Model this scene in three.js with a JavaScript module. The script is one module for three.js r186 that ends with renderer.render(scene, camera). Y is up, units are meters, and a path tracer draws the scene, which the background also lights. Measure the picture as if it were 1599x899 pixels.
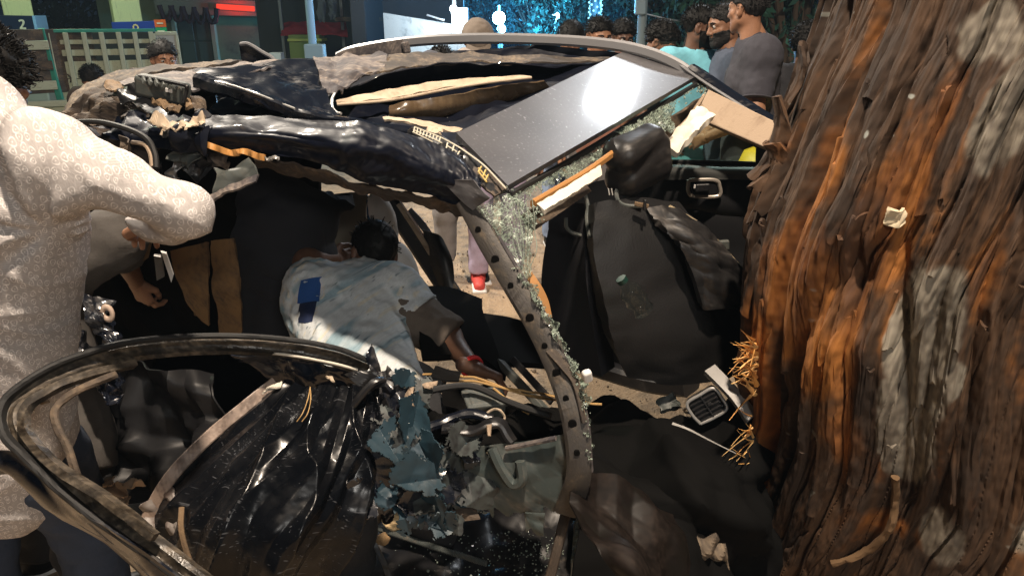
import * as THREE from 'three';
import { mergeGeometries } from 'three/addons/utils/BufferGeometryUtils.js';
import { RoundedBoxGeometry } from 'three/addons/geometries/RoundedBoxGeometry.js';
import { ImprovedNoise } from 'three/addons/math/ImprovedNoise.js';
import { RectAreaLightUniformsLib } from 'three/addons/lights/RectAreaLightUniformsLib.js';
import { FontLoader } from 'three/addons/loaders/FontLoader.js';
import { TextGeometry } from 'three/addons/geometries/TextGeometry.js';

// ---------------------------------------------------------------- camera, sky, lamps, exposure
const scene = new THREE.Scene();
const EYE = 1.65, PITCH = 20.3 * Math.PI / 180, FOC = 1164;         // eye height in metres; focal length in pixels of the 1599 x 899 photograph
const camera = new THREE.PerspectiveCamera(2 * Math.atan(449.5 / FOC) * 180 / Math.PI, 1599 / 899, 0.05, 600);
camera.position.set(0, EYE, 0); camera.rotation.set(-PITCH, 0, 0);
scene.add(camera);
const renderer = new THREE.WebGLRenderer({ antialias: true });
renderer.setSize(1024, 575);
renderer.shadowMap.enabled = true;
renderer.toneMapping = THREE.LinearToneMapping;
renderer.toneMappingExposure = 1.0;
RectAreaLightUniformsLib.init();
{ // night sky: a computed dome of air, a little paler and bluer towards the horizon
  const W = 128, H = 64, d = new Float32Array(W * H * 4);
  for (let j = 0; j < H; j++) for (let i = 0; i < W; i++) {
    const el = (j + 0.5) / H * 2 - 1, k = Math.pow(1 - Math.abs(el), 3), o = 4 * (j * W + i);
    d[o] = 0.0035 + 0.003 * k; d[o + 1] = 0.006 + 0.007 * k; d[o + 2] = 0.011 + 0.011 * k; d[o + 3] = 1;
  }
  const t = new THREE.DataTexture(d, W, H, THREE.RGBAFormat, THREE.FloatType);
  t.mapping = THREE.EquirectangularReflectionMapping; t.magFilter = THREE.LinearFilter; t.needsUpdate = true;
  scene.background = t; scene.environment = t;
}
const LAMP_KEY = new THREE.Vector3(0.45, 5.4, -0.5);               // warm street lamp that hangs over the wreck
const LAMP_FLOOD = new THREE.Vector3(2.6, 6.25, -10.1);               // white floodlight beyond the crowd, mirrored in the roof panel
const LAMP_FILL = new THREE.Vector3(1.3, 3.0, 2.7);                 // added unseen fill lamp behind the camera
const LAMP_YARD_FILL = new THREE.Vector3(-3.0, 4.3, -5.0);                // added unseen lamp that brightens the ground behind the car
const LAMP_PUMP = new THREE.Vector3(-6.5, 4.4, -9.5);               // canopy panel of the filling station
const KEY_I = 132, FLOOD_I = 200, FILL_I = 72, YARD_I = 120, PUMP_I = 34;
const BLUE_LAMPS = [[779, 28, 16, 46], [783, 45, 16.3, 22], [868, 25, 19, 42], [708, 14, 11.6, 6], [1003, 2, 14, 26]];  // pixel, distance, strength

// ---------------------------------------------------------------- helpers
const V = (x, y, z) => new THREE.Vector3(x, y, z);
const rad = a => a * Math.PI / 180, clamp = (x, a = 0, b = 1) => Math.min(b, Math.max(a, x)), mix = (a, b, t) => a + (b - a) * t;
const sstep = (a, b, x) => { const t = clamp((x - a) / (b - a)); return t * t * (3 - 2 * t); };
function rng(seed) { let s = seed >>> 0; return () => { s = (s + 0x6D2B79F5) >>> 0; let t = s; t = Math.imul(t ^ (t >>> 15), t | 1); t ^= t + Math.imul(t ^ (t >>> 7), t | 61); return ((t ^ (t >>> 14)) >>> 0) / 4294967296; }; }
const IN = new ImprovedNoise();
const ns = (x, y = 0, z = 0) => IN.noise(x + 37.1, y + 11.7, z + 71.3);
const fbm = (x, y, z, o = 4) => { let s = 0, a = 0.5; for (let i = 0; i < o; i++) { s += a * ns(x, y, z); x *= 2.03; y *= 2.03; z *= 2.03; a *= 0.5; } return s; };
const CP = Math.cos(PITCH), SP = Math.sin(PITCH);
function P(px, py, z) {                                              // the point seen at a pixel, z metres ahead of the camera
  const a = (px - 799.5) / FOC, b = (449.5 - py) / FOC, dy = b * CP - SP, dz = -(CP + b * SP), k = z / -dz;
  return V(a * k, EYE + dy * k, -z);
}
function PH(px, py, h) { const b = (449.5 - py) / FOC, dy = b * CP - SP, dz = CP + b * SP; return P(px, py, (h - EYE) / dy * dz); }
const vv = a => a.isVector3 ? a : P(a[0], a[1], a[2]);

const used = {};
function numbered(n) { used[n] = (used[n] ?? -1) + 1; return used[n] ? n + '_' + String(used[n]).padStart(3, '0') : n; }
function tag(o, label, category, group, kind) {
  if (label) o.userData.label = label; if (category) o.userData.category = category;
  if (group) o.userData.group = group; if (kind) o.userData.kind = kind; return o;
}
function thing(name, label, category, group, pos) {
  const g = new THREE.Group(); g.name = numbered(name); if (pos) g.position.copy(pos); scene.add(g); return tag(g, label, category, group);
}
function part(parent, name, geo, mat, label) {
  if (Array.isArray(geo)) geo = merge(geo);
  const m = new THREE.Mesh(geo, mat); m.name = name; m.castShadow = m.receiveShadow = true;
  if (label) m.userData.label = label;
  parent.add(m); return m;
}
function single(name, label, category, geo, mat, group, kind) {
  const m = part(scene, numbered(name), geo, mat); return tag(m, label, category, group, kind);
}
function merge(list) {
  list = list.filter(Boolean).map(g => g.index ? g.toNonIndexed() : g);
  const all = n => list.every(g => g.attributes[n]);
  for (const g of list) for (const k of Object.keys(g.attributes)) if (!['position', 'normal', 'uv', 'color'].includes(k) || !all(k)) g.deleteAttribute(k);
  return list.length === 1 ? list[0] : mergeGeometries(list);
}
function localise(root) {                                            // put a thing's origin at its own base without moving its parts
  const b = new THREE.Box3().setFromObject(root), c = b.getCenter(V()); c.y = b.min.y; c.x = +c.x.toFixed(3);
  for (const ch of root.children) ch.position.sub(c);
  root.position.copy(c);
}

function creased(g, ang) {                                           // normals averaged only over faces that meet at less than «ang»
  const p = g.attributes.position, uv = g.attributes.uv, ix = g.index.array, nf = ix.length / 3, fn = new Float32Array(nf * 3), vf = Array.from({ length: p.count }, () => []), cs = Math.cos(ang);
  const a = V(), b = V(), c = V();
  for (let f = 0; f < nf; f++) { a.fromBufferAttribute(p, ix[3 * f]); b.fromBufferAttribute(p, ix[3 * f + 1]); c.fromBufferAttribute(p, ix[3 * f + 2]); b.sub(a); c.sub(a); b.cross(c); const l = b.length() || 1; fn[3 * f] = b.x / l; fn[3 * f + 1] = b.y / l; fn[3 * f + 2] = b.z / l; for (let k = 0; k < 3; k++) vf[ix[3 * f + k]].push(f); }
  const P1 = new Float32Array(nf * 9), N1 = new Float32Array(nf * 9), U1 = new Float32Array(nf * 6);
  for (let f = 0; f < nf; f++) for (let k = 0; k < 3; k++) { const v = ix[3 * f + k], o = 9 * f + 3 * k; let x = 0, y = 0, z = 0; const fx = fn[3 * f], fy = fn[3 * f + 1], fz = fn[3 * f + 2];
    for (const h of vf[v]) if (fn[3 * h] * fx + fn[3 * h + 1] * fy + fn[3 * h + 2] * fz > cs) { x += fn[3 * h]; y += fn[3 * h + 1]; z += fn[3 * h + 2]; }
    const l = Math.hypot(x, y, z) || 1; N1[o] = x / l; N1[o + 1] = y / l; N1[o + 2] = z / l; P1[o] = p.getX(v); P1[o + 1] = p.getY(v); P1[o + 2] = p.getZ(v); U1[6 * f + 2 * k] = uv.getX(v); U1[6 * f + 2 * k + 1] = uv.getY(v); }
  const q = new THREE.BufferGeometry(); q.setAttribute('position', new THREE.BufferAttribute(P1, 3)); q.setAttribute('normal', new THREE.BufferAttribute(N1, 3)); q.setAttribute('uv', new THREE.BufferAttribute(U1, 2)); return q;
}
// grid of control points -> smooth sheet with thickness
function cr(p0, p1, p2, p3, t) { const t2 = t * t, t3 = t2 * t; return 0.5 * (2 * p1 + (p2 - p0) * t + (2 * p0 - 5 * p1 + 4 * p2 - p3) * t2 + (3 * p1 - p0 - 3 * p2 + p3) * t3); }
function sampleLine(pts, t, lin) {
  const n = pts.length; if (n === 1) return pts[0].clone();
  const f = clamp(t) * (n - 1), i = Math.min(n - 2, Math.floor(f)), k = f - i;
  if (lin) return pts[i].clone().lerp(pts[i + 1], k);
  const a = i > 0 ? pts[i - 1] : pts[0].clone().multiplyScalar(2).sub(pts[1]), b = pts[i], c = pts[i + 1], d = i + 2 < n ? pts[i + 2] : pts[n - 1].clone().multiplyScalar(2).sub(pts[n - 2]);
  return V(cr(a.x, b.x, c.x, d.x, k), cr(a.y, b.y, c.y, d.y, k), cr(a.z, b.z, c.z, d.z, k));
}
function foldFn(amp, freq, seed, n = 5) {                            // crumpled metal: sharp ridges in many directions
  const r = rng(seed), k = [];
  for (let i = 0; i < n; i++) { const a = V(r() - 0.5, r() - 0.5, r() - 0.5).normalize(), f = freq * (0.6 + 1.6 * i / n + 0.5 * r()); k.push([a, f, r() * 9, amp / (1 + 0.55 * i)]); }
  return p => { let s = 0; for (const [a, f, ph, am] of k) { const q = (a.x * p.x + a.y * p.y + a.z * p.z) * f + ph + 0.45 * ns(p.x * f * 0.45 + ph, p.y * f * 0.45, p.z * f * 0.45); const fr = q - Math.floor(q); s += am * (Math.abs(fr * 2 - 1) * 2 - 1); } return s; };
}
function sheet(rows, o = {}) {
  rows = rows.map(r => r.map(vv));
  const nu = o.nu ?? 40, nv = o.nv ?? 30, th = o.th ?? 0.004, N = (nu + 1) * (nv + 1);
  const pos = [], q = [];
  for (let j = 0; j <= nv; j++) {
    const col = []; const w = Math.max(...rows.map(r => r.length));
    for (const r of rows) col.push(r);
    for (let i = 0; i <= nu; i++) pos.push(sampleLine(col.map(r => sampleLine(r, i / nu, o.lin)), j / nv, o.lin));
  }
  const id = (i, j) => j * (nu + 1) + i;
  const normals = () => { const out = [];
    for (let j = 0; j <= nv; j++) for (let i = 0; i <= nu; i++) {
      const a = pos[id(Math.min(nu, i + 1), j)].clone().sub(pos[id(Math.max(0, i - 1), j)]), b = pos[id(i, Math.min(nv, j + 1))].clone().sub(pos[id(i, Math.max(0, j - 1))]);
      const n = a.cross(b); out.push(n.lengthSq() > 1e-16 ? n.normalize() : V(0, 1, 0)); } return out; };
  let nr = normals();
  const uv = []; { let U = 0, Vv = 0; const us = [0], vs = [0]; const jm = nv >> 1, im = nu >> 1;
    for (let i = 1; i <= nu; i++) us.push(U += pos[id(i, jm)].distanceTo(pos[id(i - 1, jm)]));
    for (let j = 1; j <= nv; j++) vs.push(Vv += pos[id(im, j)].distanceTo(pos[id(im, j - 1)]));
    for (let j = 0; j <= nv; j++) for (let i = 0; i <= nu; i++) uv.push([us[i], vs[j]]); }
  if (o.fold || o.disp) {
    const f = o.fold ? (typeof o.fold === 'function' ? o.fold : foldFn(...o.fold)) : null;
    const off = pos.map((p, k) => { const i = k % (nu + 1), j = (k / (nu + 1)) | 0; return (f ? f(p) * (o.foldMask ? o.foldMask(i / nu, j / nv) : 1) : 0) + (o.disp ? o.disp(i / nu, j / nv, p) : 0); });
    pos.forEach((p, k) => p.addScaledVector(nr[k], off[k])); nr = normals();
  }
  const keep = [];
  for (let j = 0; j < nv; j++) for (let i = 0; i < nu; i++) keep.push(o.torn ? !o.torn((i + 0.5) / nu, (j + 0.5) / nv, pos[id(i, j)]) : true);
  const kept = (i, j) => i >= 0 && j >= 0 && i < nu && j < nv && keep[j * nu + i];
  const P0 = [], UV = [], IX = [];
  for (let k = 0; k < N; k++) { const p = pos[k].clone().addScaledVector(nr[k], th / 2); P0.push(p.x, p.y, p.z); UV.push(...uv[k]); }
  for (let k = 0; k < N; k++) { const p = pos[k].clone().addScaledVector(nr[k], -th / 2); P0.push(p.x, p.y, p.z); UV.push(...uv[k]); }
  const side = (a, b) => IX.push(a, a + N, b, b, a + N, b + N);
  for (let j = 0; j < nv; j++) for (let i = 0; i < nu; i++) {
    if (!kept(i, j)) continue;
    const a = id(i, j), b = id(i + 1, j), c = id(i + 1, j + 1), d = id(i, j + 1);
    IX.push(a, b, c, a, c, d, a + N, c + N, b + N, a + N, d + N, c + N);
    if (!kept(i, j - 1)) side(a, b); if (!kept(i + 1, j)) side(b, c); if (!kept(i, j + 1)) side(c, d); if (!kept(i - 1, j)) side(d, a);
  }
  const g = new THREE.BufferGeometry();
  g.setAttribute('position', new THREE.Float32BufferAttribute(P0, 3)); g.setAttribute('uv', new THREE.Float32BufferAttribute(UV, 2)); g.setIndex(IX);
  return creased(g, o.crease ?? 0.75);
}
const circle = (r, n = 8) => Array.from({ length: n }, (_, i) => [r * Math.cos(i / n * 2 * Math.PI), r * Math.sin(i / n * 2 * Math.PI)]);
const rect = (w, h, b = 0.15) => { const x = w / 2, y = h / 2, c = Math.min(w, h) * b; return [[x - c, -y], [x, -y + c], [x, y - c], [x - c, y], [-x + c, y], [-x, y - c], [-x, -y + c], [-x + c, -y]]; };
function sweep(pts, prof, o = {}) {                                  // profile swept along a smooth line; x of the profile lies along «side», y along the normal
  pts = pts.map(vv); const n = o.n ?? Math.max(8, pts.length * 8), m = prof.length, L = [];
  for (let i = 0; i <= n; i++) L.push(sampleLine(pts, i / n, o.lin));
  let up = (o.up ?? V(0, 1, 0)).clone(); const pos = [], uv = [], ix = []; let s = 0, per = [0];
  for (let k = 1; k <= m; k++) per.push(per[k - 1] + Math.hypot(prof[k % m][0] - prof[k - 1][0], prof[k % m][1] - prof[k - 1][1]));
  for (let i = 0; i <= n; i++) {
    const t = L[Math.min(n, i + 1)].clone().sub(L[Math.max(0, i - 1)]).normalize();
    if (i) s += L[i].distanceTo(L[i - 1]);
    const sd = t.clone().cross(up).normalize(); const nn = sd.clone().cross(t).normalize(); if (!o.fixed) up.copy(nn);
    const sc = o.scale ? o.scale(i / n) : 1, tw = o.twist ? o.twist(i / n) : 0, c = Math.cos(tw), si = Math.sin(tw);
    for (let k = 0; k <= m; k++) { const [a, b] = prof[k % m]; const x = (a * c - b * si) * sc, y = (a * si + b * c) * sc; const p = L[i].clone().addScaledVector(sd, x).addScaledVector(nn, y); if (o.jit) { const q = o.jit(p, i / n); p.addScaledVector(nn, q); } pos.push(p.x, p.y, p.z); uv.push(per[k], s); }
  }
  for (let i = 0; i < n; i++) for (let k = 0; k < m; k++) { const a = i * (m + 1) + k, b = a + 1, c = a + m + 1, d = c + 1; ix.push(a, b, c, b, d, c); }
  const capAt = (i, flip) => { const base = pos.length / 3; const c = V(); for (let k = 0; k < m; k++) c.add(V(...pos.slice(3 * (i * (m + 1) + k), 3 * (i * (m + 1) + k) + 3))); c.divideScalar(m); pos.push(c.x, c.y, c.z); uv.push(0, 0); for (let k = 0; k < m; k++) { const a = i * (m + 1) + k; flip ? ix.push(base, a, a + 1) : ix.push(base, a + 1, a); } };
  if (!o.open) { capAt(0, false); capAt(n, true); }
  const g = new THREE.BufferGeometry(); g.setAttribute('position', new THREE.Float32BufferAttribute(pos, 3)); g.setAttribute('uv', new THREE.Float32BufferAttribute(uv, 2)); g.setIndex(ix);
  return creased(g, o.crease ?? 0.7);
}
const wire = (pts, r, o = {}) => sweep(pts, circle(r, o.m ?? 7), { n: o.n, ...o });
function box(w, h, d, c, rot, r) {
  const g = r === 0 ? new THREE.BoxGeometry(w, h, d) : new RoundedBoxGeometry(w, h, d, 2, r ?? Math.min(w, h, d) * 0.18);
  const m = new THREE.Matrix4().compose(c ?? V(0, 0, 0), rot ? (rot.isQuaternion ? rot : new THREE.Quaternion().setFromEuler(new THREE.Euler(...rot))) : new THREE.Quaternion(), V(1, 1, 1));
  return g.applyMatrix4(m);
}
function bar(a, b, w, h, r) { a = vv(a); b = vv(b); const q = new THREE.Quaternion().setFromUnitVectors(V(0, 1, 0), b.clone().sub(a).normalize()); return box(w, a.distanceTo(b), h, a.clone().add(b).multiplyScalar(0.5), q, r); }
// flat plate from a pixel outline: the outline lies on the plane of three given points and is extruded
function plate(outline, o = {}) {
  const pts = outline.map(vv), c = V(); pts.forEach(p => c.add(p)); c.divideScalar(pts.length);
  const n = V(); for (let i = 0; i < pts.length; i++) { const a = pts[i].clone().sub(c), b = pts[(i + 1) % pts.length].clone().sub(c); n.add(a.cross(b)); } n.normalize();
  const ux = pts[1].clone().sub(pts[0]).projectOnPlane(n).normalize(), uy = n.clone().cross(ux);
  const sh = new THREE.Shape(pts.map(p => new THREE.Vector2(p.clone().sub(c).dot(ux), p.clone().sub(c).dot(uy))));
  const th = o.th ?? 0.012, bv = o.bevel ?? Math.min(0.004, th * 0.3);
  const g = new THREE.ExtrudeGeometry(sh, { depth: th, bevelEnabled: bv > 0, bevelSize: bv, bevelThickness: bv, bevelSegments: 2, curveSegments: 4 });
  g.translate(0, 0, -th / 2); g.applyMatrix4(new THREE.Matrix4().makeBasis(ux, uy, n).setPosition(c));
  return g;
}
function worldUV(g, s = 1, mode = 'xy') { const p = g.attributes.position, a = []; for (let i = 0; i < p.count; i++) { const x = p.getX(i), y = p.getY(i), z = p.getZ(i); mode === 'xz' ? a.push(x * s, z * s) : mode === 'zy' ? a.push((z + 0.4 * x) * s, y * s) : a.push((x + 0.6 * z) * s, y * s); } g.setAttribute('uv', new THREE.Float32BufferAttribute(a, 2)); return g; }

// surface of a distance field (surface nets)
function netMesh(f, lo, hi, cell, uvf) {
  const nx = Math.ceil((hi.x - lo.x) / cell) + 1, ny = Math.ceil((hi.y - lo.y) / cell) + 1, nz = Math.ceil((hi.z - lo.z) / cell) + 1;
  const D = new Float32Array(nx * ny * nz), at = (i, j, k) => (k * ny + j) * nx + i;
  // coarse pass: skip blocks far from the surface
  const S = 4, safe = cell * S * 1.9; D.fill(1);
  for (let k = 0; k < nz; k += S) for (let j = 0; j < ny; j += S) for (let i = 0; i < nx; i += S) {
    const c = f(lo.x + (i + S / 2) * cell, lo.y + (j + S / 2) * cell, lo.z + (k + S / 2) * cell);
    const far = Math.abs(c) > safe;
    for (let c3 = k; c3 < Math.min(k + S, nz); c3++) for (let b = j; b < Math.min(j + S, ny); b++) for (let a = i; a < Math.min(i + S, nx); a++)
      D[at(a, b, c3)] = far ? Math.sign(c) : f(lo.x + a * cell, lo.y + b * cell, lo.z + c3 * cell);
  }
  const idx = new Int32Array(nx * ny * nz).fill(-1), pos = [], ix = [];
  const E = [[0, 1], [0, 2], [0, 4], [1, 3], [1, 5], [2, 3], [2, 6], [3, 7], [4, 5], [4, 6], [5, 7], [6, 7]], v = new Float32Array(8);
  for (let k = 0; k < nz - 1; k++) for (let j = 0; j < ny - 1; j++) for (let i = 0; i < nx - 1; i++) {
    let m = 0; for (let c = 0; c < 8; c++) { v[c] = D[at(i + (c & 1), j + ((c >> 1) & 1), k + (c >> 2))]; if (v[c] < 0) m |= 1 << c; }
    if (m === 0 || m === 255) continue;
    let n = 0, x = 0, y = 0, z = 0;
    for (const [a, b] of E) { if (((m >> a) & 1) === ((m >> b) & 1)) continue; const t = v[a] / (v[a] - v[b]); n++;
      x += mix(a & 1, b & 1, t); y += mix((a >> 1) & 1, (b >> 1) & 1, t); z += mix(a >> 2, b >> 2, t); }
    idx[at(i, j, k)] = pos.length / 3; pos.push(lo.x + (i + x / n) * cell, lo.y + (j + y / n) * cell, lo.z + (k + z / n) * cell);
  }
  const quad = (a, b, c, d, flip) => { if (a < 0 || b < 0 || c < 0 || d < 0) return; flip ? ix.push(a, c, b, a, d, c) : ix.push(a, b, c, a, c, d); };
  for (let k = 1; k < nz - 1; k++) for (let j = 1; j < ny - 1; j++) for (let i = 1; i < nx - 1; i++) {
    const s = D[at(i, j, k)] < 0;
    if (s !== D[at(i + 1, j, k)] < 0) quad(idx[at(i, j - 1, k - 1)], idx[at(i, j, k - 1)], idx[at(i, j, k)], idx[at(i, j - 1, k)], !s);
    if (s !== D[at(i, j + 1, k)] < 0) quad(idx[at(i - 1, j, k - 1)], idx[at(i - 1, j, k)], idx[at(i, j, k)], idx[at(i, j, k - 1)], !s);
    if (s !== D[at(i, j, k + 1)] < 0) quad(idx[at(i - 1, j - 1, k)], idx[at(i, j - 1, k)], idx[at(i, j, k)], idx[at(i - 1, j, k)], !s);
  }
  const g = new THREE.BufferGeometry(); g.setAttribute('position', new THREE.Float32BufferAttribute(pos, 3));
  const uv = []; for (let i = 0; i < pos.length; i += 3) uvf ? uv.push(...uvf(pos[i], pos[i + 1], pos[i + 2])) : uv.push(pos[i] + 0.6 * pos[i + 2], pos[i + 1]);
  g.setAttribute('uv', new THREE.Float32BufferAttribute(uv, 2)); g.setIndex(ix); g.computeVertexNormals(); return g;
}
const smin = (a, b, k) => { const h = Math.max(k - Math.abs(a - b), 0) / k; return Math.min(a, b) - h * h * k * 0.25; };
function capD(x, y, z, a, b, ra, rb) {
  const bx = b.x - a.x, by = b.y - a.y, bz = b.z - a.z, px = x - a.x, py = y - a.y, pz = z - a.z;
  const h = clamp((px * bx + py * by + pz * bz) / Math.max(1e-9, bx * bx + by * by + bz * bz)), dx = px - bx * h, dy = py - by * h, dz = pz - bz * h;
  return Math.sqrt(dx * dx + dy * dy + dz * dz) - ra - (rb - ra) * h;
}
function ellD(x, y, z, cx, cy, cz, rx, ry, rz) { const a = (x - cx) / rx, b = (y - cy) / ry, c = (z - cz) / rz, k0 = Math.sqrt(a * a + b * b + c * c), k1 = Math.sqrt(a * a / (rx * rx) + b * b / (ry * ry) + c * c / (rz * rz)); return k1 < 1e-9 ? -Math.min(rx, ry, rz) : k0 * (k0 - 1) / k1; }

// ---------------------------------------------------------------- textures and materials
function tex(w, h, fn, o = {}) {                                     // fn(u, v) -> [r, g, b] in sRGB 0..1 (or one grey value)
  const d = new Uint8Array(w * h * 4);
  for (let j = 0; j < h; j++) for (let i = 0; i < w; i++) { const c = fn(i / w, j / h), k = 4 * (j * w + i); const q = typeof c === 'number' ? [c, c, c] : c; d[k] = 255 * clamp(q[0]); d[k + 1] = 255 * clamp(q[1]); d[k + 2] = 255 * clamp(q[2]); d[k + 3] = q.length > 3 ? 255 * clamp(q[3]) : 255; }
  const t = new THREE.DataTexture(d, w, h, THREE.RGBAFormat); t.wrapS = t.wrapT = o.clamp ? THREE.ClampToEdgeWrapping : THREE.RepeatWrapping; t.magFilter = THREE.LinearFilter; t.minFilter = THREE.LinearMipmapLinearFilter; t.generateMipmaps = true;
  if (!o.data) t.colorSpace = THREE.SRGBColorSpace; if (o.rep) t.repeat.set(...o.rep); t.needsUpdate = true; return t;
}
function pn(u, v, f, s = 0) { const a = u * 2 * Math.PI, b = v * 2 * Math.PI, r = f / 6.283; return 0.5 * (ns(Math.cos(a) * r + s, Math.sin(a) * r, Math.cos(b) * r + s * 2.3) + ns(Math.sin(b) * r + 5.2 + s, Math.cos(a) * r + 9, Math.sin(a) * r + Math.cos(b) * r * 1.3)); }   // seamless noise about -0.6..0.6
const L2S = c => c <= 0.0031308 ? 12.92 * c : 1.055 * Math.pow(c, 1 / 2.4) - 0.055;
const lin = (r, g, b) => [L2S(r), L2S(g), L2S(b)];
const mixc = (a, b, t) => [mix(a[0], b[0], t), mix(a[1], b[1], t), mix(a[2], b[2], t)];
const C = (r, g, b) => new THREE.Color().setRGB(r, g, b);
function std(c, rough, o = {}) { return new THREE.MeshStandardMaterial({ color: c.isColor ? c : C(...c), roughness: rough, side: THREE.DoubleSide, ...o }); }
function phys(c, rough, o = {}) { return new THREE.MeshPhysicalMaterial({ color: c.isColor ? c : C(...c), roughness: rough, side: THREE.DoubleSide, ...o }); }
const grainTex = tex(256, 256, (u, v) => 0.5 + 0.5 * pn(u, v, 60, 3) + 0.35 * pn(u, v, 130, 8), { data: true, rep: [4, 4] });
const blotch = (base, dust, amount, seed, f = 9) => tex(512, 512, (u, v) => {   // settled dirt with its own grain and outline
  const a = pn(u, v, f, seed) + 0.6 * pn(u, v, f * 2.7, seed + 4) + 0.4 * pn(u, v, f * 9, seed + 7), g = pn(u, v, 110, seed + 2);
  const k = clamp(sstep(-0.35, 0.45, a + (amount - 0.5) * 1.4) * (0.75 + 0.9 * g) + (g > 0.42 - 0.12 * amount ? 0.25 : 0));
  return mixc(lin(...base), lin(...dust), k); });
const roughBlotch = (lo, hi, amount, seed, f = 9) => tex(512, 512, (u, v) => { const a = pn(u, v, f, seed) + 0.6 * pn(u, v, f * 2.7, seed + 4) + 0.4 * pn(u, v, f * 9, seed + 7); return mix(lo, hi, sstep(-0.35, 0.45, a + (amount - 0.5) * 1.4)); }, { data: true });
const scratchTex = tex(512, 512, (u, v) => { const w = u + 0.04 * pn(u, v, 5, 2); return 0.5 + 0.35 * pn(w, v * 0.15 + 0.1 * pn(u, v, 3), 90, 6) + 0.25 * pn(u, v, 40, 1); }, { data: true });
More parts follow.
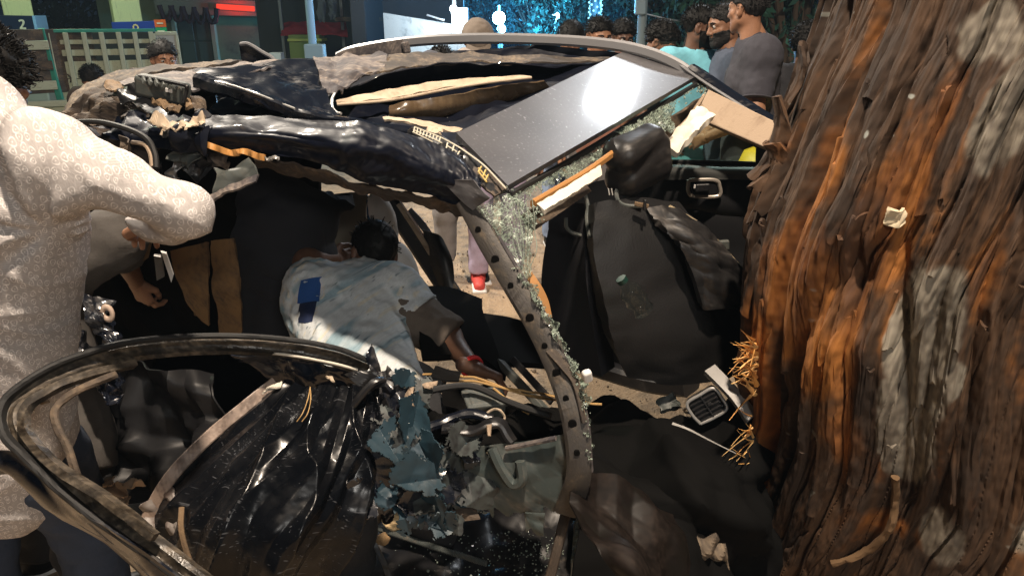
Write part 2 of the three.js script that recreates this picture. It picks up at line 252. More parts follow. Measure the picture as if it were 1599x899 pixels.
const M = {
  paint: phys([1, 1, 1], 1, { map: blotch([0.006, 0.008, 0.014], [0.085, 0.066, 0.048], 0.2, 1), roughnessMap: roughBlotch(0.22, 0.7, 0.2, 1), clearcoat: 0.6, clearcoatRoughness: 0.12, bumpMap: scratchTex, bumpScale: 0.0008 }),
  navy: phys([1, 1, 1], 1, { map: blotch([0.004, 0.0055, 0.012], [0.04, 0.034, 0.03], 0.14, 5), roughnessMap: roughBlotch(0.5, 0.85, 0.25, 5), specularIntensity: 0.35, clearcoat: 0.16, clearcoatRoughness: 0.07 }),
  panel: phys([1, 1, 1], 0.4, { map: tex(512, 512, (u, v) => { const g = pn(u, v, 120, 4), a = pn(u, v, 6, 3), k = 0.085 + 0.025 * a + 0.03 * sstep(0.1, 0.5, g) + (g > 0.46 ? 0.1 : 0); return lin(k, k * 0.97, k * 1.02); }), specularIntensity: 0.35, clearcoat: 0.5, clearcoatRoughness: 0.06 }),
  dusty: std([1, 1, 1], 0.85, { map: blotch([0.04, 0.032, 0.027], [0.2, 0.15, 0.1], 0.5, 12), bumpMap: grainTex, bumpScale: 0.0012 }),
  dustyGrey: std([1, 1, 1], 0.8, { map: blotch([0.05, 0.045, 0.05], [0.24, 0.2, 0.17], 0.55, 15), bumpMap: grainTex, bumpScale: 0.001 }),
  mudFrame: phys([1, 1, 1], 1, { map: blotch([0.018, 0.014, 0.01], [0.13, 0.104, 0.075], 0.6, 18, 30), roughnessMap: roughBlotch(0.3, 0.85, 0.45, 18, 14), bumpMap: grainTex, bumpScale: 0.001 }),
  black: phys([0.011, 0.011, 0.012], 0.45, { specularIntensity: 0.55 }), blackMatte: phys([0.0032, 0.003, 0.0028], 0.85, { specularIntensity: 0.22 }),
  plastic: phys([1, 1, 1], 1, { map: blotch([0.012, 0.012, 0.013], [0.06, 0.05, 0.042], 0.25, 21), roughnessMap: roughBlotch(0.35, 0.75, 0.3, 21) }),
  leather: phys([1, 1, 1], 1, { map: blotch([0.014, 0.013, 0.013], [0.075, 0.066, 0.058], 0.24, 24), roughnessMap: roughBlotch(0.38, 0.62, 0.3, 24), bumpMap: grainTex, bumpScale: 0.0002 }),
  shadedSeatLeather: phys([0.011, 0.0105, 0.0105], 0.5, { specularIntensity: 0.6, bumpMap: grainTex, bumpScale: 0.0006 }),  // near black, standing in for the shade on the seat front
  pillarSteel: std([1, 1, 1], 0.55, { map: blotch([0.05, 0.045, 0.04], [0.11, 0.085, 0.06], 0.35, 53, 22), metalness: 0.2, bumpMap: grainTex, bumpScale: 0.0006 }),
  fragTealLit: phys([1, 1, 1], 0.5, { map: blotch([0.014, 0.038, 0.054], [0.006, 0.013, 0.018], 0.4, 45, 12), clearcoat: 0.25, clearcoatRoughness: 0.3 }), fragB: std([1, 1, 1], 0.6, { map: blotch([0.06, 0.072, 0.07], [0.02, 0.02, 0.02], 0.4, 46, 12) }),  // first fragment colour has the teal of the cool light put in
  rubber: std([0.012, 0.012, 0.012], 0.7),
  steel: std([1, 1, 1], 0.42, { metalness: 0.75, map: blotch([0.3, 0.3, 0.3], [0.16, 0.12, 0.08], 0.35, 27) }),
  silver: std([0.45, 0.44, 0.42], 0.38, { metalness: 0.6 }),
  rail: std([0.3, 0.3, 0.31], 0.4, { metalness: 0.45 }),
  rust: std([1, 1, 1], 0.75, { map: blotch([0.05, 0.036, 0.026], [0.17, 0.115, 0.07], 0.5, 30), bumpMap: grainTex, bumpScale: 0.001 }),
  tan: std([1, 1, 1], 0.85, { map: blotch([0.2, 0.13, 0.07], [0.1, 0.07, 0.045], 0.35, 33), bumpMap: grainTex, bumpScale: 0.0012 }),
  trim: std([1, 1, 1], 0.8, { map: blotch([0.5, 0.4, 0.29], [0.3, 0.22, 0.15], 0.35, 36) }),
  beige: std([1, 1, 1], 0.85, { map: blotch([0.36, 0.27, 0.19], [0.24, 0.17, 0.115], 0.3, 39), bumpMap: grainTex, bumpScale: 0.0006 }),
  cream: std([0.72, 0.66, 0.55], 0.8), white: std([0.72, 0.71, 0.69], 0.75), orangeTrim: std([0.42, 0.2, 0.06], 0.6),
  greyPlastic: std([1, 1, 1], 0.6, { map: blotch([0.07, 0.08, 0.075], [0.16, 0.13, 0.1], 0.35, 42) }),
  teal: phys([1, 1, 1], 0.55, { map: blotch([0.02, 0.055, 0.075], [0.09, 0.13, 0.14], 0.4, 45), sheen: 0.3, sheenColor: C(0.2, 0.4, 0.5) }),
  firewall: std([1, 1, 1], 0.6, { map: blotch([0.045, 0.06, 0.058], [0.12, 0.115, 0.1], 0.35, 48) }),
  seatFabric: std([0.012, 0.012, 0.016], 0.9),
  airbag: std([0.75, 0.74, 0.72], 0.85, { bumpMap: grainTex, bumpScale: 0.0008 }),
  glassBit: phys([0.75, 0.95, 0.85], 0.08, { transmission: 0.75, thickness: 0.01, ior: 1.5 }),
  wireTan: std([0.42, 0.26, 0.1], 0.6), wireBlack: std([0.01, 0.01, 0.01], 0.5),
  crate: std([1, 1, 1], 0.9, { map: blotch([0.21, 0.115, 0.045], [0.09, 0.055, 0.03], 0.4, 51) }),
};
// ---------------------------------------------------------------- ground
{
  const dirt = tex(1024, 1024, (u, v) => { const a = pn(u, v, 14, 2) + 0.6 * pn(u, v, 45, 3), g = pn(u, v, 160, 5), h = pn(u, v, 300, 7);
    let c = mixc([0.33, 0.24, 0.155], [0.19, 0.145, 0.1], sstep(-0.3, 0.5, a)); c = mixc(c, [0.45, 0.36, 0.26], sstep(0.15, 0.5, g) * 0.6); c = mixc(c, [0.04, 0.03, 0.022], sstep(0.2, 0.5, h) * 0.7); return lin(...c); }, { rep: [0.6, 0.6] });
  const bump = tex(512, 512, (u, v) => 0.5 + 0.4 * pn(u, v, 60, 3) + 0.4 * pn(u, v, 150, 5), { data: true, rep: [0.9, 0.9] });
  const near = new THREE.PlaneGeometry(14, 12, 280, 240); near.rotateX(-Math.PI / 2); near.translate(0, 0, -4);
  const p = near.attributes.position; for (let i = 0; i < p.count; i++) { const x = p.getX(i), z = p.getZ(i), e = Math.min(1, Math.min(7 - Math.abs(x), 6 - Math.abs(z + 4)) / 1); p.setY(i, 0.012 + e * (0.03 * fbm(x * 1.7, 0, z * 1.7, 3) + 0.012 * fbm(x * 9, 3, z * 9, 3))); }
  near.computeVertexNormals(); worldUV(near, 1, 'xz');
  const gm = std([1, 1, 1], 0.95, { map: dirt, bumpMap: bump, bumpScale: 0.006 });
  single('dirt_verge', null, null, near, gm, null, 'structure');
  const far = new THREE.PlaneGeometry(700, 700); far.rotateX(-Math.PI / 2); far.translate(0, -0.05, 0); worldUV(far, 1, 'xz');
  const asph = tex(512, 512, (u, v) => { const k = 0.055 + 0.02 * pn(u, v, 20, 3) + 0.03 * pn(u, v, 150, 6); return lin(k, k * 0.97, k * 0.93); }, { rep: [0.5, 0.5] });
  single('ground', null, null, far, std([1, 1, 1], 0.85, { map: asph }), null, 'structure');
}
// ---------------------------------------------------------------- lamps
function lampGlow(col, k) { return new THREE.MeshStandardMaterial({ color: 0x111111, emissive: new THREE.Color(...col), emissiveIntensity: k, roughness: 1 }); }
const poleMat = std([0.16, 0.17, 0.18], 0.5, { metalness: 0.5 });
function spot(pos, target, col, I, angle, radius) {
  const s = new THREE.SpotLight(new THREE.Color(...col), I, 0, angle, 0.6, 2); s.position.copy(pos); s.target.position.copy(target);
  s.castShadow = true; s.shadow.mapSize.set(2048, 2048); s.shadow.radius = radius; scene.add(s); scene.add(s.target); return s;
}
{ // warm street lamp whose arm reaches out over the wreck (outside the frame)
  const base = V(2.9, 0, 2.2), t = thing('street_lamp', 'tall grey street lamp leaning over the wreck, outside the picture', 'street lamp', null);
  part(t, 'pole', sweep([base, V(2.9, 3, 2.2), V(2.85, 5.4, 2.15), V(2.0, 5.95, 1.2), V(LAMP_KEY.x + 0.2, 5.85, LAMP_KEY.z + 0.2)], circle(0.06, 12), { n: 40, up: V(1, 0, 0) }), poleMat);
  part(t, 'lamp_head', box(0.34, 0.1, 0.62, V(LAMP_KEY.x, LAMP_KEY.y + 0.16, LAMP_KEY.z), [0, -0.7, 0], 0.03), poleMat);
  part(t, 'lamp_glass', box(0.24, 0.03, 0.44, V(LAMP_KEY.x, LAMP_KEY.y + 0.095, LAMP_KEY.z), [0, -0.7, 0], 0.01), lampGlow([1, 0.83, 0.66], 12));
  spot(LAMP_KEY, V(LAMP_KEY.x, 0, LAMP_KEY.z - 0.9), [1, 0.83, 0.66], KEY_I, rad(84), 5);
}
{ // white floodlight on a mast behind the onlookers (outside the frame)
  const t = thing('flood_light', 'white floodlight on a mast behind the onlookers, outside the picture', 'floodlight', null);
  const dir = V(0.2, 1.2, -2.2).sub(LAMP_FLOOD).normalize(), q = new THREE.Quaternion().setFromUnitVectors(V(0, 0, 1), dir);
  const back = LAMP_FLOOD.clone().addScaledVector(dir, -0.14);
  part(t, 'mast', wire([V(back.x + 0.3, 0, back.z - 0.3), V(back.x + 0.3, 3, back.z - 0.3), back.clone().add(V(0.3, 0.3, -0.3))], 0.06, { n: 12, up: V(1, 0, 0) }), poleMat);
  part(t, 'bracket', bar(back.clone().add(V(0.3, 0, -0.3)), back, 0.06, 0.06), poleMat);
  part(t, 'housing', box(0.8, 0.7, 0.16, back, q, 0.02), poleMat);
  part(t, 'lamp_glass', box(0.6, 0.5, 0.02, LAMP_FLOOD.clone().addScaledVector(dir, -0.045), q, 0.005), lampGlow([0.9, 0.95, 1], 30));
  const r = new THREE.RectAreaLight(new THREE.Color(0.9, 0.95, 1), FLOOD_I, 0.6, 0.5); r.position.copy(LAMP_FLOOD); r.lookAt(V(0.2, 1.2, -2.2)); scene.add(r);
}
{ // added lamp on a pole outside the frame, lights the ground behind the car
  const t = thing('street_lamp', 'added unseen lamp beyond the car at the left, lighting the ground there', 'street lamp', null), L = LAMP_YARD_FILL;
  part(t, 'pole', sweep([V(L.x - 3.2, 0, L.z + 0.6), V(L.x - 3.2, 3, L.z + 0.6), V(L.x - 2.6, 4.5, L.z + 0.5), V(L.x - 0.2, 4.55, L.z)], circle(0.05, 12), { n: 40, up: V(0, 0, 1) }), poleMat);
  part(t, 'lamp_head', box(0.6, 0.1, 0.3, V(L.x, L.y + 0.15, L.z), null, 0.03), poleMat);
  part(t, 'lamp_glass', box(0.44, 0.03, 0.22, V(L.x, L.y + 0.085, L.z), null, 0.01), lampGlow([1, 0.88, 0.74], 12));
  spot(L, V(0.3, 0, -3.9), [1, 0.88, 0.74], YARD_I, rad(56), 6);
}
{ // added fill lamp behind the camera that lifts the shaded sides
  const t = thing('fill_lamp', 'added fill lamp on a post behind the camera, outside the picture', 'lamp', null), tgt = V(-0.1, 0.9, -1.9), dir = tgt.clone().sub(LAMP_FILL).normalize();
  const q = new THREE.Quaternion().setFromRotationMatrix(new THREE.Matrix4().lookAt(tgt, LAMP_FILL, V(0, 1, 0)));
  part(t, 'housing', box(1.3, 0.26, 0.08, LAMP_FILL.clone().addScaledVector(dir, -0.09), q, 0.02), poleMat);
  part(t, 'lamp_glass', box(1.2, 0.2, 0.02, LAMP_FILL.clone().addScaledVector(dir, -0.03), q, 0.005), lampGlow([1, 0.95, 0.88], 8));
  part(t, 'post', wire([V(1.5, 0, 2.95), V(1.5, 1.5, 2.95), V(1.4, 3.0, 2.85)], 0.04, { n: 8, up: V(1, 0, 0) }), poleMat);
  const r = new THREE.RectAreaLight(new THREE.Color(1, 0.95, 0.88), FILL_I, 1.2, 0.2); r.position.copy(LAMP_FILL); r.lookAt(tgt); scene.add(r);
}
{ // lit panel in the canopy of the filling station (above the frame)
  const t = thing('canopy_light', 'square white ceiling lamp of the filling station, above the picture', 'ceiling light', null);
  part(t, 'housing', box(1.3, 0.12, 1.3, LAMP_PUMP.clone().add(V(0, 0.13, 0)), null, 0.02), poleMat);
  part(t, 'lamp_glass', box(1.1, 0.03, 1.1, LAMP_PUMP.clone().add(V(0, 0.04, 0)), null, 0.01), lampGlow([0.8, 1, 0.75], 8));
  const r = new THREE.RectAreaLight(new THREE.Color(0.82, 1, 0.72), PUMP_I, 1.1, 1.1); r.position.copy(LAMP_PUMP); r.rotation.set(-Math.PI / 2, 0, 0); scene.add(r);
  part(t, 'post', wire([V(-9.2, 0, -9.5), V(-9.2, 4.6, -9.5), LAMP_PUMP.clone().add(V(0, 0.2, 0))], 0.09, { lin: true, n: 8, up: V(0, 0, 1) }), poleMat);
}
{ // blue lamps far behind
  const lab = ['brightest blue lamp on a thin post above the cap', 'small blue lamp just below the brightest one', 'blue lamp right of the cap, above the rail', 'small white lamp on the end pillar of the pale wall', 'blue lamp at the top of the pale post'];
  BLUE_LAMPS.forEach(([px, py, z, I], i) => {
    const p = P(px, py, z), t = thing('blue_lamp', lab[i], 'lamp', null), s = i === 0 ? 0.13 : i === 3 ? 0.055 : 0.09, col = i === 3 ? [0.75, 0.9, 1] : [0.1, 0.5, 1];
    part(t, 'bulb', new THREE.SphereGeometry(s, 20, 14).translate(p.x, p.y, p.z), lampGlow(i === 3 ? [0.8, 0.93, 1] : [0.3, 0.75, 1], i === 0 ? 40 : 22));
    part(t, 'post', wire([V(p.x, 0, p.z - 0.12), V(p.x, p.y, p.z - 0.12 - s), V(p.x, p.y + 0.25, p.z - s - 0.1)], 0.03, { n: 8, up: V(1, 0, 0) }), poleMat);
    const L = new THREE.PointLight(new THREE.Color(...col), I, 0, 2); L.position.set(p.x, p.y, p.z); L.castShadow = true; L.shadow.radius = 8; scene.add(L);
  });
}
// ---------------------------------------------------------------- filling station at the left
const cream = std([1, 1, 1], 0.7, { map: blotch([0.52, 0.56, 0.42], [0.3, 0.29, 0.2], 0.22, 61), bumpMap: grainTex, bumpScale: 0.001 });
const tealPaint = std([0.03, 0.3, 0.22], 0.6), slotShade = std([0.02, 0.024, 0.02], 0.9);
{ // cream slatted cargo trailer
  const t = thing('cargo_trailer', 'cream slatted cargo bed with teal corner post, left of the wreck', 'cargo trailer', null);
  const z = 9, A = P(70, 60, z), B = P(276, 60, 9.6); const top = 1.43, bot = 0.62;
  const dir = B.clone().sub(A).setY(0), L = dir.length(); dir.normalize(); const nrm = V(-dir.z, 0, dir.x).multiplyScalar(dir.x > 0 ? 1 : -1);
  const at = (s, h, o = 0) => V(A.x + dir.x * s * L + nrm.x * o, h, A.z + dir.z * s * L + nrm.z * o);
  const ang = Math.atan2(-dir.z, dir.x), b2 = (s0, s1, h0, h1, d, o = 0, r) => box((s1 - s0) * L, h1 - h0, d, at((s0 + s1) / 2, (h0 + h1) / 2, o), [0, ang, 0], r ?? 0.006);
  const bounds = [0.0, 0.13, 0.265, 0.395, 0.525, 0.65, 0.775];
  bounds.forEach(s => part(t, 'rib', b2(s, s + 0.038, bot, top, 0.06, 0.02), cream));
  part(t, 'rib', b2(0.8, 0.83, bot, top - 0.02, 0.06, 0.02), cream);
  for (let i = 0; i < 6; i++) { const s0 = bounds[i] + 0.039, s1 = bounds[i + 1] - 0.001;
    part(t, 'rail', b2(s0, s1, 1.3, 1.35, 0.03), cream); part(t, 'rail', b2(s0, s1, 1.17, 1.24, 0.03), cream);
    part(t, 'panel', b2(s0, s1, 0.92, 1.11, 0.025), cream); part(t, 'panel', b2(s0, s1, bot, 0.912, 0.025), cream);
    part(t, 'latch', wire([at(s0 + 0.07, 0.97, 0.03), at(s0 + 0.09, 0.93, 0.05), at(s0 + 0.08, 0.88, 0.03)], 0.008, { n: 6 }), M.rust); }
  part(t, 'top_rail', b2(0, 0.83, top, top + 0.035, 0.06), tealPaint);
  part(t, 'corner_post', bar(at(-0.012, 1.48, 0.03), at(0.03, 0.5, 0.05), 0.07, 0.07), tealPaint);
  part(t, 'headboard', b2(0.832, 1.0, 1.0, 1.39, 0.05), std([0.42, 0.43, 0.4], 0.7));
  part(t, 'headboard_frame', [b2(0.83, 1.005, 1.39, 1.43, 0.07), b2(0.985, 1.01, 0.7, 1.39, 0.07)], cream);
  part(t, 'inner_side', b2(0, 0.95, bot, top - 0.03, 0.03, -1.3), slotShade);  // coloured dark to stand in for the shade behind the slots
  part(t, 'bed_floor', box(L, 0.06, 1.34, at(0.5, bot - 0.03, -0.65), [0, ang, 0], 0.01), M.rust);
  const tail = V(-nrm.x, 0, -nrm.z);
  part(t, 'tail_gate', box(1.3, 0.7, 0.03, at(-0.1, 1.12, 0.1), [0, ang + 0.35, 0], 0.008), M.rust);
  for (const k of [0, 1, 2]) part(t, 'slat', box(0.62, 0.1, 0.03, at(-0.2, 0.86 + k * 0.22, 0.14), [0, ang + 0.1, 0], 0.008), k === 1 ? M.rust : cream);
  for (const [s, w] of [[-0.19, 0.3], [-0.045, 0.32]]) part(t, 'lower_panel', box(w, 0.3, 0.03, at(s, 0.47, 0.16), [0, ang, 0], 0.01), cream);
  part(t, 'bumper', box(1.1, 0.07, 0.06, at(-0.12, 0.66, 0.18), [0, ang, 0], 0.01), cream);
  for (const s of [0.25, 0.72]) { const w = part(t, 'wheel', [new THREE.TorusGeometry(0.22, 0.09, 12, 28).rotateY(ang).translate(...at(s, 0.31, -0.1).toArray()), new THREE.CylinderGeometry(0.17, 0.17, 0.1, 20).rotateX(Math.PI / 2).rotateY(ang).translate(...at(s, 0.31, -0.1).toArray())], M.rubber); }
}
const colMat = std([1, 1, 1], 0.6, { map: blotch([0.66, 0.74, 0.4], [0.34, 0.38, 0.22], 0.2, 64) });
[[28, 36, 13.2, 'pale green canopy column at the far left corner'], [196, 36, 13.4, 'pale green canopy column right of the first, above the blue sign']].forEach(([px, w, z, lab]) => {
  const t = thing('canopy_column', lab, 'column', null), p = P(px, 20, z), s = w * z * 1.03 / FOC;
  part(t, 'shaft', box(s, 4.4, s, V(p.x, 2.3, p.z), [0, 0.55, 0], 0.02), colMat); part(t, 'plinth', box(s * 1.5, 0.25, s * 1.5, V(p.x, 0.12, p.z), [0, 0.55, 0], 0.02), std([0.3, 0.3, 0.28], 0.9));
});
const font = await new FontLoader().loadAsync('fonts/droid/droid_sans_bold.typeface.json');
function text(s, size, depth, pos, q) { const g = new TextGeometry(s, { font, size, depth, curveSegments: 5, bevelEnabled: false }); g.computeBoundingBox(); const c = g.boundingBox.getCenter(V()); g.translate(-c.x, -c.y, 0); if (q) g.applyQuaternion(q); return g.translate(pos.x, pos.y, pos.z); }
{
  const z = 12.6, k = z * 1.03 / FOC, navy = std([0.01, 0.03, 0.12], 0.5), metal = std([0.35, 0.38, 0.36], 0.6);
  const d1 = thing('fuel_dispenser', 'fuel dispenser with dark navy head marked 2', 'fuel pump', 'fuel dispensers'), a = P(32, 37, z);
  part(d1, 'head', box(54 * k, 22 * k, 0.3, a, [0, 0, -0.02], 0.015), std([0.008, 0.02, 0.06], 0.5));
  part(d1, 'edge_strip', box(4 * k, 22 * k, 0.31, a.clone().add(V(28 * k, 0, 0)), null, 0.005), std([0.25, 0.5, 0.85], 0.5));
  part(d1, 'number', text('2', 13 * k, 0.008, a.clone().add(V(10 * k, -0.5 * k, 0.152))), std([0.7, 0.72, 0.6], 0.6));
  part(d1, 'body', box(46 * k, 1.3, 0.4, V(a.x, 0.7, a.z - 0.1), null, 0.03), metal);
  const d2 = thing('fuel_dispenser', 'fuel dispenser with bright blue sign, orange and green end', 'fuel pump', 'fuel dispensers'), b = P(216, 43, z), e = P(256, 42.5, z);
  part(d2, 'sign_board', box(66 * k, 17 * k, 0.24, b, [0, 0, 0.03], 0.01), std([0.012, 0.05, 0.34], 0.5));
  const f = (dx, dy, w, h, c, dz = 0.125) => box(w * k, h * k, 0.02, e.clone().add(V(dx * k, dy * k, dz)), [0, 0, 0.03], 0.002);
  part(d2, 'orange_panel', f(0, 5.5, 16, 10), std([0.75, 0.13, 0.02], 0.5)); part(d2, 'green_panel', f(0, -5, 16, 10), std([0.015, 0.32, 0.13], 0.5));
  part(d2, 'print', [box(9 * k, 2 * k, 0.01, e.clone().add(V(0, 5.5 * k, 0.14))), box(10 * k, 2 * k, 0.01, e.clone().add(V(0, -5 * k, 0.14)))], std([0.75, 0.72, 0.6], 0.6));
  const em = []; for (let i = 0; i < 9; i++) { const A2 = i / 9 * 6.283; em.push(new THREE.SphereGeometry(1.3 * k, 8, 6).scale(1, 1, 0.4).translate(b.x + 1 * k + Math.cos(A2) * 3.4 * k, b.y + 0.5 * k + Math.sin(A2) * 3.4 * k, b.z + 0.125)); }
  part(d2, 'emblem', [...em, new THREE.TorusGeometry(4.2 * k, 0.7 * k, 6, 24, Math.PI).rotateZ(Math.PI).translate(b.x + 1 * k, b.y - 1 * k, b.z + 0.128)], std([0.8, 0.66, 0.3], 0.5));
  part(d2, 'body', box(50 * k, 1.3, 0.4, V(b.x + 0.05, 0.7, b.z - 0.1), null, 0.03), metal);
}
{ // station building
  const z = 18, k = z * 1.05 / FOC, t = thing('station_building', 'olive walled station building with dark double doors', 'building', null);
  const olive = std([1, 1, 1], 0.8, { map: blotch([0.2, 0.24, 0.13], [0.12, 0.14, 0.08], 0.3, 67) }), frame = std([0.42, 0.46, 0.28], 0.7);
  const c0 = P(340, 60, z);
  part(t, 'wall', box(300 * k, 3.4, 0.3, V(c0.x - 20 * k, 1.7, c0.z - 0.35), null, 0.02), olive);
  part(t, 'side_wall', box(0.3, 3.4, 5, V(P(480, 60, z).x, 1.7, c0.z - 2.6), null, 0.02), olive);
  for (const [x0, x1] of [[278, 303], [305, 330]]) { const m = P((x0 + x1) / 2, 70, z); const d = part(t, 'door', box((x1 - x0) * k, 1.7, 0.06, V(m.x, 0.85, m.z - 0.15), null, 0.01), std([0.05, 0.075, 0.055], 0.5));
    for (const [y0, y1] of [[0.15, 0.5], [0.55, 1.0], [1.05, 1.45]]) part(d, 'door_panel', box((x1 - x0 - 6) * k, y1 - y0, 0.03, V(m.x, (y0 + y1) / 2, m.z - 0.11), null, 0.006), std([0.07, 0.105, 0.075], 0.45)); }
  for (const x of [273, 333]) { const m = P(x, 70, z); part(t, 'door_frame', box(6 * k, 1.85, 0.14, V(m.x, 0.92, m.z - 0.12), null, 0.01), frame); }
  { const m = P(303, 46, z); part(t, 'lintel', box(66 * k, 0.16, 0.14, V(m.x, 1.74, m.z - 0.11), null, 0.01), frame); }
  part(t, 'fascia', box(210 * k, 0.34, 0.2, P(365, 16, z).add(V(0, 0.05, 0.1)), [0, 0, -0.02], 0.02), std([0.26, 0.26, 0.17], 0.8));
  part(t, 'red_light_strip', box(52 * k, 7 * k, 0.06, P(374, 12, z).add(V(0, 0, 0.28)), [0, 0, -0.06], 0.02), lampGlow([1, 0.06, 0.03], 1.1));
  { const p = P(374, 12, z); const L = new THREE.PointLight(0xff2010, 0.5, 0, 2); L.position.set(p.x, p.y, p.z + 0.5); L.castShadow = true; scene.add(L); }
  const g = thing('festoon', 'dark looped festoon hanging along the station front', 'festoon', null), loops = [];
  for (let i = 0; i < 5; i++) { const a = P(248 + i * 18, 8 + i, z - 0.6), b = P(266 + i * 18, 9 + i, z - 0.6), m = a.clone().lerp(b, 0.5).add(V(0, -0.3, 0)); part(g, 'loop', wire([a, a.clone().lerp(m, 0.6).add(V(-0.02, -0.06, 0)), m, b.clone().lerp(m, 0.6).add(V(0.02, -0.06, 0)), b], 0.055, { n: 14, jit: p => 0.03 * ns(p.x * 30, p.y * 30, p.z) }), std([0.06, 0.02, 0.02], 0.9)); }
}
{ // dark shops with hanging cloths
  const z = 15, k = z * 1.05 / FOC, t = thing('shop_row', 'unlit shop with a red awning behind the wreck', 'shop', null);
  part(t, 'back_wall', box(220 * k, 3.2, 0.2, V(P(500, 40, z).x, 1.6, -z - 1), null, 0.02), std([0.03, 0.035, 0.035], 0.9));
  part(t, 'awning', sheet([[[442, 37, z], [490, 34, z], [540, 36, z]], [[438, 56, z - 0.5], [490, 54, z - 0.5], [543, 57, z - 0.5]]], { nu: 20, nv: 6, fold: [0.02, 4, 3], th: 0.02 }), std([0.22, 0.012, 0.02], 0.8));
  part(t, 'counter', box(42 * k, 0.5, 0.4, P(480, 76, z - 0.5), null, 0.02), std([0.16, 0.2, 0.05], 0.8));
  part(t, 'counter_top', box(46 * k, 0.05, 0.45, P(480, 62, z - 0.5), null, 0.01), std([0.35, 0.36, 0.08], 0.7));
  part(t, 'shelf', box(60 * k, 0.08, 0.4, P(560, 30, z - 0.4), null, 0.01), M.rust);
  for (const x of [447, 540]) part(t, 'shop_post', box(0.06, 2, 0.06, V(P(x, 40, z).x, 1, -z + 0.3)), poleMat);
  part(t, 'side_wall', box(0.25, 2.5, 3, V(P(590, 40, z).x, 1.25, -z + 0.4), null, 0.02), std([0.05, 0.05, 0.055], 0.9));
  const bx = single('white_box', 'small white box standing by the shop counter', 'box', box(15 * k, 13 * k, 0.2, P(432, 90, z - 1.5), null, 0.01), M.white);
  [[500, 36, 'grey'], [518, 32, 'dark'], [556, 36, 'white edged'], [570, 34, 'narrow grey']].forEach(([px, y, kind], i) => single('hanging_cloth', kind + ' cloth hanging in front of the dark shop', 'cloth', sheet([[[px - 8, -8, z - 0.8], [px, -8, z - 0.7], [px + 7, -8, z - 0.8]], [[px - 6, 12, z - 0.7], [px + 1, 12, z - 0.8], [px + 8, 12, z - 0.7]], [[px - 3, y, z - 0.8], [px + 3, y - 3, z - 0.7], [px + 6, y, z - 0.8]]], { nu: 14, nv: 14, fold: [0.02, 5, i + 4] }), std(i === 2 ? [0.35, 0.36, 0.36] : [0.09, 0.1, 0.11], 0.9)));
}
{ const t = thing('lamp_post', 'bluish steel pole left of the hanging cloths', 'pole', null), p = P(487, 60, 11.5);
  part(t, 'pole', new THREE.CylinderGeometry(0.055, 0.06, 4, 16).translate(p.x, 2, p.z), std([0.28, 0.4, 0.5], 0.5)); part(t, 'base_box', box(0.28, 0.22, 0.2, P(492, 81, 11.4), null, 0.02), std([0.3, 0.36, 0.38], 0.6)); }
{ // pale boundary wall lit blue
  const z = 12, t = thing('boundary_wall', 'pale plastered boundary wall with a pillar at its right end', 'wall', null);
  const a = P(598, 20, z), b = P(716, 40, 11.8), wm = std([1, 1, 1], 0.8, { map: blotch([0.6, 0.62, 0.62], [0.3, 0.32, 0.33], 0.2, 70) });
  const sh = new THREE.Shape([[0, 0], [b.x - a.x, 0], [b.x - a.x, b.y], [0, a.y]].map(q => new THREE.Vector2(...q)));
  part(t, 'wall_face', new THREE.ExtrudeGeometry(sh, { depth: 0.2, bevelEnabled: false }).translate(a.x, 0, a.z - 0.2), wm);
  part(t, 'pillar', box(0.24, P(716, 12, 11.8).y, 0.24, V(b.x + 0.03, P(716, 12, 11.8).y / 2, b.z + 0.02), null, 0.01), wm);
  part(t, 'rail_piece', bar(P(666, 23, 11.9), P(694, 32, 11.9), 0.03, 0.03), M.steel);
  const L = new THREE.PointLight(new THREE.Color(0.35, 0.65, 1), 7, 0, 2); const p = P(640, -20, 9.6); L.position.copy(p); L.castShadow = true; scene.add(L);
  const w = thing('wall_lamp', 'blue wall lamp above the picture, lighting the pale wall', 'lamp', null); part(w, 'bulb', new THREE.SphereGeometry(0.07, 14, 10).translate(p.x, p.y, p.z), lampGlow([0.4, 0.7, 1], 14)); part(w, 'post', wire([V(p.x, 4.5, p.z - 2.5), V(p.x, 3.2, p.z - 0.4), V(p.x, p.y + 0.08, p.z)], 0.02, { n: 10, up: V(1, 0, 0) }), poleMat);
  const rw = single('concrete_wall', 'grey unlit wall behind the pale boundary wall', 'wall', box(1.7, 2.4, 0.2, V(P(655, 40, 15).x, 1.2, -15), null, 0.02), std([0.08, 0.085, 0.09], 0.9));
}
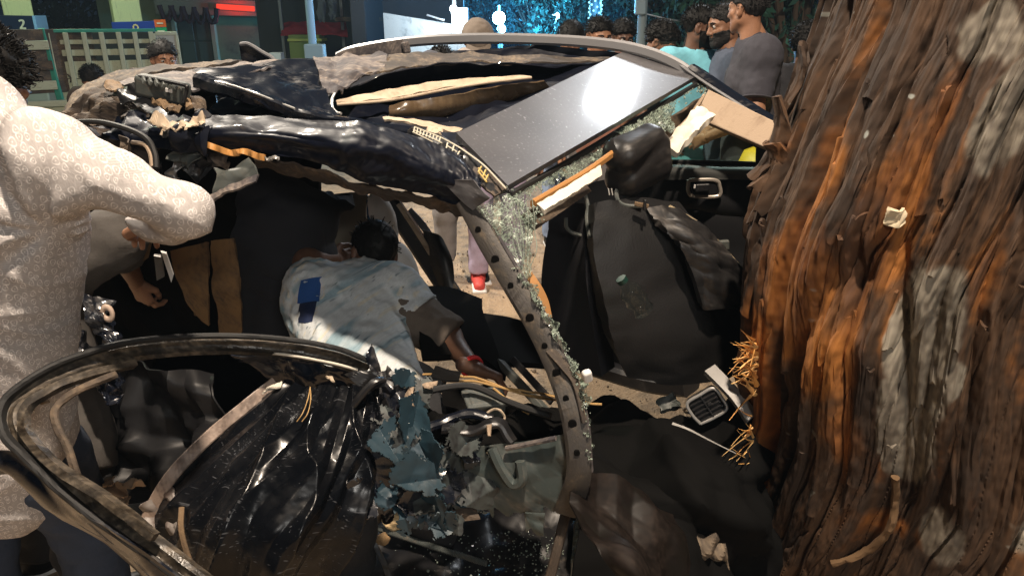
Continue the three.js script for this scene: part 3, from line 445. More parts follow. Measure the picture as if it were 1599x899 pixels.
// ---------------------------------------------------------------- trees and posts beyond the crowd
function leafTree(name, label, px, z, w, hLo, hHi, n, col, seed, trunkR = 0.16) {
  const r = rng(seed), p = P(px, 0, z), t = thing(name, label, 'tree', null, V(p.x, 0, p.z));
  const limbs = [sweep([V(0, 0, 0), V(0.05, hLo * 0.5, 0.03), V(-0.04, hLo, 0), V(0.1, (hLo + hHi) / 2, 0)], circle(trunkR, 10), { n: 16, up: V(1, 0, 0), scale: s => 1.15 - 0.7 * s, jit: q => 0.02 * ns(q.x * 9, q.y * 4, q.z * 9) })];
  const clumps = [];
  for (let i = 0; i < 16; i++) { const a = r() * 6.283, h = mix(hLo, hHi, r()), d = w * 0.5 * Math.sqrt(r()), c = V(Math.cos(a) * d, h, Math.sin(a) * d * 0.8); clumps.push([c, 0.3 + 0.45 * r()]); limbs.push(wire([V(0, Math.max(0.3, Math.min(h, hLo) * 0.9), 0), c.clone().multiplyScalar(0.5).setY(h - 0.2), c], 0.03, { n: 6, m: 5, up: V(0.3, 0, 1), scale: s => 1.2 - s * 0.8 })); }
  const pos = [], ix = [], cl = [], L = V(), q = new THREE.Quaternion();
  for (let i = 0; i < n; i++) { const [c, R] = clumps[Math.floor(r() * clumps.length)]; const d = V(r() - 0.5, r() - 0.5, r() - 0.5).normalize().multiplyScalar(R * Math.cbrt(r())); L.copy(c).add(d);
    q.setFromEuler(new THREE.Euler(r() * 6, r() * 6, r() * 6)); const s = 0.05 + 0.05 * r(), k = pos.length / 3, tone = 0.6 + 0.8 * r();
    for (const [x, y, zz] of [[-0.4, 0, 0], [0, 0.9, 0.12], [0.4, 0, 0], [0, -0.9, 0.08]]) { const v = V(x * s, y * s, zz * s).applyQuaternion(q).add(L); pos.push(v.x, v.y, v.z); cl.push(col[0] * tone, col[1] * tone, col[2] * tone); }
    ix.push(k, k + 1, k + 2, k, k + 2, k + 3); }
  const g = new THREE.BufferGeometry(); g.setAttribute('position', new THREE.Float32BufferAttribute(pos, 3)); g.setAttribute('color', new THREE.Float32BufferAttribute(cl, 3)); g.setIndex(ix); g.computeVertexNormals();
  part(t, 'trunk', limbs, std([0.09, 0.065, 0.045], 0.9)); part(t, 'crown', g, std([1, 1, 1], 1, { vertexColors: true }));
}
leafTree('leafy_tree', 'dark leafy tree behind the man in the grey T-shirt', 1250, 9, 2.6, 0.9, 3.1, 5200, [0.02, 0.075, 0.05], 11);
leafTree('leafy_tree', 'dark leafy tree beyond the man in the cyan shirt', 1140, 11, 3, 1.0, 3.1, 6200, [0.02, 0.07, 0.05], 12);
leafTree('leafy_tree', 'dense tree between the pale post and the brown trunk', 1035, 13, 2.6, 0.9, 3, 5200, [0.018, 0.06, 0.05], 13);
leafTree('leafy_tree', 'tree lit blue right behind the blue lamps', 835, 21, 4.2, 0.9, 3.4, 8000, [0.03, 0.1, 0.08], 14);
leafTree('leafy_tree', 'blue lit tree left of the glittering column', 905, 17, 2.0, 0.8, 2.6, 4200, [0.02, 0.07, 0.055], 15);
leafTree('leafy_tree', 'dark tree left of the brightest blue lamp', 745, 20, 2.6, 1.2, 3.4, 4200, [0.015, 0.06, 0.06], 16);
{ const p = P(1088, 20, 9.5), t = thing('bare_trunk', 'brown tree trunk behind the bearded man in cyan', 'tree trunk', null);
  part(t, 'trunk', sweep([V(p.x - 0.05, 0, p.z), V(p.x - 0.02, 1, p.z), V(p.x + 0.06, 1.8, p.z), V(p.x + 0.16, 3, p.z)], circle(0.13, 14), { n: 30, up: V(1, 0, 0), jit: q => 0.025 * ns(q.x * 20, q.y * 5, q.z * 20) }), std([1, 1, 1], 0.9, { map: blotch([0.2, 0.13, 0.08], [0.1, 0.07, 0.05], 0.4, 73) })); }
{ const p = P(1003, 30, 9), t = thing('pale_post', 'pale bluish post with a small box near its top', 'post', null);
  part(t, 'pole', new THREE.CylinderGeometry(0.05, 0.055, 3, 12).translate(p.x, 1.5, p.z), std([0.3, 0.4, 0.45], 0.6)); part(t, 'lamp_box', box(0.12, 0.2, 0.12, P(1000, 8, 8.95), null, 0.02), std([0.35, 0.5, 0.6], 0.5)); }
{ const p = P(930, 14, 13.6), t = thing('glitter_column', 'column wrapped in small glittering blue bulbs', 'column', null), r = rng(5), b = [];
  part(t, 'shaft', new THREE.CylinderGeometry(0.1, 0.1, 3, 14).translate(p.x, 1.5, p.z), std([0.05, 0.12, 0.16], 0.5));
  for (let i = 0; i < 60; i++) { const a = i * 2.4, h = 1.35 + i * 0.012; b.push(new THREE.SphereGeometry(0.018, 6, 4).translate(p.x + Math.cos(a) * 0.11, h, p.z + Math.sin(a) * 0.11)); }
  tag(part(t, 'small_bulb', b, lampGlow([0.3, 0.8, 1], 2.5)), null, null, null, 'stuff'); const L = new THREE.PointLight(new THREE.Color(0.2, 0.6, 1), 1.2, 0, 2); L.position.set(p.x, p.y, p.z + 0.4); L.castShadow = true; scene.add(L); }
single('overhead_cable', 'thin pale cable strung from the pale post', 'cable', wire([[1006, 21, 9], [1045, 30, 9.2], [1085, 36, 9.5], [1160, 46, 9.4], [1235, 50, 9]], 0.008, { n: 20, m: 5 }), std([0.45, 0.5, 0.55], 0.6));
single('background_hedge', 'dark hedge and scrub along the far edge of the yard', 'hedge', (() => { const r = rng(77), pos = [], ix = [], q = new THREE.Quaternion();
  for (let i = 0; i < 16000; i++) { const x = -16 + 38 * r(), h = 3.2 * Math.pow(r(), 1.1), z = -25 - 2.5 * r() + 1.2 * ns(x * 0.5, h); q.setFromEuler(new THREE.Euler(r() * 6, r() * 6, r() * 6)); const s = 0.13 + 0.1 * r(), k = pos.length / 3; for (const [a, b, c] of [[-0.5, 0, 0], [0, 0.9, 0.1], [0.5, 0, 0], [0, -0.9, 0]]) { const v = V(a * s, b * s, c * s).applyQuaternion(q); pos.push(v.x + x, v.y + h, v.z + z); } ix.push(k, k + 1, k + 2, k, k + 2, k + 3); }
  const g = new THREE.BufferGeometry(); g.setAttribute('position', new THREE.Float32BufferAttribute(pos, 3)); g.setIndex(ix); g.computeVertexNormals(); return g; })(), std([0.015, 0.05, 0.045], 0.8), null, 'stuff');
// ---------------------------------------------------------------- the big tree at the right
{
  const t = thing('big_tree', 'huge rough barked tree trunk that the car has hit, right edge', 'tree', null);
  const edge = [[1316, -60], [1308, 0], [1288, 60], [1262, 120], [1238, 190], [1216, 265], [1190, 330], [1175, 380], [1166, 470], [1168, 560], [1176, 640], [1170, 720], [1166, 800], [1146, 899], [1120, 1010]].map(q => P(q[0] + 10, q[1], 1.78)).reverse();
  edge.unshift(V(edge[0].x - 0.06, 0.0, -1.78)); edge.push(V(edge[edge.length - 1].x + 0.05, 2.6, -1.78));
  const edgeX = h => { let i = 0; while (i < edge.length - 2 && edge[i + 1].y < h) i++; const a = edge[i], b = edge[i + 1]; return mix(a.x, b.x, clamp((h - a.y) / (b.y - a.y))); };
  const R = h => 0.55 - 0.05 * clamp((h - 0.4) / 1.5) + 0.12 * Math.pow(clamp(1 - h / 0.4), 2), AX = h => edgeX(h) + R(h), AZ = -1.78;
  const SL = h => h < 1.1 ? 0.38 * (h - h * h / 2.2) + 0.03 * h : 0.209 + 0.03 * h;                          // the bark leans more towards the foot
  const crack = (s, h) => {                                          // s: metres round the trunk; long slanting fissures between bark ridges
    const q = s + SL(h) + 0.05 * ns(s * 3, h * 1.0, 4) + 0.012 * ns(s * 9, h * 3, 7);
    const a = 1 - Math.abs(ns(q * 7.5, h * 0.5 + 0.2 * ns(s * 4, h * 1.5, 1), 2)) * 4, b = 1 - Math.abs(ns(q * 18, h * 1.1, 9)) * 3.6;
    return [clamp(a), clamp(b)];
  };
  const terr = (t, k) => { const f = Math.floor(t), r = t - f; return (f + sstep(0.5 - k, 0.5 + k, r)); };
  const hash = (i, j, k) => { const v = Math.sin(i * 127.1 + j * 311.7 + k * 74.7) * 43758.5453; return v - Math.floor(v); };
  const plate = (x, y, sd) => { const gx = Math.floor(x), gy = Math.floor(y); let a = 9, b = 9, id = 0; for (let j = -1; j <= 1; j++) for (let i = -1; i <= 1; i++) { const X = gx + i, Y = gy + j, dx = X + 0.12 + 0.76 * hash(X, Y, sd) - x, dy = Y + 0.12 + 0.76 * hash(X, Y, sd + 3) - y, d = Math.sqrt(dx * dx + dy * dy); if (d < a) { b = a; a = d; id = hash(X, Y, sd + 7); } else if (d < b) b = d; } return [b - a, id]; };   // flat bark plates: distance to the edge and a number per plate
  const platesAt = (s, h) => { const q = s + SL(h) + 0.03 * ns(s * 5, h * 1.6, 31) + 0.006 * ns(s * 30, h * 11, 33), y = h + 0.05 * ns(s * 12, h * 5, 35); return [plate(q * 12.5, y * 0.95, 1), plate(q * 27, y * 2.6, 2)]; };
  const disp = (s, h) => { const [a] = crack(s, h), [[e1, i1], [e2, i2]] = platesAt(s, h), q = s + SL(h);
    return -0.05 * Math.pow(a, 1.3) - 0.022 * Math.pow(1 - sstep(0, 0.12, e1), 1.5) + 0.034 * (i1 - 0.5) * sstep(0, 0.1, e1) - 0.004 * (1 - sstep(0, 0.08, e2)) + 0.006 * (i2 - 0.5) * sstep(0, 0.1, e2) + 0.018 * ns(s * 6, h * 1.6, 3) + 0.003 * fbm(q * 30, h * 6, 5, 3) + 0.002 * ns(s * 42, h * 22, 9); };
  const R0 = 0.52, surf = (th, h, off = 0) => { const s = th * R0, r = R(h) + disp(s, h) + off; return V(AX(h) + Math.cos(th) * r, h, AZ + Math.sin(th) * r); };
  const find = (px, py) => { for (let z = 0.7; z < 2.4; z += 0.01) { const p = P(px, py, z); if (Math.hypot(p.x - AX(p.y), p.z - AZ) < R(p.y)) return [Math.atan2(p.z - AZ, p.x - AX(p.y)), p.y]; } return [Math.PI, P(px, py, 1.7).y]; };
  const T0 = -0.5, T1 = Math.PI * 1.25, H1 = 2.6;
  const patch = (px, py, rx, ry, k) => { const [a, h] = find(px, py); return [a, h, rx, ry, k]; };
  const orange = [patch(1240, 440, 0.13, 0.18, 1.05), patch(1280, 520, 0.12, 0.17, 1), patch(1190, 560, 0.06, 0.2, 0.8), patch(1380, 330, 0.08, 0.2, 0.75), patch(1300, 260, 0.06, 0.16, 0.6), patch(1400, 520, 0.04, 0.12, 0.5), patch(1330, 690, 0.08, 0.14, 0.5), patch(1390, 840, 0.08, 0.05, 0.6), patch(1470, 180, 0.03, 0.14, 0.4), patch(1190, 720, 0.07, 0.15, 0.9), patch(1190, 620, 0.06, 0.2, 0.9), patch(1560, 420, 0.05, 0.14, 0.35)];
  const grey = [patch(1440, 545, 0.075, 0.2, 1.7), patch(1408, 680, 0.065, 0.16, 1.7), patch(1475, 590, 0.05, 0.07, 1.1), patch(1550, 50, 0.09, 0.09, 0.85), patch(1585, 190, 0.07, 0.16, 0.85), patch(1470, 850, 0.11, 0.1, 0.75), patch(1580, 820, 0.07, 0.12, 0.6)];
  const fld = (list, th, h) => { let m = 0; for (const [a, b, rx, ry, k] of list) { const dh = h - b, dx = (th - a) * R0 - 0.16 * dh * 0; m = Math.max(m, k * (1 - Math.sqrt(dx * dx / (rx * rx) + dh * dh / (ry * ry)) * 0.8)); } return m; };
  const colour = (th, h) => {
    const s = th * R0, q = s + SL(h), f = ns(q * 60, h * 9, 3) * 0.25 + ns(q * 150, h * 30, 6) * 0.22 + 0.55 * ns(q * 20, h * 3.2, 12) + 0.15 * ns(s * 46, h * 30, 14), w = ns(q * 14, h * 3, 21) * 0.35 + ns(q * 34, h * 8, 25) * 0.25 + ns(s * 70, h * 60, 2) * 0.08;
    let c = mixc([0.027, 0.0145, 0.0075], [0.092, 0.046, 0.02], sstep(-0.5, 0.6, f));
    { const [[, i1], [, i2]] = platesAt(s, h), t = 0.68 + 0.5 * i1 + 0.2 * i2; c = [c[0] * t, c[1] * t, c[2] * t]; }
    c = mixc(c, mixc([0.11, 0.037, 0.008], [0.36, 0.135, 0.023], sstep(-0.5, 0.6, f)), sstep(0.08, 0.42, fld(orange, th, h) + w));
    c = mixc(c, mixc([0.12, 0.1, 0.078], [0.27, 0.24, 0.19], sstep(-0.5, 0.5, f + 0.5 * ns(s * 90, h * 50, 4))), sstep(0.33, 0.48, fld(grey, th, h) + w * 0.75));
    const li = ns(s * 30, h * 26, 41); if (li > 0.66) c = mixc(c, [0.4, 0.42, 0.38], sstep(0.66, 0.72, li) * (h > 1.25 ? 0.8 : 0.25));
    c = mixc(c, [0.022, 0.014, 0.01], sstep(0.12, 0.34, ns(q * 16, h * 2, 51)) * 0.65 * (1 - 0.8 * sstep(0.3, 0.5, fld(grey, th, h))));
    return lin(...c); };
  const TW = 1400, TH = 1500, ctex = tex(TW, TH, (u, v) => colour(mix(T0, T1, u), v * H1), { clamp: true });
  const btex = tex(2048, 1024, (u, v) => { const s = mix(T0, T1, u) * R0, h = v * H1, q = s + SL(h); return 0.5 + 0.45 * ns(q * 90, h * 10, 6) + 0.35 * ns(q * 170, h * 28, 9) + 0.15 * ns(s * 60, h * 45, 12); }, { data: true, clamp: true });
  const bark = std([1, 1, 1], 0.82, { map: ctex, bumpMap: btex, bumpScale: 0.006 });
  const nu = 820, nv = 520, pos = [], uv = [], ix = [];
  for (let j = 0; j <= nv; j++) for (let i = 0; i <= nu; i++) { const th = mix(T0, T1, i / nu), h = j / nv * H1, p = surf(th, h); pos.push(p.x, p.y, p.z); uv.push(i / nu, j / nv); }
  for (let j = 0; j < nv; j++) for (let i = 0; i < nu; i++) { const a = j * (nu + 1) + i, b = a + 1, c = a + nu + 1, d = c + 1; ix.push(a, c, b, b, c, d); }
  const g = new THREE.BufferGeometry(); g.setAttribute('position', new THREE.Float32BufferAttribute(pos, 3)); g.setAttribute('uv', new THREE.Float32BufferAttribute(uv, 2)); g.setIndex(ix);
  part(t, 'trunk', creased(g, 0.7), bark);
  { const bk = [], bi = []; for (let j = 0; j <= 20; j++) for (let i = 0; i <= 30; i++) { const th = mix(T1, T0 + 2 * Math.PI, i / 30), h = j / 20 * H1, p = surf(th, h); bk.push(p.x, p.y, p.z); } for (let j = 0; j < 20; j++) for (let i = 0; i < 30; i++) { const a = j * 31 + i; bi.push(a, a + 31, a + 1, a + 1, a + 31, a + 32); } const b = new THREE.BufferGeometry(); b.setAttribute('position', new THREE.Float32BufferAttribute(bk, 3)); b.setIndex(bi); b.computeVertexNormals(); worldUV(b); part(t, 'trunk_back', b, std([0.07, 0.045, 0.03], 0.9)); }
  // the trunk goes on above the picture and carries a crown there
  part(t, 'upper_trunk', sweep([V(AX(2.55), 2.5, AZ), V(AX(2.6) + 0.05, 4, AZ), V(AX(2.6) + 0.4, 6.5, AZ + 0.1)], circle(0.47, 20), { n: 20, up: V(1, 0, 0), scale: s => 1 - 0.4 * s, jit: p => 0.04 * ns(p.x * 6, p.y * 1.5, p.z * 6) }), std([0.09, 0.06, 0.04], 0.9));
  // loose bark strips, each its own piece; uv taken from the same wood
  const r = rng(2024), barkVar = bark;
  const strip = (th, h, len, wid, lift, slant, seed) => {
    const rows = [], q = rng(seed), nA = 5; const la = q() * 0.4, n = 6;
    for (let j = 0; j <= n; j++) { const v = j / n, row = [], ww = wid * (0.35 + 0.65 * Math.sin(Math.PI * clamp(v * 0.9 + 0.06))) * (0.75 + 0.5 * q());
      for (let i = 0; i < nA; i++) { const u = i / (nA - 1) - 0.5; const s = u * ww + slant * (v - 0.5) * len + 0.003 * (q() - 0.5); row.push(surf(th + s / R0, h + (v - 0.5) * len + 0.02 * (q() - 0.5), lift * (0.35 + 0.65 * Math.pow(Math.abs(v - 0.5) * 2, 2)) + 0.005 - 0.014 * (u * u * 4) * (q() * 0.7 + 0.3) + 0.003 * (q() - 0.5))); } rows.push(row); }
    const gg = sheet(rows, { nu: 6, nv: 16, th: 0.006 + 0.006 * q(), fold: [0.0015, 40, seed, 2], crease: 0.8 });
    const p = gg.attributes.position, uu = []; for (let i = 0; i < p.count; i++) { const y = p.getY(i); let a = Math.atan2(p.getZ(i) - AZ, p.getX(i) - AX(y)); if (a < T0) a += 2 * Math.PI; uu.push(clamp((a - T0) / (T1 - T0)), clamp(y / H1)); } gg.setAttribute('uv', new THREE.Float32BufferAttribute(uu, 2));
    return gg; };
  for (let i = 0; i < 34; i++) { const px = 1175 + 440 * r(), py = -20 + 940 * r(); const [th, h] = find(px, py); if (h < 0.1) continue; part(t, 'bark_strip', strip(th, h, 0.28 + 0.4 * r(), 0.016 + 0.03 * r(), 0.001 + 0.008 * r() * r(), -(0.03 + Math.max(0, 0.38 * (1 - h / 1.1))) + 0.06 * (r() - 0.5), 100 + i), barkVar); }
  // strips that stand off the left edge
  for (const [px, py, len, w, lift] of [[1225, 215, 0.2, 0.06, 0.05], [1215, 260, 0.12, 0.05, 0.05], [1200, 300, 0.16, 0.04, 0.03], [1185, 345, 0.14, 0.05, 0.03], [1172, 500, 0.25, 0.035, 0.025], [1180, 420, 0.25, 0.04, 0.02], [1250, 130, 0.18, 0.05, 0.03], [1275, 40, 0.25, 0.05, 0.02], [1175, 620, 0.16, 0.04, 0.03]]) { const [th, h] = find(px + 4, py); part(t, 'bark_flap', strip(th, h, len, w, lift, -0.05, px), barkVar); }
  // split wood splinters where the car struck
  const sm = [std([0.7, 0.36, 0.1], 0.7), std([0.55, 0.27, 0.08], 0.75), std([0.8, 0.5, 0.2], 0.7)];
  const spl = (px, py, dx, dy, w, k) => { const a = P(px, py, 1.72), b = P(px + dx, py + dy, 1.68 - 0.05 * r()), m = a.clone().lerp(b, 0.5).add(V(0, (r() - 0.5) * 0.015, 0.01 * (r() - 0.5))); part(t, 'splinter', sweep([a, m, b], [[w, 0], [0, w * 0.5], [-w, 0], [0, -w * 0.5]], { n: 5, up: V(0, 0, 1), scale: s => 1 - 0.85 * s, twist: s => s * 1.5 }), sm[k]); };
  for (let i = 0; i < 44; i++) { const q = r(); spl(1172 + 12 * r(), 530 + 90 * q, -8 - 30 * r(), -30 + 70 * r(), 0.003 + 0.005 * r(), i % 3); }
  for (const [px, py, dx, dy] of [[1176, 668, -34, 28], [1174, 676, -46, 36], [1172, 700, -40, 50], [1168, 706, -30, 12], [1176, 690, -26, 30], [1164, 742, -56, -2], [1166, 746, -50, 8], [1160, 712, -28, 34], [1165, 735, -35, 20]]) spl(px, py, dx, dy, 0.004, 2);
  for (let i = 0; i < 26; i++) spl(1170 + 8 * r(), 640 + 150 * r(), -6 - 22 * r(), -24 + 50 * r(), 0.003 + 0.003 * r(), i % 3);
  for (let i = 0; i < 50; i++) { const q = r(); spl(1150 + 22 * q, 880 + 25 * r(), -30 + 36 * r(), -50 - 40 * r(), 0.004 + 0.004 * r(), i % 3); }
  { const rows = []; for (let j = 0; j <= 4; j++) { const row = []; for (let i = 0; i <= 4; i++) row.push(P(1128 + 9 * i + 6 * r(), 905 - 22 * j - 5 * r() * i, 1.7 - 0.04 * Math.sin(i * 0.8))); rows.push(row); } part(t, 'split_wood', sheet(rows, { nu: 24, nv: 24, th: 0.012, fold: [0.006, 40, 8] }), sm[1]); }
  { const p = find(1396, 338), a = surf(p[0], p[1], 0.012); part(t, 'wood_chip', sheet([[a.clone().add(V(-0.02, -0.016, 0)), a.clone().add(V(0.005, -0.02, 0.012)), a.clone().add(V(0.02, -0.01, 0))], [a.clone().add(V(-0.015, 0.02, 0)), a.clone().add(V(0.004, 0.014, 0.014)), a.clone().add(V(0.016, 0.018, 0))]], { nu: 8, nv: 8, th: 0.006, fold: [0.003, 50, 2] }), std([0.6, 0.5, 0.34], 0.8)); }
  { const a = [[1300, 880], [1340, 872], [1380, 838], [1388, 790], [1390, 755]].map(([x, y]) => { const q = find(x, y); return surf(q[0], q[1], 0.02); }); part(t, 'broken_branch', sweep(a, circle(0.009, 8), { n: 30, up: V(0, 0, 1), jit: p => 0.006 * ns(p.x * 60, p.y * 60, p.z * 60) }), std([0.13, 0.075, 0.034], 0.9)); }
}
// ---------------------------------------------------------------- the wrecked car
const car = thing('wrecked_car', 'crushed dark car with torn roof and missing doors, in front of the tree', 'car', null);
const cp = (n, g, m, l) => part(car, n, g, m, l);
const dustBrown = std([1, 1, 1], 0.85, { map: blotch([0.05, 0.038, 0.03], [0.16, 0.115, 0.075], 0.5, 80), bumpMap: grainTex, bumpScale: 0.0012 });
const glossBrown = phys([1, 1, 1], 1, { map: blotch([0.09, 0.06, 0.035], [0.16, 0.11, 0.06], 0.4, 83), roughnessMap: roughBlotch(0.25, 0.6, 0.3, 83) });  // brown stands in for the beige strip mirrored in dark gloss
const rr = rng(909);
// --- roof
cp('roof_underlay', sheet([[[135, 215, 2.34], [330, 216, 2.05], [520, 228, 1.87], [640, 242, 1.77], [722, 250, 1.73]], [[135, 200, 2.42], [330, 198, 2.2], [520, 206, 2.02], [640, 218, 1.92], [722, 230, 1.84]], [[150, 160, 2.7], [330, 160, 2.58], [520, 176, 2.42], [680, 186, 2.32], [800, 185, 2.24]], [[150, 150, 3.1], [330, 125, 3.2], [520, 108, 3.18], [740, 84, 3.08], [970, 92, 2.9]]], { nu: 60, nv: 40, th: 0.004, fold: [0.012, 6, 4] }), M.navy);  // added sheet under the roof pieces, shades the cabin and darkens gaps
cp('roof_underlay', sheet([[[600, 98, 3.08], [740, 78, 3.0], [860, 74, 2.95], [985, 84, 2.86]], [[580, 150, 2.86], [720, 140, 2.84], [850, 130, 2.84], [960, 104, 2.86]], [[600, 190, 2.62], [720, 195, 2.6], [800, 180, 2.62], [930, 120, 2.78]]], { nu: 50, nv: 30, th: 0.004, fold: [0.01, 5, 14] }), M.navy);
cp('roof_rail', sweep([[528, 89, 3.25], [556, 78, 3.2], [640, 65, 3.1], [740, 60, 3.0], [860, 62, 2.92], [950, 69, 2.85], [1010, 81, 2.8], [1058, 101, 2.75], [1098, 130, 2.7]], rect(0.028, 0.04, 0.3), { n: 60 }), M.rail);
cp('roof_rail_foot', sweep([[532, 90, 3.2], [575, 78, 3.16], [632, 69, 3.1]], [[-0.02, -0.035], [0.02, -0.035], [0.02, 0.02], [-0.02, 0.02]], { n: 14 }), M.dustyGrey);
cp('roof_rail_foot', box(0.03, 0.045, 0.03, P(634, 74, 3.08), [0, 0.3, 0.2], 0.008), M.dustyGrey);
cp('roof_edge', sheet([[[490, 92, 2.75], [560, 88, 2.78], [640, 84, 2.8], [720, 84, 2.8], [800, 87, 2.8], [950, 92, 2.86]], [[530, 128, 2.42], [600, 113, 2.48], [680, 101, 2.58], [740, 97, 2.64], [810, 99, 2.66], [955, 97, 2.82]]], { nu: 60, nv: 8, th: 0.006, fold: [0.004, 14, 3] }), M.dusty, 'dusty bent roof edge');
cp('roof_edge', sheet([[[520, 142, 2.4], [600, 115, 2.47], [680, 103, 2.57], [740, 99, 2.63], [810, 101, 2.65], [955, 98.5, 2.82]], [[522, 152, 2.5], [610, 138, 2.62], [690, 124, 2.7], [750, 118, 2.74], [820, 116, 2.76], [950, 106, 2.86]], [[524, 160, 2.6], [620, 155, 2.7], [700, 142, 2.76], [760, 132, 2.8], [830, 124, 2.8], [945, 112, 2.88]]], { nu: 60, nv: 16, th: 0.004, fold: [0.006, 6, 8] }), M.navy);
cp('sunroof_frame', sheet([[[524, 157, 2.3], [600, 142, 2.36], [700, 126, 2.42], [828, 118, 2.5]], [[526, 162, 2.26], [610, 154, 2.32], [705, 136, 2.39], [828, 122, 2.48]]], { nu: 44, nv: 8, th: 0.006, fold: [0.002, 20, 5] }), M.trim, 'pale sunroof frame strip');
cp('sunroof_frame', sweep([[526, 163, 2.25], [610, 156, 2.31], [705, 138, 2.38], [768, 128, 2.43], [830, 121, 2.47]], circle(0.0045, 8), { n: 40 }), M.trim);
cp('reflecting_sheet', sheet([[[608, 166, 2.3], [690, 150, 2.36], [760, 136, 2.42], [850, 126, 2.52]], [[606, 178, 2.28], [690, 172, 2.36], [770, 158, 2.46], [860, 140, 2.56]], [[610, 184, 2.36], [680, 192, 2.42], [750, 176, 2.52], [850, 150, 2.6]]], { nu: 44, nv: 20, th: 0.005, fold: [0.006, 7, 9] }), glossBrown);  // roof sheet with the mirrored beige put into its colour
for (const [x, y, w, h] of [[697, 186, 3, 24], [713, 186, 3, 26], [728, 184, 3, 28], [741, 182, 4, 30], [754, 180, 4, 32], [766, 178, 9, 36], [777, 174, 7, 32]]) cp('roof_slat', bar([x, y - h / 2 + 4, 2.42], [x + 6, y + h / 2, 2.3], w * 0.0021, 0.006, 0.001), w > 5 ? M.cream : M.silver);
cp('trim_strip', sheet([[[598, 182, 2.04], [650, 189, 2.02], [722, 203, 1.99]], [[600, 186, 2.02], [650, 196, 2.0], [716, 208, 1.97]]], { nu: 24, nv: 4, th: 0.006, fold: [0.003, 18, 6] }), M.trim);
cp('torn_trim', sheet([[[668, 197, 1.96], [690, 203, 1.96]], [[664, 204, 1.92], [692, 214, 1.92]]], { nu: 10, nv: 6, fold: [0.004, 30, 2] }), M.trim);
cp('roof_fold', sheet([[[300, 113, 2.6], [385, 101, 2.66], [440, 95, 2.7], [492, 90, 2.74]], [[325, 130, 2.36], [400, 118, 2.42], [460, 112, 2.46], [505, 118, 2.44]], [[360, 140, 2.2], [420, 145, 2.2], [470, 150, 2.2], [512, 152, 2.24]], [[405, 158, 2.08], [450, 172, 2.05], [495, 180, 2.03], [532, 186, 2.02]]], { nu: 60, nv: 40, th: 0.004, fold: [0.005, 6, 21], disp: (u, v) => 0.014 * ns(u * 3, v * 2.5, 6), crease: 0.9 }), M.paint, 'black crumpled fold of the roof');
cp('roof_facet', sheet([[[488, 91, 2.72], [540, 88, 2.75], [606, 86, 2.76]], [[497, 112, 2.46], [545, 108, 2.5], [596, 107, 2.5]], [[500, 130, 2.36], [530, 130, 2.38], [560, 124, 2.42]], [[512, 146, 2.28], [522, 146, 2.28], [532, 140, 2.32]]], { nu: 30, nv: 30, th: 0.005, fold: [0.006, 13, 23] }), M.dustyGrey);
cp('bent_rod', wire([[522, 146, 2.26], [518, 155, 2.2], [519, 168, 2.15], [526, 176, 2.1], [532, 177, 2.08]], 0.004, { n: 20 }), M.silver);
// --- rear of the roof
cp('rear_roof', sheet([[[92, 190, 2.86], [125, 140, 3.0], [200, 110, 3.06], [300, 101, 3.02], [378, 96, 2.98]], [[100, 195, 2.72], [140, 155, 2.8], [215, 121, 2.88], [305, 107, 2.88], [378, 100, 2.86]]], { nu: 50, nv: 12, th: 0.014, fold: [0.004, 12, 31] }), M.dusty, 'dusty rear roof panel');
cp('rear_roof', sheet([[[180, 132, 2.7], [230, 118, 2.78], [310, 107, 2.78], [400, 99, 2.74], [480, 93, 2.72]], [[240, 128, 2.5], [275, 124, 2.52], [330, 120, 2.55], [390, 110, 2.6], [440, 102, 2.64]], [[285, 132, 2.32], [300, 145, 2.24], [330, 134, 2.32], [375, 116, 2.44], [405, 108, 2.5]]], { nu: 50, nv: 26, th: 0.006, fold: [0.006, 10, 33] }), M.dustyGrey);
cp('rear_roof_liner', sheet([[[110, 190, 2.7], [160, 150, 2.78], [240, 128, 2.8], [340, 116, 2.82]], [[180, 190, 2.4], [230, 180, 2.4], [290, 175, 2.4], [340, 165, 2.4]]], { nu: 24, nv: 16, fold: [0.012, 8, 35] }), M.black);
cp('quarter_plate', sheet([[[96, 188, 2.72], [130, 155, 2.62], [150, 140, 2.6], [172, 128, 2.62]], [[110, 192, 2.5], [142, 170, 2.46], [168, 152, 2.42], [192, 148, 2.4]], [[128, 194, 2.38], [165, 188, 2.3], [200, 182, 2.24], [234, 179, 2.18]]], { nu: 40, nv: 30, th: 0.005, fold: [0.014, 7, 37] }), dustBrown);
cp('torn_flap', sheet([[[160, 133, 2.46], [172, 124, 2.5], [188, 129, 2.48]], [[165, 139, 2.4], [178, 143, 2.36], [192, 137, 2.4]]], { nu: 12, nv: 10, th: 0.005, fold: [0.005, 20, 3] }), M.tan);
{ const h = cp('lamp_housing', [box(0.155, 0.06, 0.05, P(254, 139, 2.2), [0.1, -0.2, -0.16], 0.012)], M.greyPlastic);
  part(h, 'frame', wire([[216, 152, 2.2], [214, 124, 2.2], [220, 120, 2.19], [284, 132, 2.12], [291, 140, 2.12], [286, 160, 2.12]], 0.0055, { n: 40 }), M.plastic);
  for (let i = 0; i < 7; i++) part(h, 'rib', bar([222 + i * 10, 121 + i * 1.8, 2.16], [225 + i * 10, 129 + i * 1.8, 2.13], 0.006, 0.012, 0.001), M.greyPlastic);
  part(h, 'label_plate', box(0.02, 0.011, 0.004, P(263, 141, 2.142), [0.1, -0.2, -0.1], 0.001), M.white); }
cp('dark_liner', sheet([[[182, 140, 2.3], [215, 128, 2.3]], [[184, 160, 2.25], [216, 156, 2.22]]], { nu: 12, nv: 12, fold: [0.01, 14, 6] }), M.black);
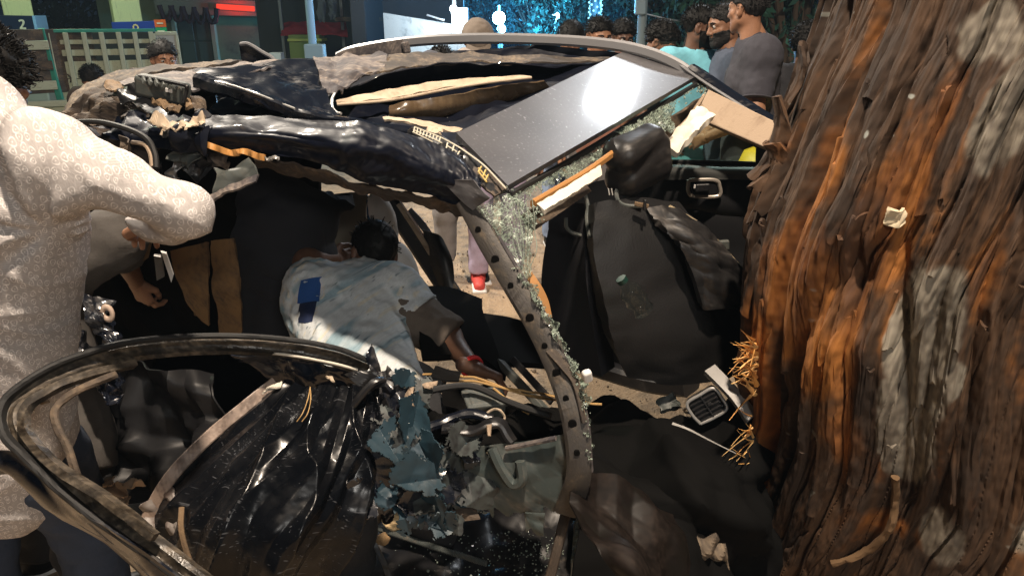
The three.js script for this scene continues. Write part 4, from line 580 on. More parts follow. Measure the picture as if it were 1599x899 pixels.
for (const [a, b, c, d, i] of [[[236, 153], [250, 158], [276, 172], [262, 172], 1], [[250, 156], [262, 160], [282, 170], [276, 173], 2], [[286, 158], [298, 160], [302, 168], [290, 168], 3], [[296, 148], [318, 156], [322, 178], [304, 176], 4]]) cp('foam_scrap', sheet([[[...a, 2.16], [...b, 2.16]], [[...d, 2.1], [...c, 2.12]]], { nu: 8, nv: 8, th: 0.01, fold: [0.006, 30, i] }), i === 4 ? dustBrown : M.tan);
cp('roof_beam', sweep([[312, 128, 2.3], [360, 140, 2.22], [410, 156, 2.12], [470, 178, 2.02], [560, 196, 1.94], [640, 208, 1.88]], rect(0.05, 0.045, 0.2), { n: 40, scale: s => 1 - 0.45 * s, jit: p => 0.006 * ns(p.x * 18, p.y * 18, p.z * 18) }), M.paint);
cp('beam_edge', wire([[318, 124, 2.27], [360, 133, 2.19], [398, 146, 2.11], [430, 158, 2.06], [460, 170, 2.01]], 0.0035, { n: 30 }), M.silver);
cp('wing_fragment', sheet([[[374, 70, 3.1], [386, 69, 3.08]], [[378, 98, 3.1], [432, 99, 3.05]]], { nu: 8, nv: 8, th: 0.008 }), M.paint);
cp('wing_lit_edge', wire([[375, 69, 3.08], [388, 69, 3.07], [410, 82, 3.05], [424, 90, 3.04], [431, 100, 3.03]], 0.008, { n: 20 }), M.rail);  // pale tube stands in for the light along the fragment's rim
// --- near side rail, crushed
const radial = foldFn(0.022, 6.5, 51, 6), fine = foldFn(0.006, 26, 52, 4);
cp('quarter_panel', sheet([[[118, 196, 2.4], [170, 186, 2.3], [225, 181, 2.22], [280, 184, 2.16], [338, 186, 2.08]], [[150, 204, 2.24], [195, 204, 2.15], [240, 203, 2.08], [290, 206, 2.02], [335, 206, 1.98]], [[165, 212, 2.2], [205, 224, 2.12], [250, 232, 2.06], [292, 238, 2.02], [332, 232, 2.0]]], { nu: 110, nv: 60, th: 0.003, fold: p => 0.8 * radial(p) + 0.1 * fine(p), crease: 0.7 }), M.navy, 'crumpled glossy dark rear quarter panel');
cp('scraped_metal', sheet([[[228, 184, 2.1], [262, 192, 2.05], [300, 190, 2.02], [322, 186, 2.02]], [[236, 194, 2.05], [265, 198, 1.99], [292, 200, 1.97], [318, 196, 1.96]], [[262, 215, 2.02], [274, 230, 1.99], [285, 228, 1.98], [300, 216, 1.97]]], { nu: 40, nv: 24, th: 0.003, fold: [0.014, 16, 57], crease: 0.5, torn: (u, v) => v > 0.55 + 0.5 * ns(u * 9, 3, 1) }), M.trim, 'scraped pale metal of the quarter panel');
cp('side_rail', sheet([[[318, 184, 2.1], [400, 178, 2.02], [500, 186, 1.93], [600, 198, 1.83], [690, 230, 1.73], [752, 280, 1.645]], [[322, 206, 1.98], [420, 208, 1.9], [520, 220, 1.8], [615, 238, 1.71], [690, 272, 1.65], [748, 306, 1.615]], [[326, 226, 1.99], [420, 240, 1.91], [515, 258, 1.83], [575, 284, 1.78], [660, 304, 1.7], [738, 324, 1.63]]], { nu: 140, nv: 50, th: 0.004, fold: p => 0.16 * radial(p) + 0.06 * fine(p), disp: (u, v) => 0.012 * ns(u * 5, v * 2.4, 2) + 0.007 * ns(u * 7 + v, v * 7, 5) + 0.004 * ns(u * 40, v * 5, 8) * sstep(0.35, 0.6, u) - 0.01 * sstep(0.06, 0, Math.abs(u - 0.53 + 0.1 * v)), crease: 1 }), M.navy, 'long dented dark side rail');
cp('torn_edge', sweep([[318, 224, 1.96], [340, 232, 1.95], [362, 239, 1.93], [380, 236, 1.92], [402, 244, 1.91], [412, 246, 1.9]], rect(0.016, 0.004), { n: 40, up: V(0, 0.3, 1), jit: p => 0.01 * ns(p.x * 60, p.y * 60, p.z * 30) }), std([0.5, 0.24, 0.07], 0.5), 'torn orange edge');
cp('torn_metal', sheet([[[412, 244, 1.88], [424, 246, 1.87], [436, 247, 1.87]], [[414, 248, 1.87], [424, 250, 1.86], [434, 249, 1.86]]], { nu: 16, nv: 6, fold: [0.006, 50, 3] }), M.silver);
cp('arch_seal', wire([[100, 192, 2.3], [150, 190, 2.2], [195, 200, 2.1], [228, 216, 2.05], [241, 240, 2.02], [243, 262, 2.0]], 0.008, { n: 40 }), M.rubber);
cp('arch_seal', wire([[206, 222, 2.1], [225, 226, 2.05], [234, 240, 2.02], [237, 260, 2.0]], 0.006, { n: 30 }), M.beige);
cp('inner_arch', sheet([[[140, 200, 2.35], [190, 205, 2.25], [232, 222, 2.15]], [[150, 240, 2.3], [200, 250, 2.2], [238, 270, 2.1]], [[160, 300, 2.4], [205, 310, 2.3], [240, 330, 2.2]]], { nu: 30, nv: 24, fold: [0.02, 10, 61] }), dustBrown);
for (const [x, y, w, h, a, i] of [[196, 232, 22, 36, 0.3, 0], [285, 245, 40, 36, 0.8, 1], [310, 262, 46, 40, -0.4, 2], [262, 205, 30, 26, 0.2, 3], [275, 262, 14, 52, 0.5, 4], [340, 248, 40, 30, 0.2, 5], [240, 280, 30, 40, -0.5, 6], [180, 262, 30, 30, 0.5, 7], [215, 330, 60, 40, 0.2, 8], [150, 350, 50, 40, -0.2, 9]]) {
  const z = 2.02 + 0.02 * i, c = Math.cos(a), s = Math.sin(a), q = (u, v) => [x + (u * c - v * s) * w / 2, y + (u * s + v * c) * h / 2, z + 0.03 * u * v];
  cp('torn_plate', sheet([[q(-1, -0.8), q(0, -1), q(0.8, -0.9)], [q(-0.9, 0), q(0, 0.1), q(1, 0)], [q(-0.6, 1), q(0, 0.8), q(0.9, 0.7)]], { nu: 22, nv: 22, th: 0.003, fold: [0.016, 14, 70 + i], crease: 0.5 }), [dustBrown, M.greyPlastic, M.plastic, M.steel, M.steel, M.dustyGrey, M.plastic, dustBrown, M.plastic, M.plastic][i]);
}
cp('hanging_strip', sheet([[[333, 262, 1.9], [360, 262, 1.9], [388, 246, 1.9]], [[340, 278, 1.88], [368, 275, 1.87], [396, 256, 1.87]], [[330, 302, 1.86], [372, 288, 1.86], [404, 272, 1.87]]], { nu: 26, nv: 16, th: 0.006, fold: [0.006, 16, 91] }), M.greyPlastic);
cp('hanging_strip', sheet([[[320, 310, 1.86], [352, 292, 1.86], [403, 272, 1.86]], [[326, 318, 1.84], [356, 302, 1.84], [400, 284, 1.85]]], { nu: 26, nv: 8, th: 0.006, fold: [0.003, 20, 92] }), M.dustyGrey);
cp('roof_lining', sheet([[[396, 248, 1.93], [480, 258, 1.88], [560, 284, 1.82], [660, 304, 1.73], [736, 322, 1.65]], [[400, 262, 2.02], [500, 284, 1.98], [565, 302, 1.93], [645, 318, 1.86], [728, 338, 1.72]]], { nu: 50, nv: 12, th: 0.006, fold: [0.006, 12, 95] }), M.rust);
cp('corner_patch', sheet([[[689, 280, 1.655], [738, 281, 1.61]], [[712, 305, 1.635], [752, 296, 1.6]], [[738, 328, 1.612], [766, 309, 1.59]]], { nu: 16, nv: 14, th: 0.003, fold: [0.002, 20, 97] }), M.panel);
{ // broken roof moulding with its ladder of clips
  cp('roof_moulding', sheet([[[648, 198, 1.93], [700, 220, 1.87], [750, 252, 1.75], [795, 296, 1.655]], [[644, 210, 1.9], [690, 235, 1.82], [735, 270, 1.71], [772, 308, 1.63]]], { nu: 40, nv: 8, th: 0.006, fold: [0.003, 18, 99] }), M.plastic);
  cp('moulding_end', sheet([[[734, 256, 1.735], [768, 276, 1.69], [792, 296, 1.65]], [[728, 270, 1.715], [752, 292, 1.66], [772, 308, 1.625]]], { nu: 16, nv: 8, th: 0.005, fold: [0.003, 20, 98] }), M.rust);
  const clip = std([0.5, 0.46, 0.36], 0.6), yel = std([0.5, 0.35, 0.1], 0.6), at = (s, o) => { const a = sampleLine([[648, 200, 1.9], [700, 222, 1.84], [750, 255, 1.72], [790, 296, 1.63]].map(vv), s), b = sampleLine([[645, 208, 1.88], [692, 233, 1.8], [738, 267, 1.69], [774, 305, 1.61]].map(vv), s); return a.lerp(b, o).add(V(0, 0.004, 0.008)); };
  cp('clip_edge', wire([0, 0.1, 0.2, 0.3, 0.4, 0.5, 0.7, 0.85, 1].map(s => at(s, 0)), 0.0022, { n: 50, m: 6 }), clip);
  cp('clip_edge', wire([0, 0.08, 0.16, 0.24, 0.3].map(s => at(s, 0.55)), 0.0018, { n: 24, m: 6 }), clip);
  cp('clip_edge', wire([0, 0.08, 0.16, 0.22].map(s => at(s, 0.95)), 0.0018, { n: 20, m: 6 }), clip);
  for (let i = 0; i < 9; i++) cp('clip', bar(at(i * 0.032, 0), at(i * 0.032 + 0.012, 0.95 - 0.05 * i), 0.003, 0.003, 0.0008), clip);
  for (const [s, o, s2, o2] of [[0.34, 0.2, 0.36, 0.8], [0.4, 0.1, 0.42, 0.7], [0.47, 0.3, 0.48, 0.9], [0.7, 0.2, 0.72, 0.8], [0.75, 0.15, 0.78, 0.75], [0.8, 0.3, 0.83, 0.9], [0.69, 0.5, 0.82, 0.55], [0.72, 0.75, 0.85, 0.85], [0.36, 0.5, 0.46, 0.5]]) cp('clip', bar(at(s, o), at(s2, o2), 0.0035, 0.003, 0.0008), s > 0.6 ? yel : clip);
}
// --- front panel of the roof, windscreen header
cp('front_roof_panel', sheet([[[712, 212, 1.88], [978, 81, 2.86]], [[792, 294, 1.665], [1088, 121, 2.72]]], { nu: 60, nv: 30, th: 0.016, lin: true, disp: (u, v, p) => 0.0003 * ns(p.x * 4, p.y * 4, p.z * 4) }), M.panel, 'smooth dusty black front roof panel');
const hd = s => sampleLine([[792, 296, 1.66], [890, 242, 1.975], [1000, 176, 2.375], [1092, 122, 2.72]].map(vv), s);
const off = (p, x, y, z = 0) => p.clone().add(V(x, y, z));
cp('header_seal', sweep([0, 0.2, 0.4, 0.6, 0.8, 1].map(s => off(hd(s), 0.006, -0.012, 0.004)), rect(0.012, 0.016), { n: 30 }), M.rubber);
cp('header_beam', sheet([0, 0.12, 0.2, 0.27, 0.33].map(s => [off(hd(s), 0.03, -0.06, 0.0), off(hd(s), 0.06, -0.1, -0.01)]), { nu: 10, nv: 24, th: 0.01 }), dustBrown);
cp('header_beam', sheet([0.55, 0.7, 0.85, 1].map(s => [off(hd(s), 0.04, -0.05, 0), off(hd(s), 0.055, -0.15, -0.03)]), { nu: 10, nv: 24, th: 0.01, fold: [0.006, 9, 4] }), M.rust);
cp('header_trim', sweep([[832, 318, 1.68], [870, 296, 1.78], [920, 266, 1.92], [970, 230, 2.08]], rect(0.014, 0.02, 0.3), { n: 24 }), M.orangeTrim, 'orange edged header trim');
cp('header_trim', sweep([[1052, 208, 2.4], [1072, 190, 2.47], [1090, 165, 2.56], [1100, 150, 2.6]], rect(0.012, 0.018, 0.3), { n: 24 }), M.beige);
cp('lining_strip', sheet([[[838, 322, 1.66], [890, 290, 1.8], [936, 259, 1.93]], [[850, 332, 1.62], [895, 304, 1.76], [938, 275, 1.9]]], { nu: 24, nv: 8, th: 0.012, fold: [0.0015, 20, 5] }), M.cream, 'pale torn strip under the header');
// shattered windscreen
const crackA = tex(512, 512, (u, v) => 1, { data: true });
const cells = (() => { const r = rng(404), n = 700, p = []; for (let i = 0; i < n; i++) p.push([r(), r()]); const G = 26, grid = Array.from({ length: G * G }, () => []); p.forEach((q, i) => grid[Math.floor(q[1] * G) * G + Math.floor(q[0] * G)].push(i));
  return (u, v) => { let a = 9, b = 9, id = 0; const gx = Math.floor(u * G), gy = Math.floor(v * G); for (let y = -2; y <= 2; y++) for (let x = -2; x <= 2; x++) { const cx = gx + x, cy = gy + y; for (const i of grid[((cy % G + G) % G) * G + ((cx % G + G) % G)]) { const dx = p[i][0] + Math.floor(cx / G) - u, dy = p[i][1] + Math.floor(cy / G) - v, d = Math.sqrt(dx * dx + dy * dy); if (d < a) { b = a; a = d; id = i; } else if (d < b) b = d; } } return [b - a, id]; }; })();
const glassMap = tex(512, 512, (u, v) => { const [e, id] = cells(u, v), k = sstep(0.009, 0.001, e), t = (id * 37 % 100) / 100; return mixc(lin(0.05 + 0.14 * t, 0.065 + 0.16 * t, 0.05 + 0.14 * t), lin(0.36, 0.44, 0.36), k); }, { rep: [5, 5] });
const glassAlpha = tex(512, 512, (u, v) => { const [e, id] = cells(u, v), k = sstep(0.009, 0.002, e), t = (id * 53 % 100) / 100; return Math.max(k * 0.8, 0.12 + 0.34 * t); }, { data: true, rep: [5, 5] });
const shatter = phys([1, 1, 1], 0.25, { map: glassMap, alphaMap: glassAlpha, transparent: true, bumpMap: glassMap, bumpScale: 0.002, specularIntensity: 1 });
const crumbs = (line, n, spread, seed, size = 0.004) => { const r = rng(seed), gs = [], q = new THREE.Quaternion(); const L = line.map(vv); for (let i = 0; i < n; i++) { const p = sampleLine(L, r()).add(V((r() - 0.5) * spread, (r() - 0.5) * spread, (r() - 0.5) * spread * 0.5)); const s = size * (0.5 + r()); const g = new THREE.BoxGeometry(s, s * (0.6 + r()), s * 0.8); q.setFromEuler(new THREE.Euler(r() * 6, r() * 6, r() * 6)); g.applyQuaternion(q); gs.push(g.translate(p.x, p.y, p.z)); } return mergeGeometries(gs); };
const crumbMat = phys([0.4, 0.47, 0.4], 0.2, { transmission: 0.35, thickness: 0.004, ior: 1.5 });
const torn = (sc, th, seed) => (u, v) => v > th + 0.4 * ns(u * sc, seed, 1) + 0.15 * ns(u * sc * 4, seed, 5);
cp('windscreen_glass', sheet([0, 0.1, 0.2, 0.3, 0.4, 0.5, 0.6, 0.7, 0.8, 0.9, 1].map(s => [off(hd(s), 0.012, -0.014), off(hd(s), 0.03, -0.05, 0.012), off(hd(s), 0.042, -0.075, 0.015)]).map(r => r), { nu: 20, nv: 160, th: 0.004, fold: [0.0015, 20, 3], torn: (u, v) => u > 0.2 + 0.5 * sstep(0.5, 0.62, v) * sstep(0.8, 0.7, v) + 0.5 * ns(v * 14, 2, 1) + 0.2 * ns(v * 60, 4) }), shatter, 'shattered windscreen edge along the header');
cp('windscreen_glass', sheet([[[960, 210, 2.2], [1000, 186, 2.32], [1046, 160, 2.47]], [[985, 212, 2.18], [1020, 206, 2.27], [1052, 196, 2.4]], [[1010, 214, 2.18], [1036, 214, 2.24], [1050, 210, 2.34]]], { nu: 40, nv: 40, th: 0.004, fold: [0.008, 18, 6], torn: (u, v) => v > 0.75 + 0.5 * ns(u * 7, 1, 2) }), shatter);
cp('windscreen_glass', sheet([[[742, 326, 1.615], [770, 308, 1.655], [800, 290, 1.7], [826, 300, 1.72]], [[765, 352, 1.6], [790, 335, 1.62], [818, 322, 1.64], [848, 330, 1.64]], [[784, 384, 1.585], [802, 372, 1.6], [828, 358, 1.6], [850, 356, 1.59]], [[806, 414, 1.565], [815, 404, 1.57], [826, 398, 1.57], [836, 396, 1.57]], [[822, 440, 1.55], [825, 436, 1.55], [828, 432, 1.55], [830, 430, 1.55]]], { nu: 60, nv: 70, th: 0.005, fold: [0.006, 12, 12], torn: (u, v) => u > 0.72 + 0.3 * ns(v * 8, 3, 2) || u < 0.02 }), shatter, 'hanging sheet of shattered windscreen glass');
for (let i = 0; i < 9; i += 2) cp('glass_crack', wire([[790 + 5 * i, 318 - i, 1.6], [795 + 5 * i, 345 + 3 * i, 1.585], [803 + 4 * i, 378 + 2 * i, 1.57], [812 + 2 * i, 408 + i, 1.555]], 0.0011, { n: 14, m: 5, jit: p => 0.014 * ns(p.x * 18, p.y * 18, i) }), crumbMat);
const crumbPart = (l, n, s, seed, sz) => { const m = cp('glass_crumbs', crumbs(l, n, s, seed, sz), crumbMat); m.userData.kind = 'stuff'; };
crumbPart([0, 0.25, 0.5, 0.75, 1].map(s => off(hd(s), 0.024, -0.03, 0.01)), 70, 0.024, 5, 0.0034);
crumbPart([off(hd(0.98), 0.01, -0.02, 0.01), P(1110, 150, 2.62), P(1165, 178, 2.52)], 110, 0.02, 8, 0.005);
cp('windscreen_glass', sheet([[800, 408, 1.56], [830, 452, 1.51], [864, 512, 1.46], [896, 572, 1.415], [916, 640, 1.375], [920, 728, 1.335]].map(([x, y, z]) => [[x - 4, y + 2, z + 0.004], [x + 6, y - 2, z], [x + 16, y - 6, z - 0.006]]), { nu: 16, nv: 150, th: 0.004, fold: [0.006, 24, 16], torn: (u, v) => u > 0.36 + 0.55 * ns(v * 16, 5, 1) + 0.35 * ns(v * 55, 2) }), shatter);
crumbPart([[800, 412, 1.55], [835, 462, 1.5], [868, 520, 1.45], [898, 575, 1.41], [915, 640, 1.37], [920, 726, 1.33]], 80, 0.016, 6, 0.003);
crumbPart([[800, 300, 1.66], [825, 330, 1.62], [845, 345, 1.6]], 50, 0.03, 7, 0.0034);
// --- near windscreen pillar with its row of holes
const pil = [[726, 312, 1.64], [760, 375, 1.59], [796, 436, 1.54], [842, 515, 1.48], [876, 590, 1.42], [897, 660, 1.37], [904, 740, 1.34], [884, 800, 1.36]];
{ const p = cp('windscreen_pillar', sweep(pil, [[-0.036, -0.012], [-0.02, -0.016], [0.02, -0.016], [0.036, -0.012], [0.036, 0.004], [0.026, 0.012], [-0.024, 0.012], [-0.036, 0.006]], { n: 60, up: V(0.1, 0, 1), scale: s => 0.62 + 0.14 * s, jit: q => 0.003 * ns(q.x * 25, q.y * 25, q.z * 25) }), M.pillarSteel, 'bare dark metal windscreen pillar with a row of holes');
  [0.1, 0.21, 0.3, 0.39, 0.47, 0.55, 0.63, 0.71, 0.79].forEach((s, i) => { const c = sampleLine(pil.map(vv), s), r = 0.0065 + 0.0025 * (i % 2); part(p, 'hole_disc', new THREE.CylinderGeometry(r, r, 0.006, 14).rotateX(Math.PI / 2).translate(c.x - 0.004, c.y, c.z + 0.009), M.blackMatte); });  // dark discs stand in for the shade inside open holes
  cp('pillar_seal', sweep(pil.slice(0, 7).map(q => [q[0] + 20, q[1] - 5, q[2] + 0.005]), rect(0.007, 0.02), { n: 50, up: V(0.1, 0, 1) }), M.dustyGrey);
  cp('pillar_flange', sweep([[858, 545, 1.45], [880, 570, 1.42], [900, 600, 1.4], [914, 660, 1.36]], rect(0.02, 0.004), { n: 20, up: V(0.5, 0, 1), twist: s => s * 0.8 }), M.dusty); }
cp('pillar_trim', sweep([[822, 424, 1.58], [838, 446, 1.56], [850, 470, 1.55], [856, 496, 1.54]], rect(0.018, 0.005), { n: 20, up: V(0.3, 0, 1) }), M.orangeTrim);
cp('plastic_clip', box(0.02, 0.028, 0.018, P(917, 587, 1.38), [0.2, 0.3, 0.2], 0.006), M.white);
// --- far side: pillar, door, window
cp('far_pillar', sweep([[1078, 108, 2.74], [1100, 122, 2.7], [1140, 150, 2.6], [1196, 186, 2.46], [1270, 235, 2.28]], rect(0.05, 0.04, 0.3), { n: 24 }), M.paint);
cp('far_pillar_edge', wire([[1060, 100, 2.74], [1100, 128, 2.66], [1150, 160, 2.54], [1200, 193, 2.42]], 0.005, { n: 20 }), M.rail);
cp('pillar_trim', plate([[1108, 143, 2.56], [1214, 196, 2.34], [1196, 230, 2.3], [1090, 185, 2.52]], { th: 0.016 }), M.beige, 'plain beige pillar trim panel');
cp('sun_visor', sheet([[[1036, 232, 2.3], [1062, 200, 2.38], [1090, 164, 2.46]], [[1046, 240, 2.27], [1076, 210, 2.34], [1104, 172, 2.42]], [[1058, 243, 2.26], [1086, 212, 2.33], [1116, 183, 2.4]]], { nu: 24, nv: 14, th: 0.02, fold: [0.008, 14, 3] }), M.cream, 'crumpled cream sun visor');
{ const d = cp('far_door', sheet([[[862, 300, 2.95], [1040, 262, 2.66], [1140, 264, 2.52], [1290, 268, 2.32]], [[858, 420, 2.9], [1040, 380, 2.58], [1140, 390, 2.44], [1290, 395, 2.26]], [[862, 575, 2.9], [1000, 575, 2.66], [1140, 580, 2.48], [1290, 580, 2.3]]], { nu: 40, nv: 30, th: 0.03, disp: (u, v) => 0.02 * sstep(0.25, 0.3, v) * sstep(0.6, 0.5, v) }), M.black, 'black inner panel of the far front door');
  part(d, 'window_sill', sheet([[[1040, 254, 2.68], [1130, 256, 2.55], [1215, 260, 2.42]], [[1040, 264, 2.6], [1130, 267, 2.48], [1215, 268, 2.36]], [[1040, 280, 2.6], [1130, 280, 2.47], [1215, 282, 2.36]]], { nu: 24, nv: 12, th: 0.01 }), std([0.05, 0.052, 0.05], 0.42));
  const c = [[1076, 281], [1116, 281], [1124, 290], [1122, 306], [1084, 306], [1075, 298]].map(q => P(q[0], q[1], 2.47)); c.push(c[0].clone());
  part(d, 'handle_frame', sweep(c, rect(0.012, 0.01, 0.3), { n: 60, up: V(0, 0, 1), fixed: true }), std([0.4, 0.36, 0.31], 0.35, { metalness: 0.4 }));
  part(d, 'handle_cup', plate([[1077, 283, 2.475], [1116, 283, 2.475], [1122, 303, 2.475], [1084, 305, 2.475]], { th: 0.006 }), M.black);
  part(d, 'handle', box(0.05, 0.028, 0.014, P(1097, 293, 2.46), [0, 0, 0.05], 0.006), M.plastic);
  part(d, 'lock_tab', box(0.006, 0.014, 0.006, P(1085, 291, 2.452), null, 0.002), M.white);
  part(d, 'speaker_bezel', box(0.06, 0.035, 0.02, P(1125, 383, 2.42), [0, 0, 0.1], 0.006), M.greyPlastic); 
  part(d, 'window_glass', plate([[1042, 252, 2.67], [1188, 256, 2.47], [1186, 226, 2.47], [1108, 184, 2.57], [1042, 200, 2.67]], { th: 0.004, bevel: 0 }), phys([0.75, 0.85, 0.78], 0.03, { transmission: 1, thickness: 0, ior: 1.45 }));
  part(d, 'window_frame', sweep([[1040, 252, 2.66], [1110, 253, 2.56], [1186, 256, 2.45], [1192, 236, 2.44], [1160, 208, 2.48], [1096, 178, 2.56]], rect(0.016, 0.014, 0.3), { lin: true, n: 40 }), M.rubber);
  part(d, 'mirror_sail', plate([[1184, 262, 2.44], [1186, 226, 2.44], [1150, 204, 2.48], [1212, 228, 2.4], [1216, 264, 2.38]], { th: 0.014 }), M.black); }
cp('far_sill', sweep([[800, 540, 2.95], [900, 560, 2.8], [1012, 592, 2.62], [1080, 600, 2.5]], rect(0.12, 0.07, 0.2), { n: 16 }), M.plastic);
// --- front seat
cp('seat_back', sheet([[[926, 318, 2.04], [985, 312, 2.07], [1045, 324, 2.12], [1076, 344, 2.16]], [[922, 380, 2.0], [1000, 374, 2.03], [1080, 376, 2.1], [1114, 380, 2.15]], [[934, 460, 1.96], [1016, 452, 2.0], [1100, 440, 2.07], [1158, 430, 2.12]], [[952, 530, 1.94], [1036, 530, 1.98], [1124, 520, 2.04], [1176, 500, 2.08]], [[975, 580, 1.96], [1050, 590, 2.0], [1130, 585, 2.04], [1186, 560, 2.06]]], { nu: 70, nv: 60, th: 0.07, disp: (u, v, p) => 0.012 * ns(p.x * 5, p.y * 5, p.z * 5) + 0.008 * Math.abs(ns(u * 3, v * 7, 5)) + 0.012 * sstep(0.6, 0.8, u)  + 0.012 * Math.max(0, ns(p.x * 9, p.y * 14, 7)) * sstep(0.5, 0.8, u), crease: 1.2 }), M.shadedSeatLeather, 'black leather seat back with dented bolster');
cp('seat_back', sheet([[[870, 330, 2.25], [905, 318, 2.2], [930, 320, 2.12]], [[856, 440, 2.25], [900, 430, 2.15], [930, 430, 2.02]], [[860, 560, 2.25], [905, 570, 2.15], [950, 580, 2.05]]], { nu: 24, nv: 24, th: 0.06 }), M.seatFabric);
cp('seat_bolster', sheet([[[1008, 326, 2.04], [1050, 328, 2.05], [1086, 350, 2.08]], [[1030, 352, 2.0], [1075, 362, 2.0], [1112, 372, 2.05]], [[1062, 385, 1.98], [1105, 395, 1.98], [1138, 402, 2.05]], [[1080, 430, 1.97], [1128, 432, 1.98], [1160, 430, 2.06]], [[1095, 480, 1.97], [1140, 480, 1.98], [1172, 470, 2.05]]], { nu: 40, nv: 50, th: 0.02, fold: [0.005, 9, 77, 3], disp: (u, v) => 0.014 * ns(u * 2.5, v * 5, 3) + 0.008 * Math.abs(ns(u * 3, v * 9, 6)), crease: 1 }), M.leather, 'creased side bolster of the seat, greyer for the light on it');  // greyer leather than the seat back stands in for light on the bolster
cp('seat_piping', wire([[1046, 323, 2.06], [1080, 342, 2.09], [1102, 358, 2.09], [1130, 388, 2.08], [1166, 428, 2.08]], 0.006, { n: 36 }), std([0.42, 0.33, 0.2], 0.7));
{ const c = P(996, 250, 2.1), q = new THREE.Quaternion().setFromEuler(new THREE.Euler(0.15, 0.65, 0.18)), iq = q.clone().invert(), v = V();
  const f = (x, y, z) => { v.set(x - c.x, y - c.y, z - c.z).applyQuaternion(iq); const dx = Math.abs(v.x) - 0.055, dy = Math.abs(v.y) - 0.035, dz = Math.abs(v.z) - 0.012; return Math.hypot(Math.max(dx, 0), Math.max(dy, 0), Math.max(dz, 0)) + Math.min(0, Math.max(dx, dy, dz)) - 0.048 + 0.006 * ns(x * 12, y * 12, z * 12) + 0.008 * sstep(0.03, 0, Math.abs(v.y - 0.03 - 0.3 * v.x)); };
  cp('headrest', netMesh(f, c.clone().add(V(-0.17, -0.15, -0.17)), c.clone().add(V(0.17, 0.15, 0.17)), 0.006), M.leather, 'black leather headrest'); }
cp('headrest_post', wire([[966, 286, 2.06], [963, 304, 2.04], [968, 316, 2.03], [980, 321, 2.03], [1002, 322, 2.03]], 0.006, { n: 24 }), M.greyPlastic);
cp('headrest_post', wire([[912, 296, 2.1], [918, 320, 2.08], [916, 340, 2.06], [920, 370, 2.0]], 0.0055, { n: 20 }), M.greyPlastic);
cp('seat_trim', wire([[884, 340, 2.1], [885, 355, 2.1], [895, 364, 2.1], [912, 369, 2.08]], 0.006, { n: 20 }), M.greyPlastic);
cp('belt_buckle', box(0.04, 0.012, 0.012, P(1002, 320, 2.0), [0, 0, -0.2], 0.003), M.tan); cp('belt_clip', box(0.008, 0.03, 0.012, P(1007, 320, 1.99), null, 0.002), M.plastic);
for (const x of [950, 955]) cp('seat_mark', bar([x, 294, 2.03], [x + 2, 305, 2.02], 0.003, 0.003, 0.001), M.silver);
// --- rear of the cabin
cp('rear_seat', sheet([[[376, 262, 2.5], [440, 272, 2.5], [505, 300, 2.5], [552, 312, 2.55]], [[372, 360, 2.4], [430, 360, 2.38], [490, 345, 2.45], [520, 330, 2.55]], [[376, 460, 2.35], [440, 460, 2.32], [500, 440, 2.42], [512, 430, 2.5]], [[380, 560, 2.3], [440, 560, 2.3], [505, 560, 2.38], [515, 550, 2.45]]], { nu: 40, nv: 40, th: 0.06, fold: [0.008, 7, 3] }), M.seatFabric);
cp('cargo_board', sheet([[[266, 392, 2.25], [300, 384, 2.24], [326, 378, 2.24]], [[280, 440, 2.22], [302, 440, 2.2], [326, 440, 2.2]], [[305, 490, 2.2], [316, 500, 2.2], [326, 508, 2.2]]], { nu: 24, nv: 30, th: 0.012, fold: [0.006, 9, 13] }), M.crate, 'torn brown board');
cp('cargo_board', sheet([[[329, 376, 2.25], [350, 374, 2.25], [366, 372, 2.25]], [[334, 440, 2.22], [354, 440, 2.2], [374, 440, 2.2]], [[344, 526, 2.2], [362, 524, 2.2], [378, 518, 2.2]]], { nu: 24, nv: 30, th: 0.012, fold: [0.006, 9, 17] }), M.crate);
cp('pillar_cover', sheet([[[490, 306, 2.85], [560, 300, 2.85], [580, 310, 2.8]], [[500, 380, 2.8], [540, 380, 2.8], [575, 390, 2.75]], [[508, 440, 2.8], [545, 450, 2.78], [580, 455, 2.75]]], { nu: 20, nv: 20, th: 0.01 }), std([0.17, 0.155, 0.125], 0.8));
{ const blob = (c, rx, ry, rz, e, seed) => { const q = new THREE.Quaternion().setFromEuler(new THREE.Euler(...e)).invert(), v = V(), R = Math.max(rx, ry, rz) + 0.03; return netMesh((x, y, z) => { v.set(x - c.x, y - c.y, z - c.z).applyQuaternion(q); return ellD(v.x, v.y, v.z, 0, 0, 0, rx, ry, rz) + 0.008 * ns(x * 9, y * 9, z * 9 + seed) + 0.003 * ns(x * 40, y * 30, z * 40); }, c.clone().add(V(-R, -R, -R)), c.clone().add(V(R, R, R)), 0.009); };
  cp('side_airbag', blob(P(596, 352, 2.62), 0.055, 0.13, 0.06, [0, 0, 0.12], 1), M.airbag, 'upper white deployed airbag'); cp('side_airbag', blob(P(628, 424, 2.5), 0.055, 0.12, 0.06, [0, 0, 0.3], 5), M.airbag, 'lower white deployed airbag');
  cp('blue_strap', sheet([[[572, 312, 2.6], [584, 312, 2.6]], [[574, 360, 2.56], [588, 372, 2.54]]], { nu: 6, nv: 10 }), std([0.02, 0.09, 0.2], 0.7)); }
cp('far_door_pillar', sweep([[606, 312, 2.85], [640, 362, 2.8], [675, 415, 2.74], [712, 470, 2.66]], rect(0.075, 0.05, 0.25), { n: 16, up: V(0, 0, 1) }), M.plastic);
cp('pillar_lit_edge', sweep([[622, 318, 2.8], [655, 368, 2.76], [688, 420, 2.7], [712, 452, 2.65]], rect(0.02, 0.012, 0.3), { n: 16, up: V(0, 0, 1) }), M.trim);  // pale strip stands in for the light on the pillar's edge
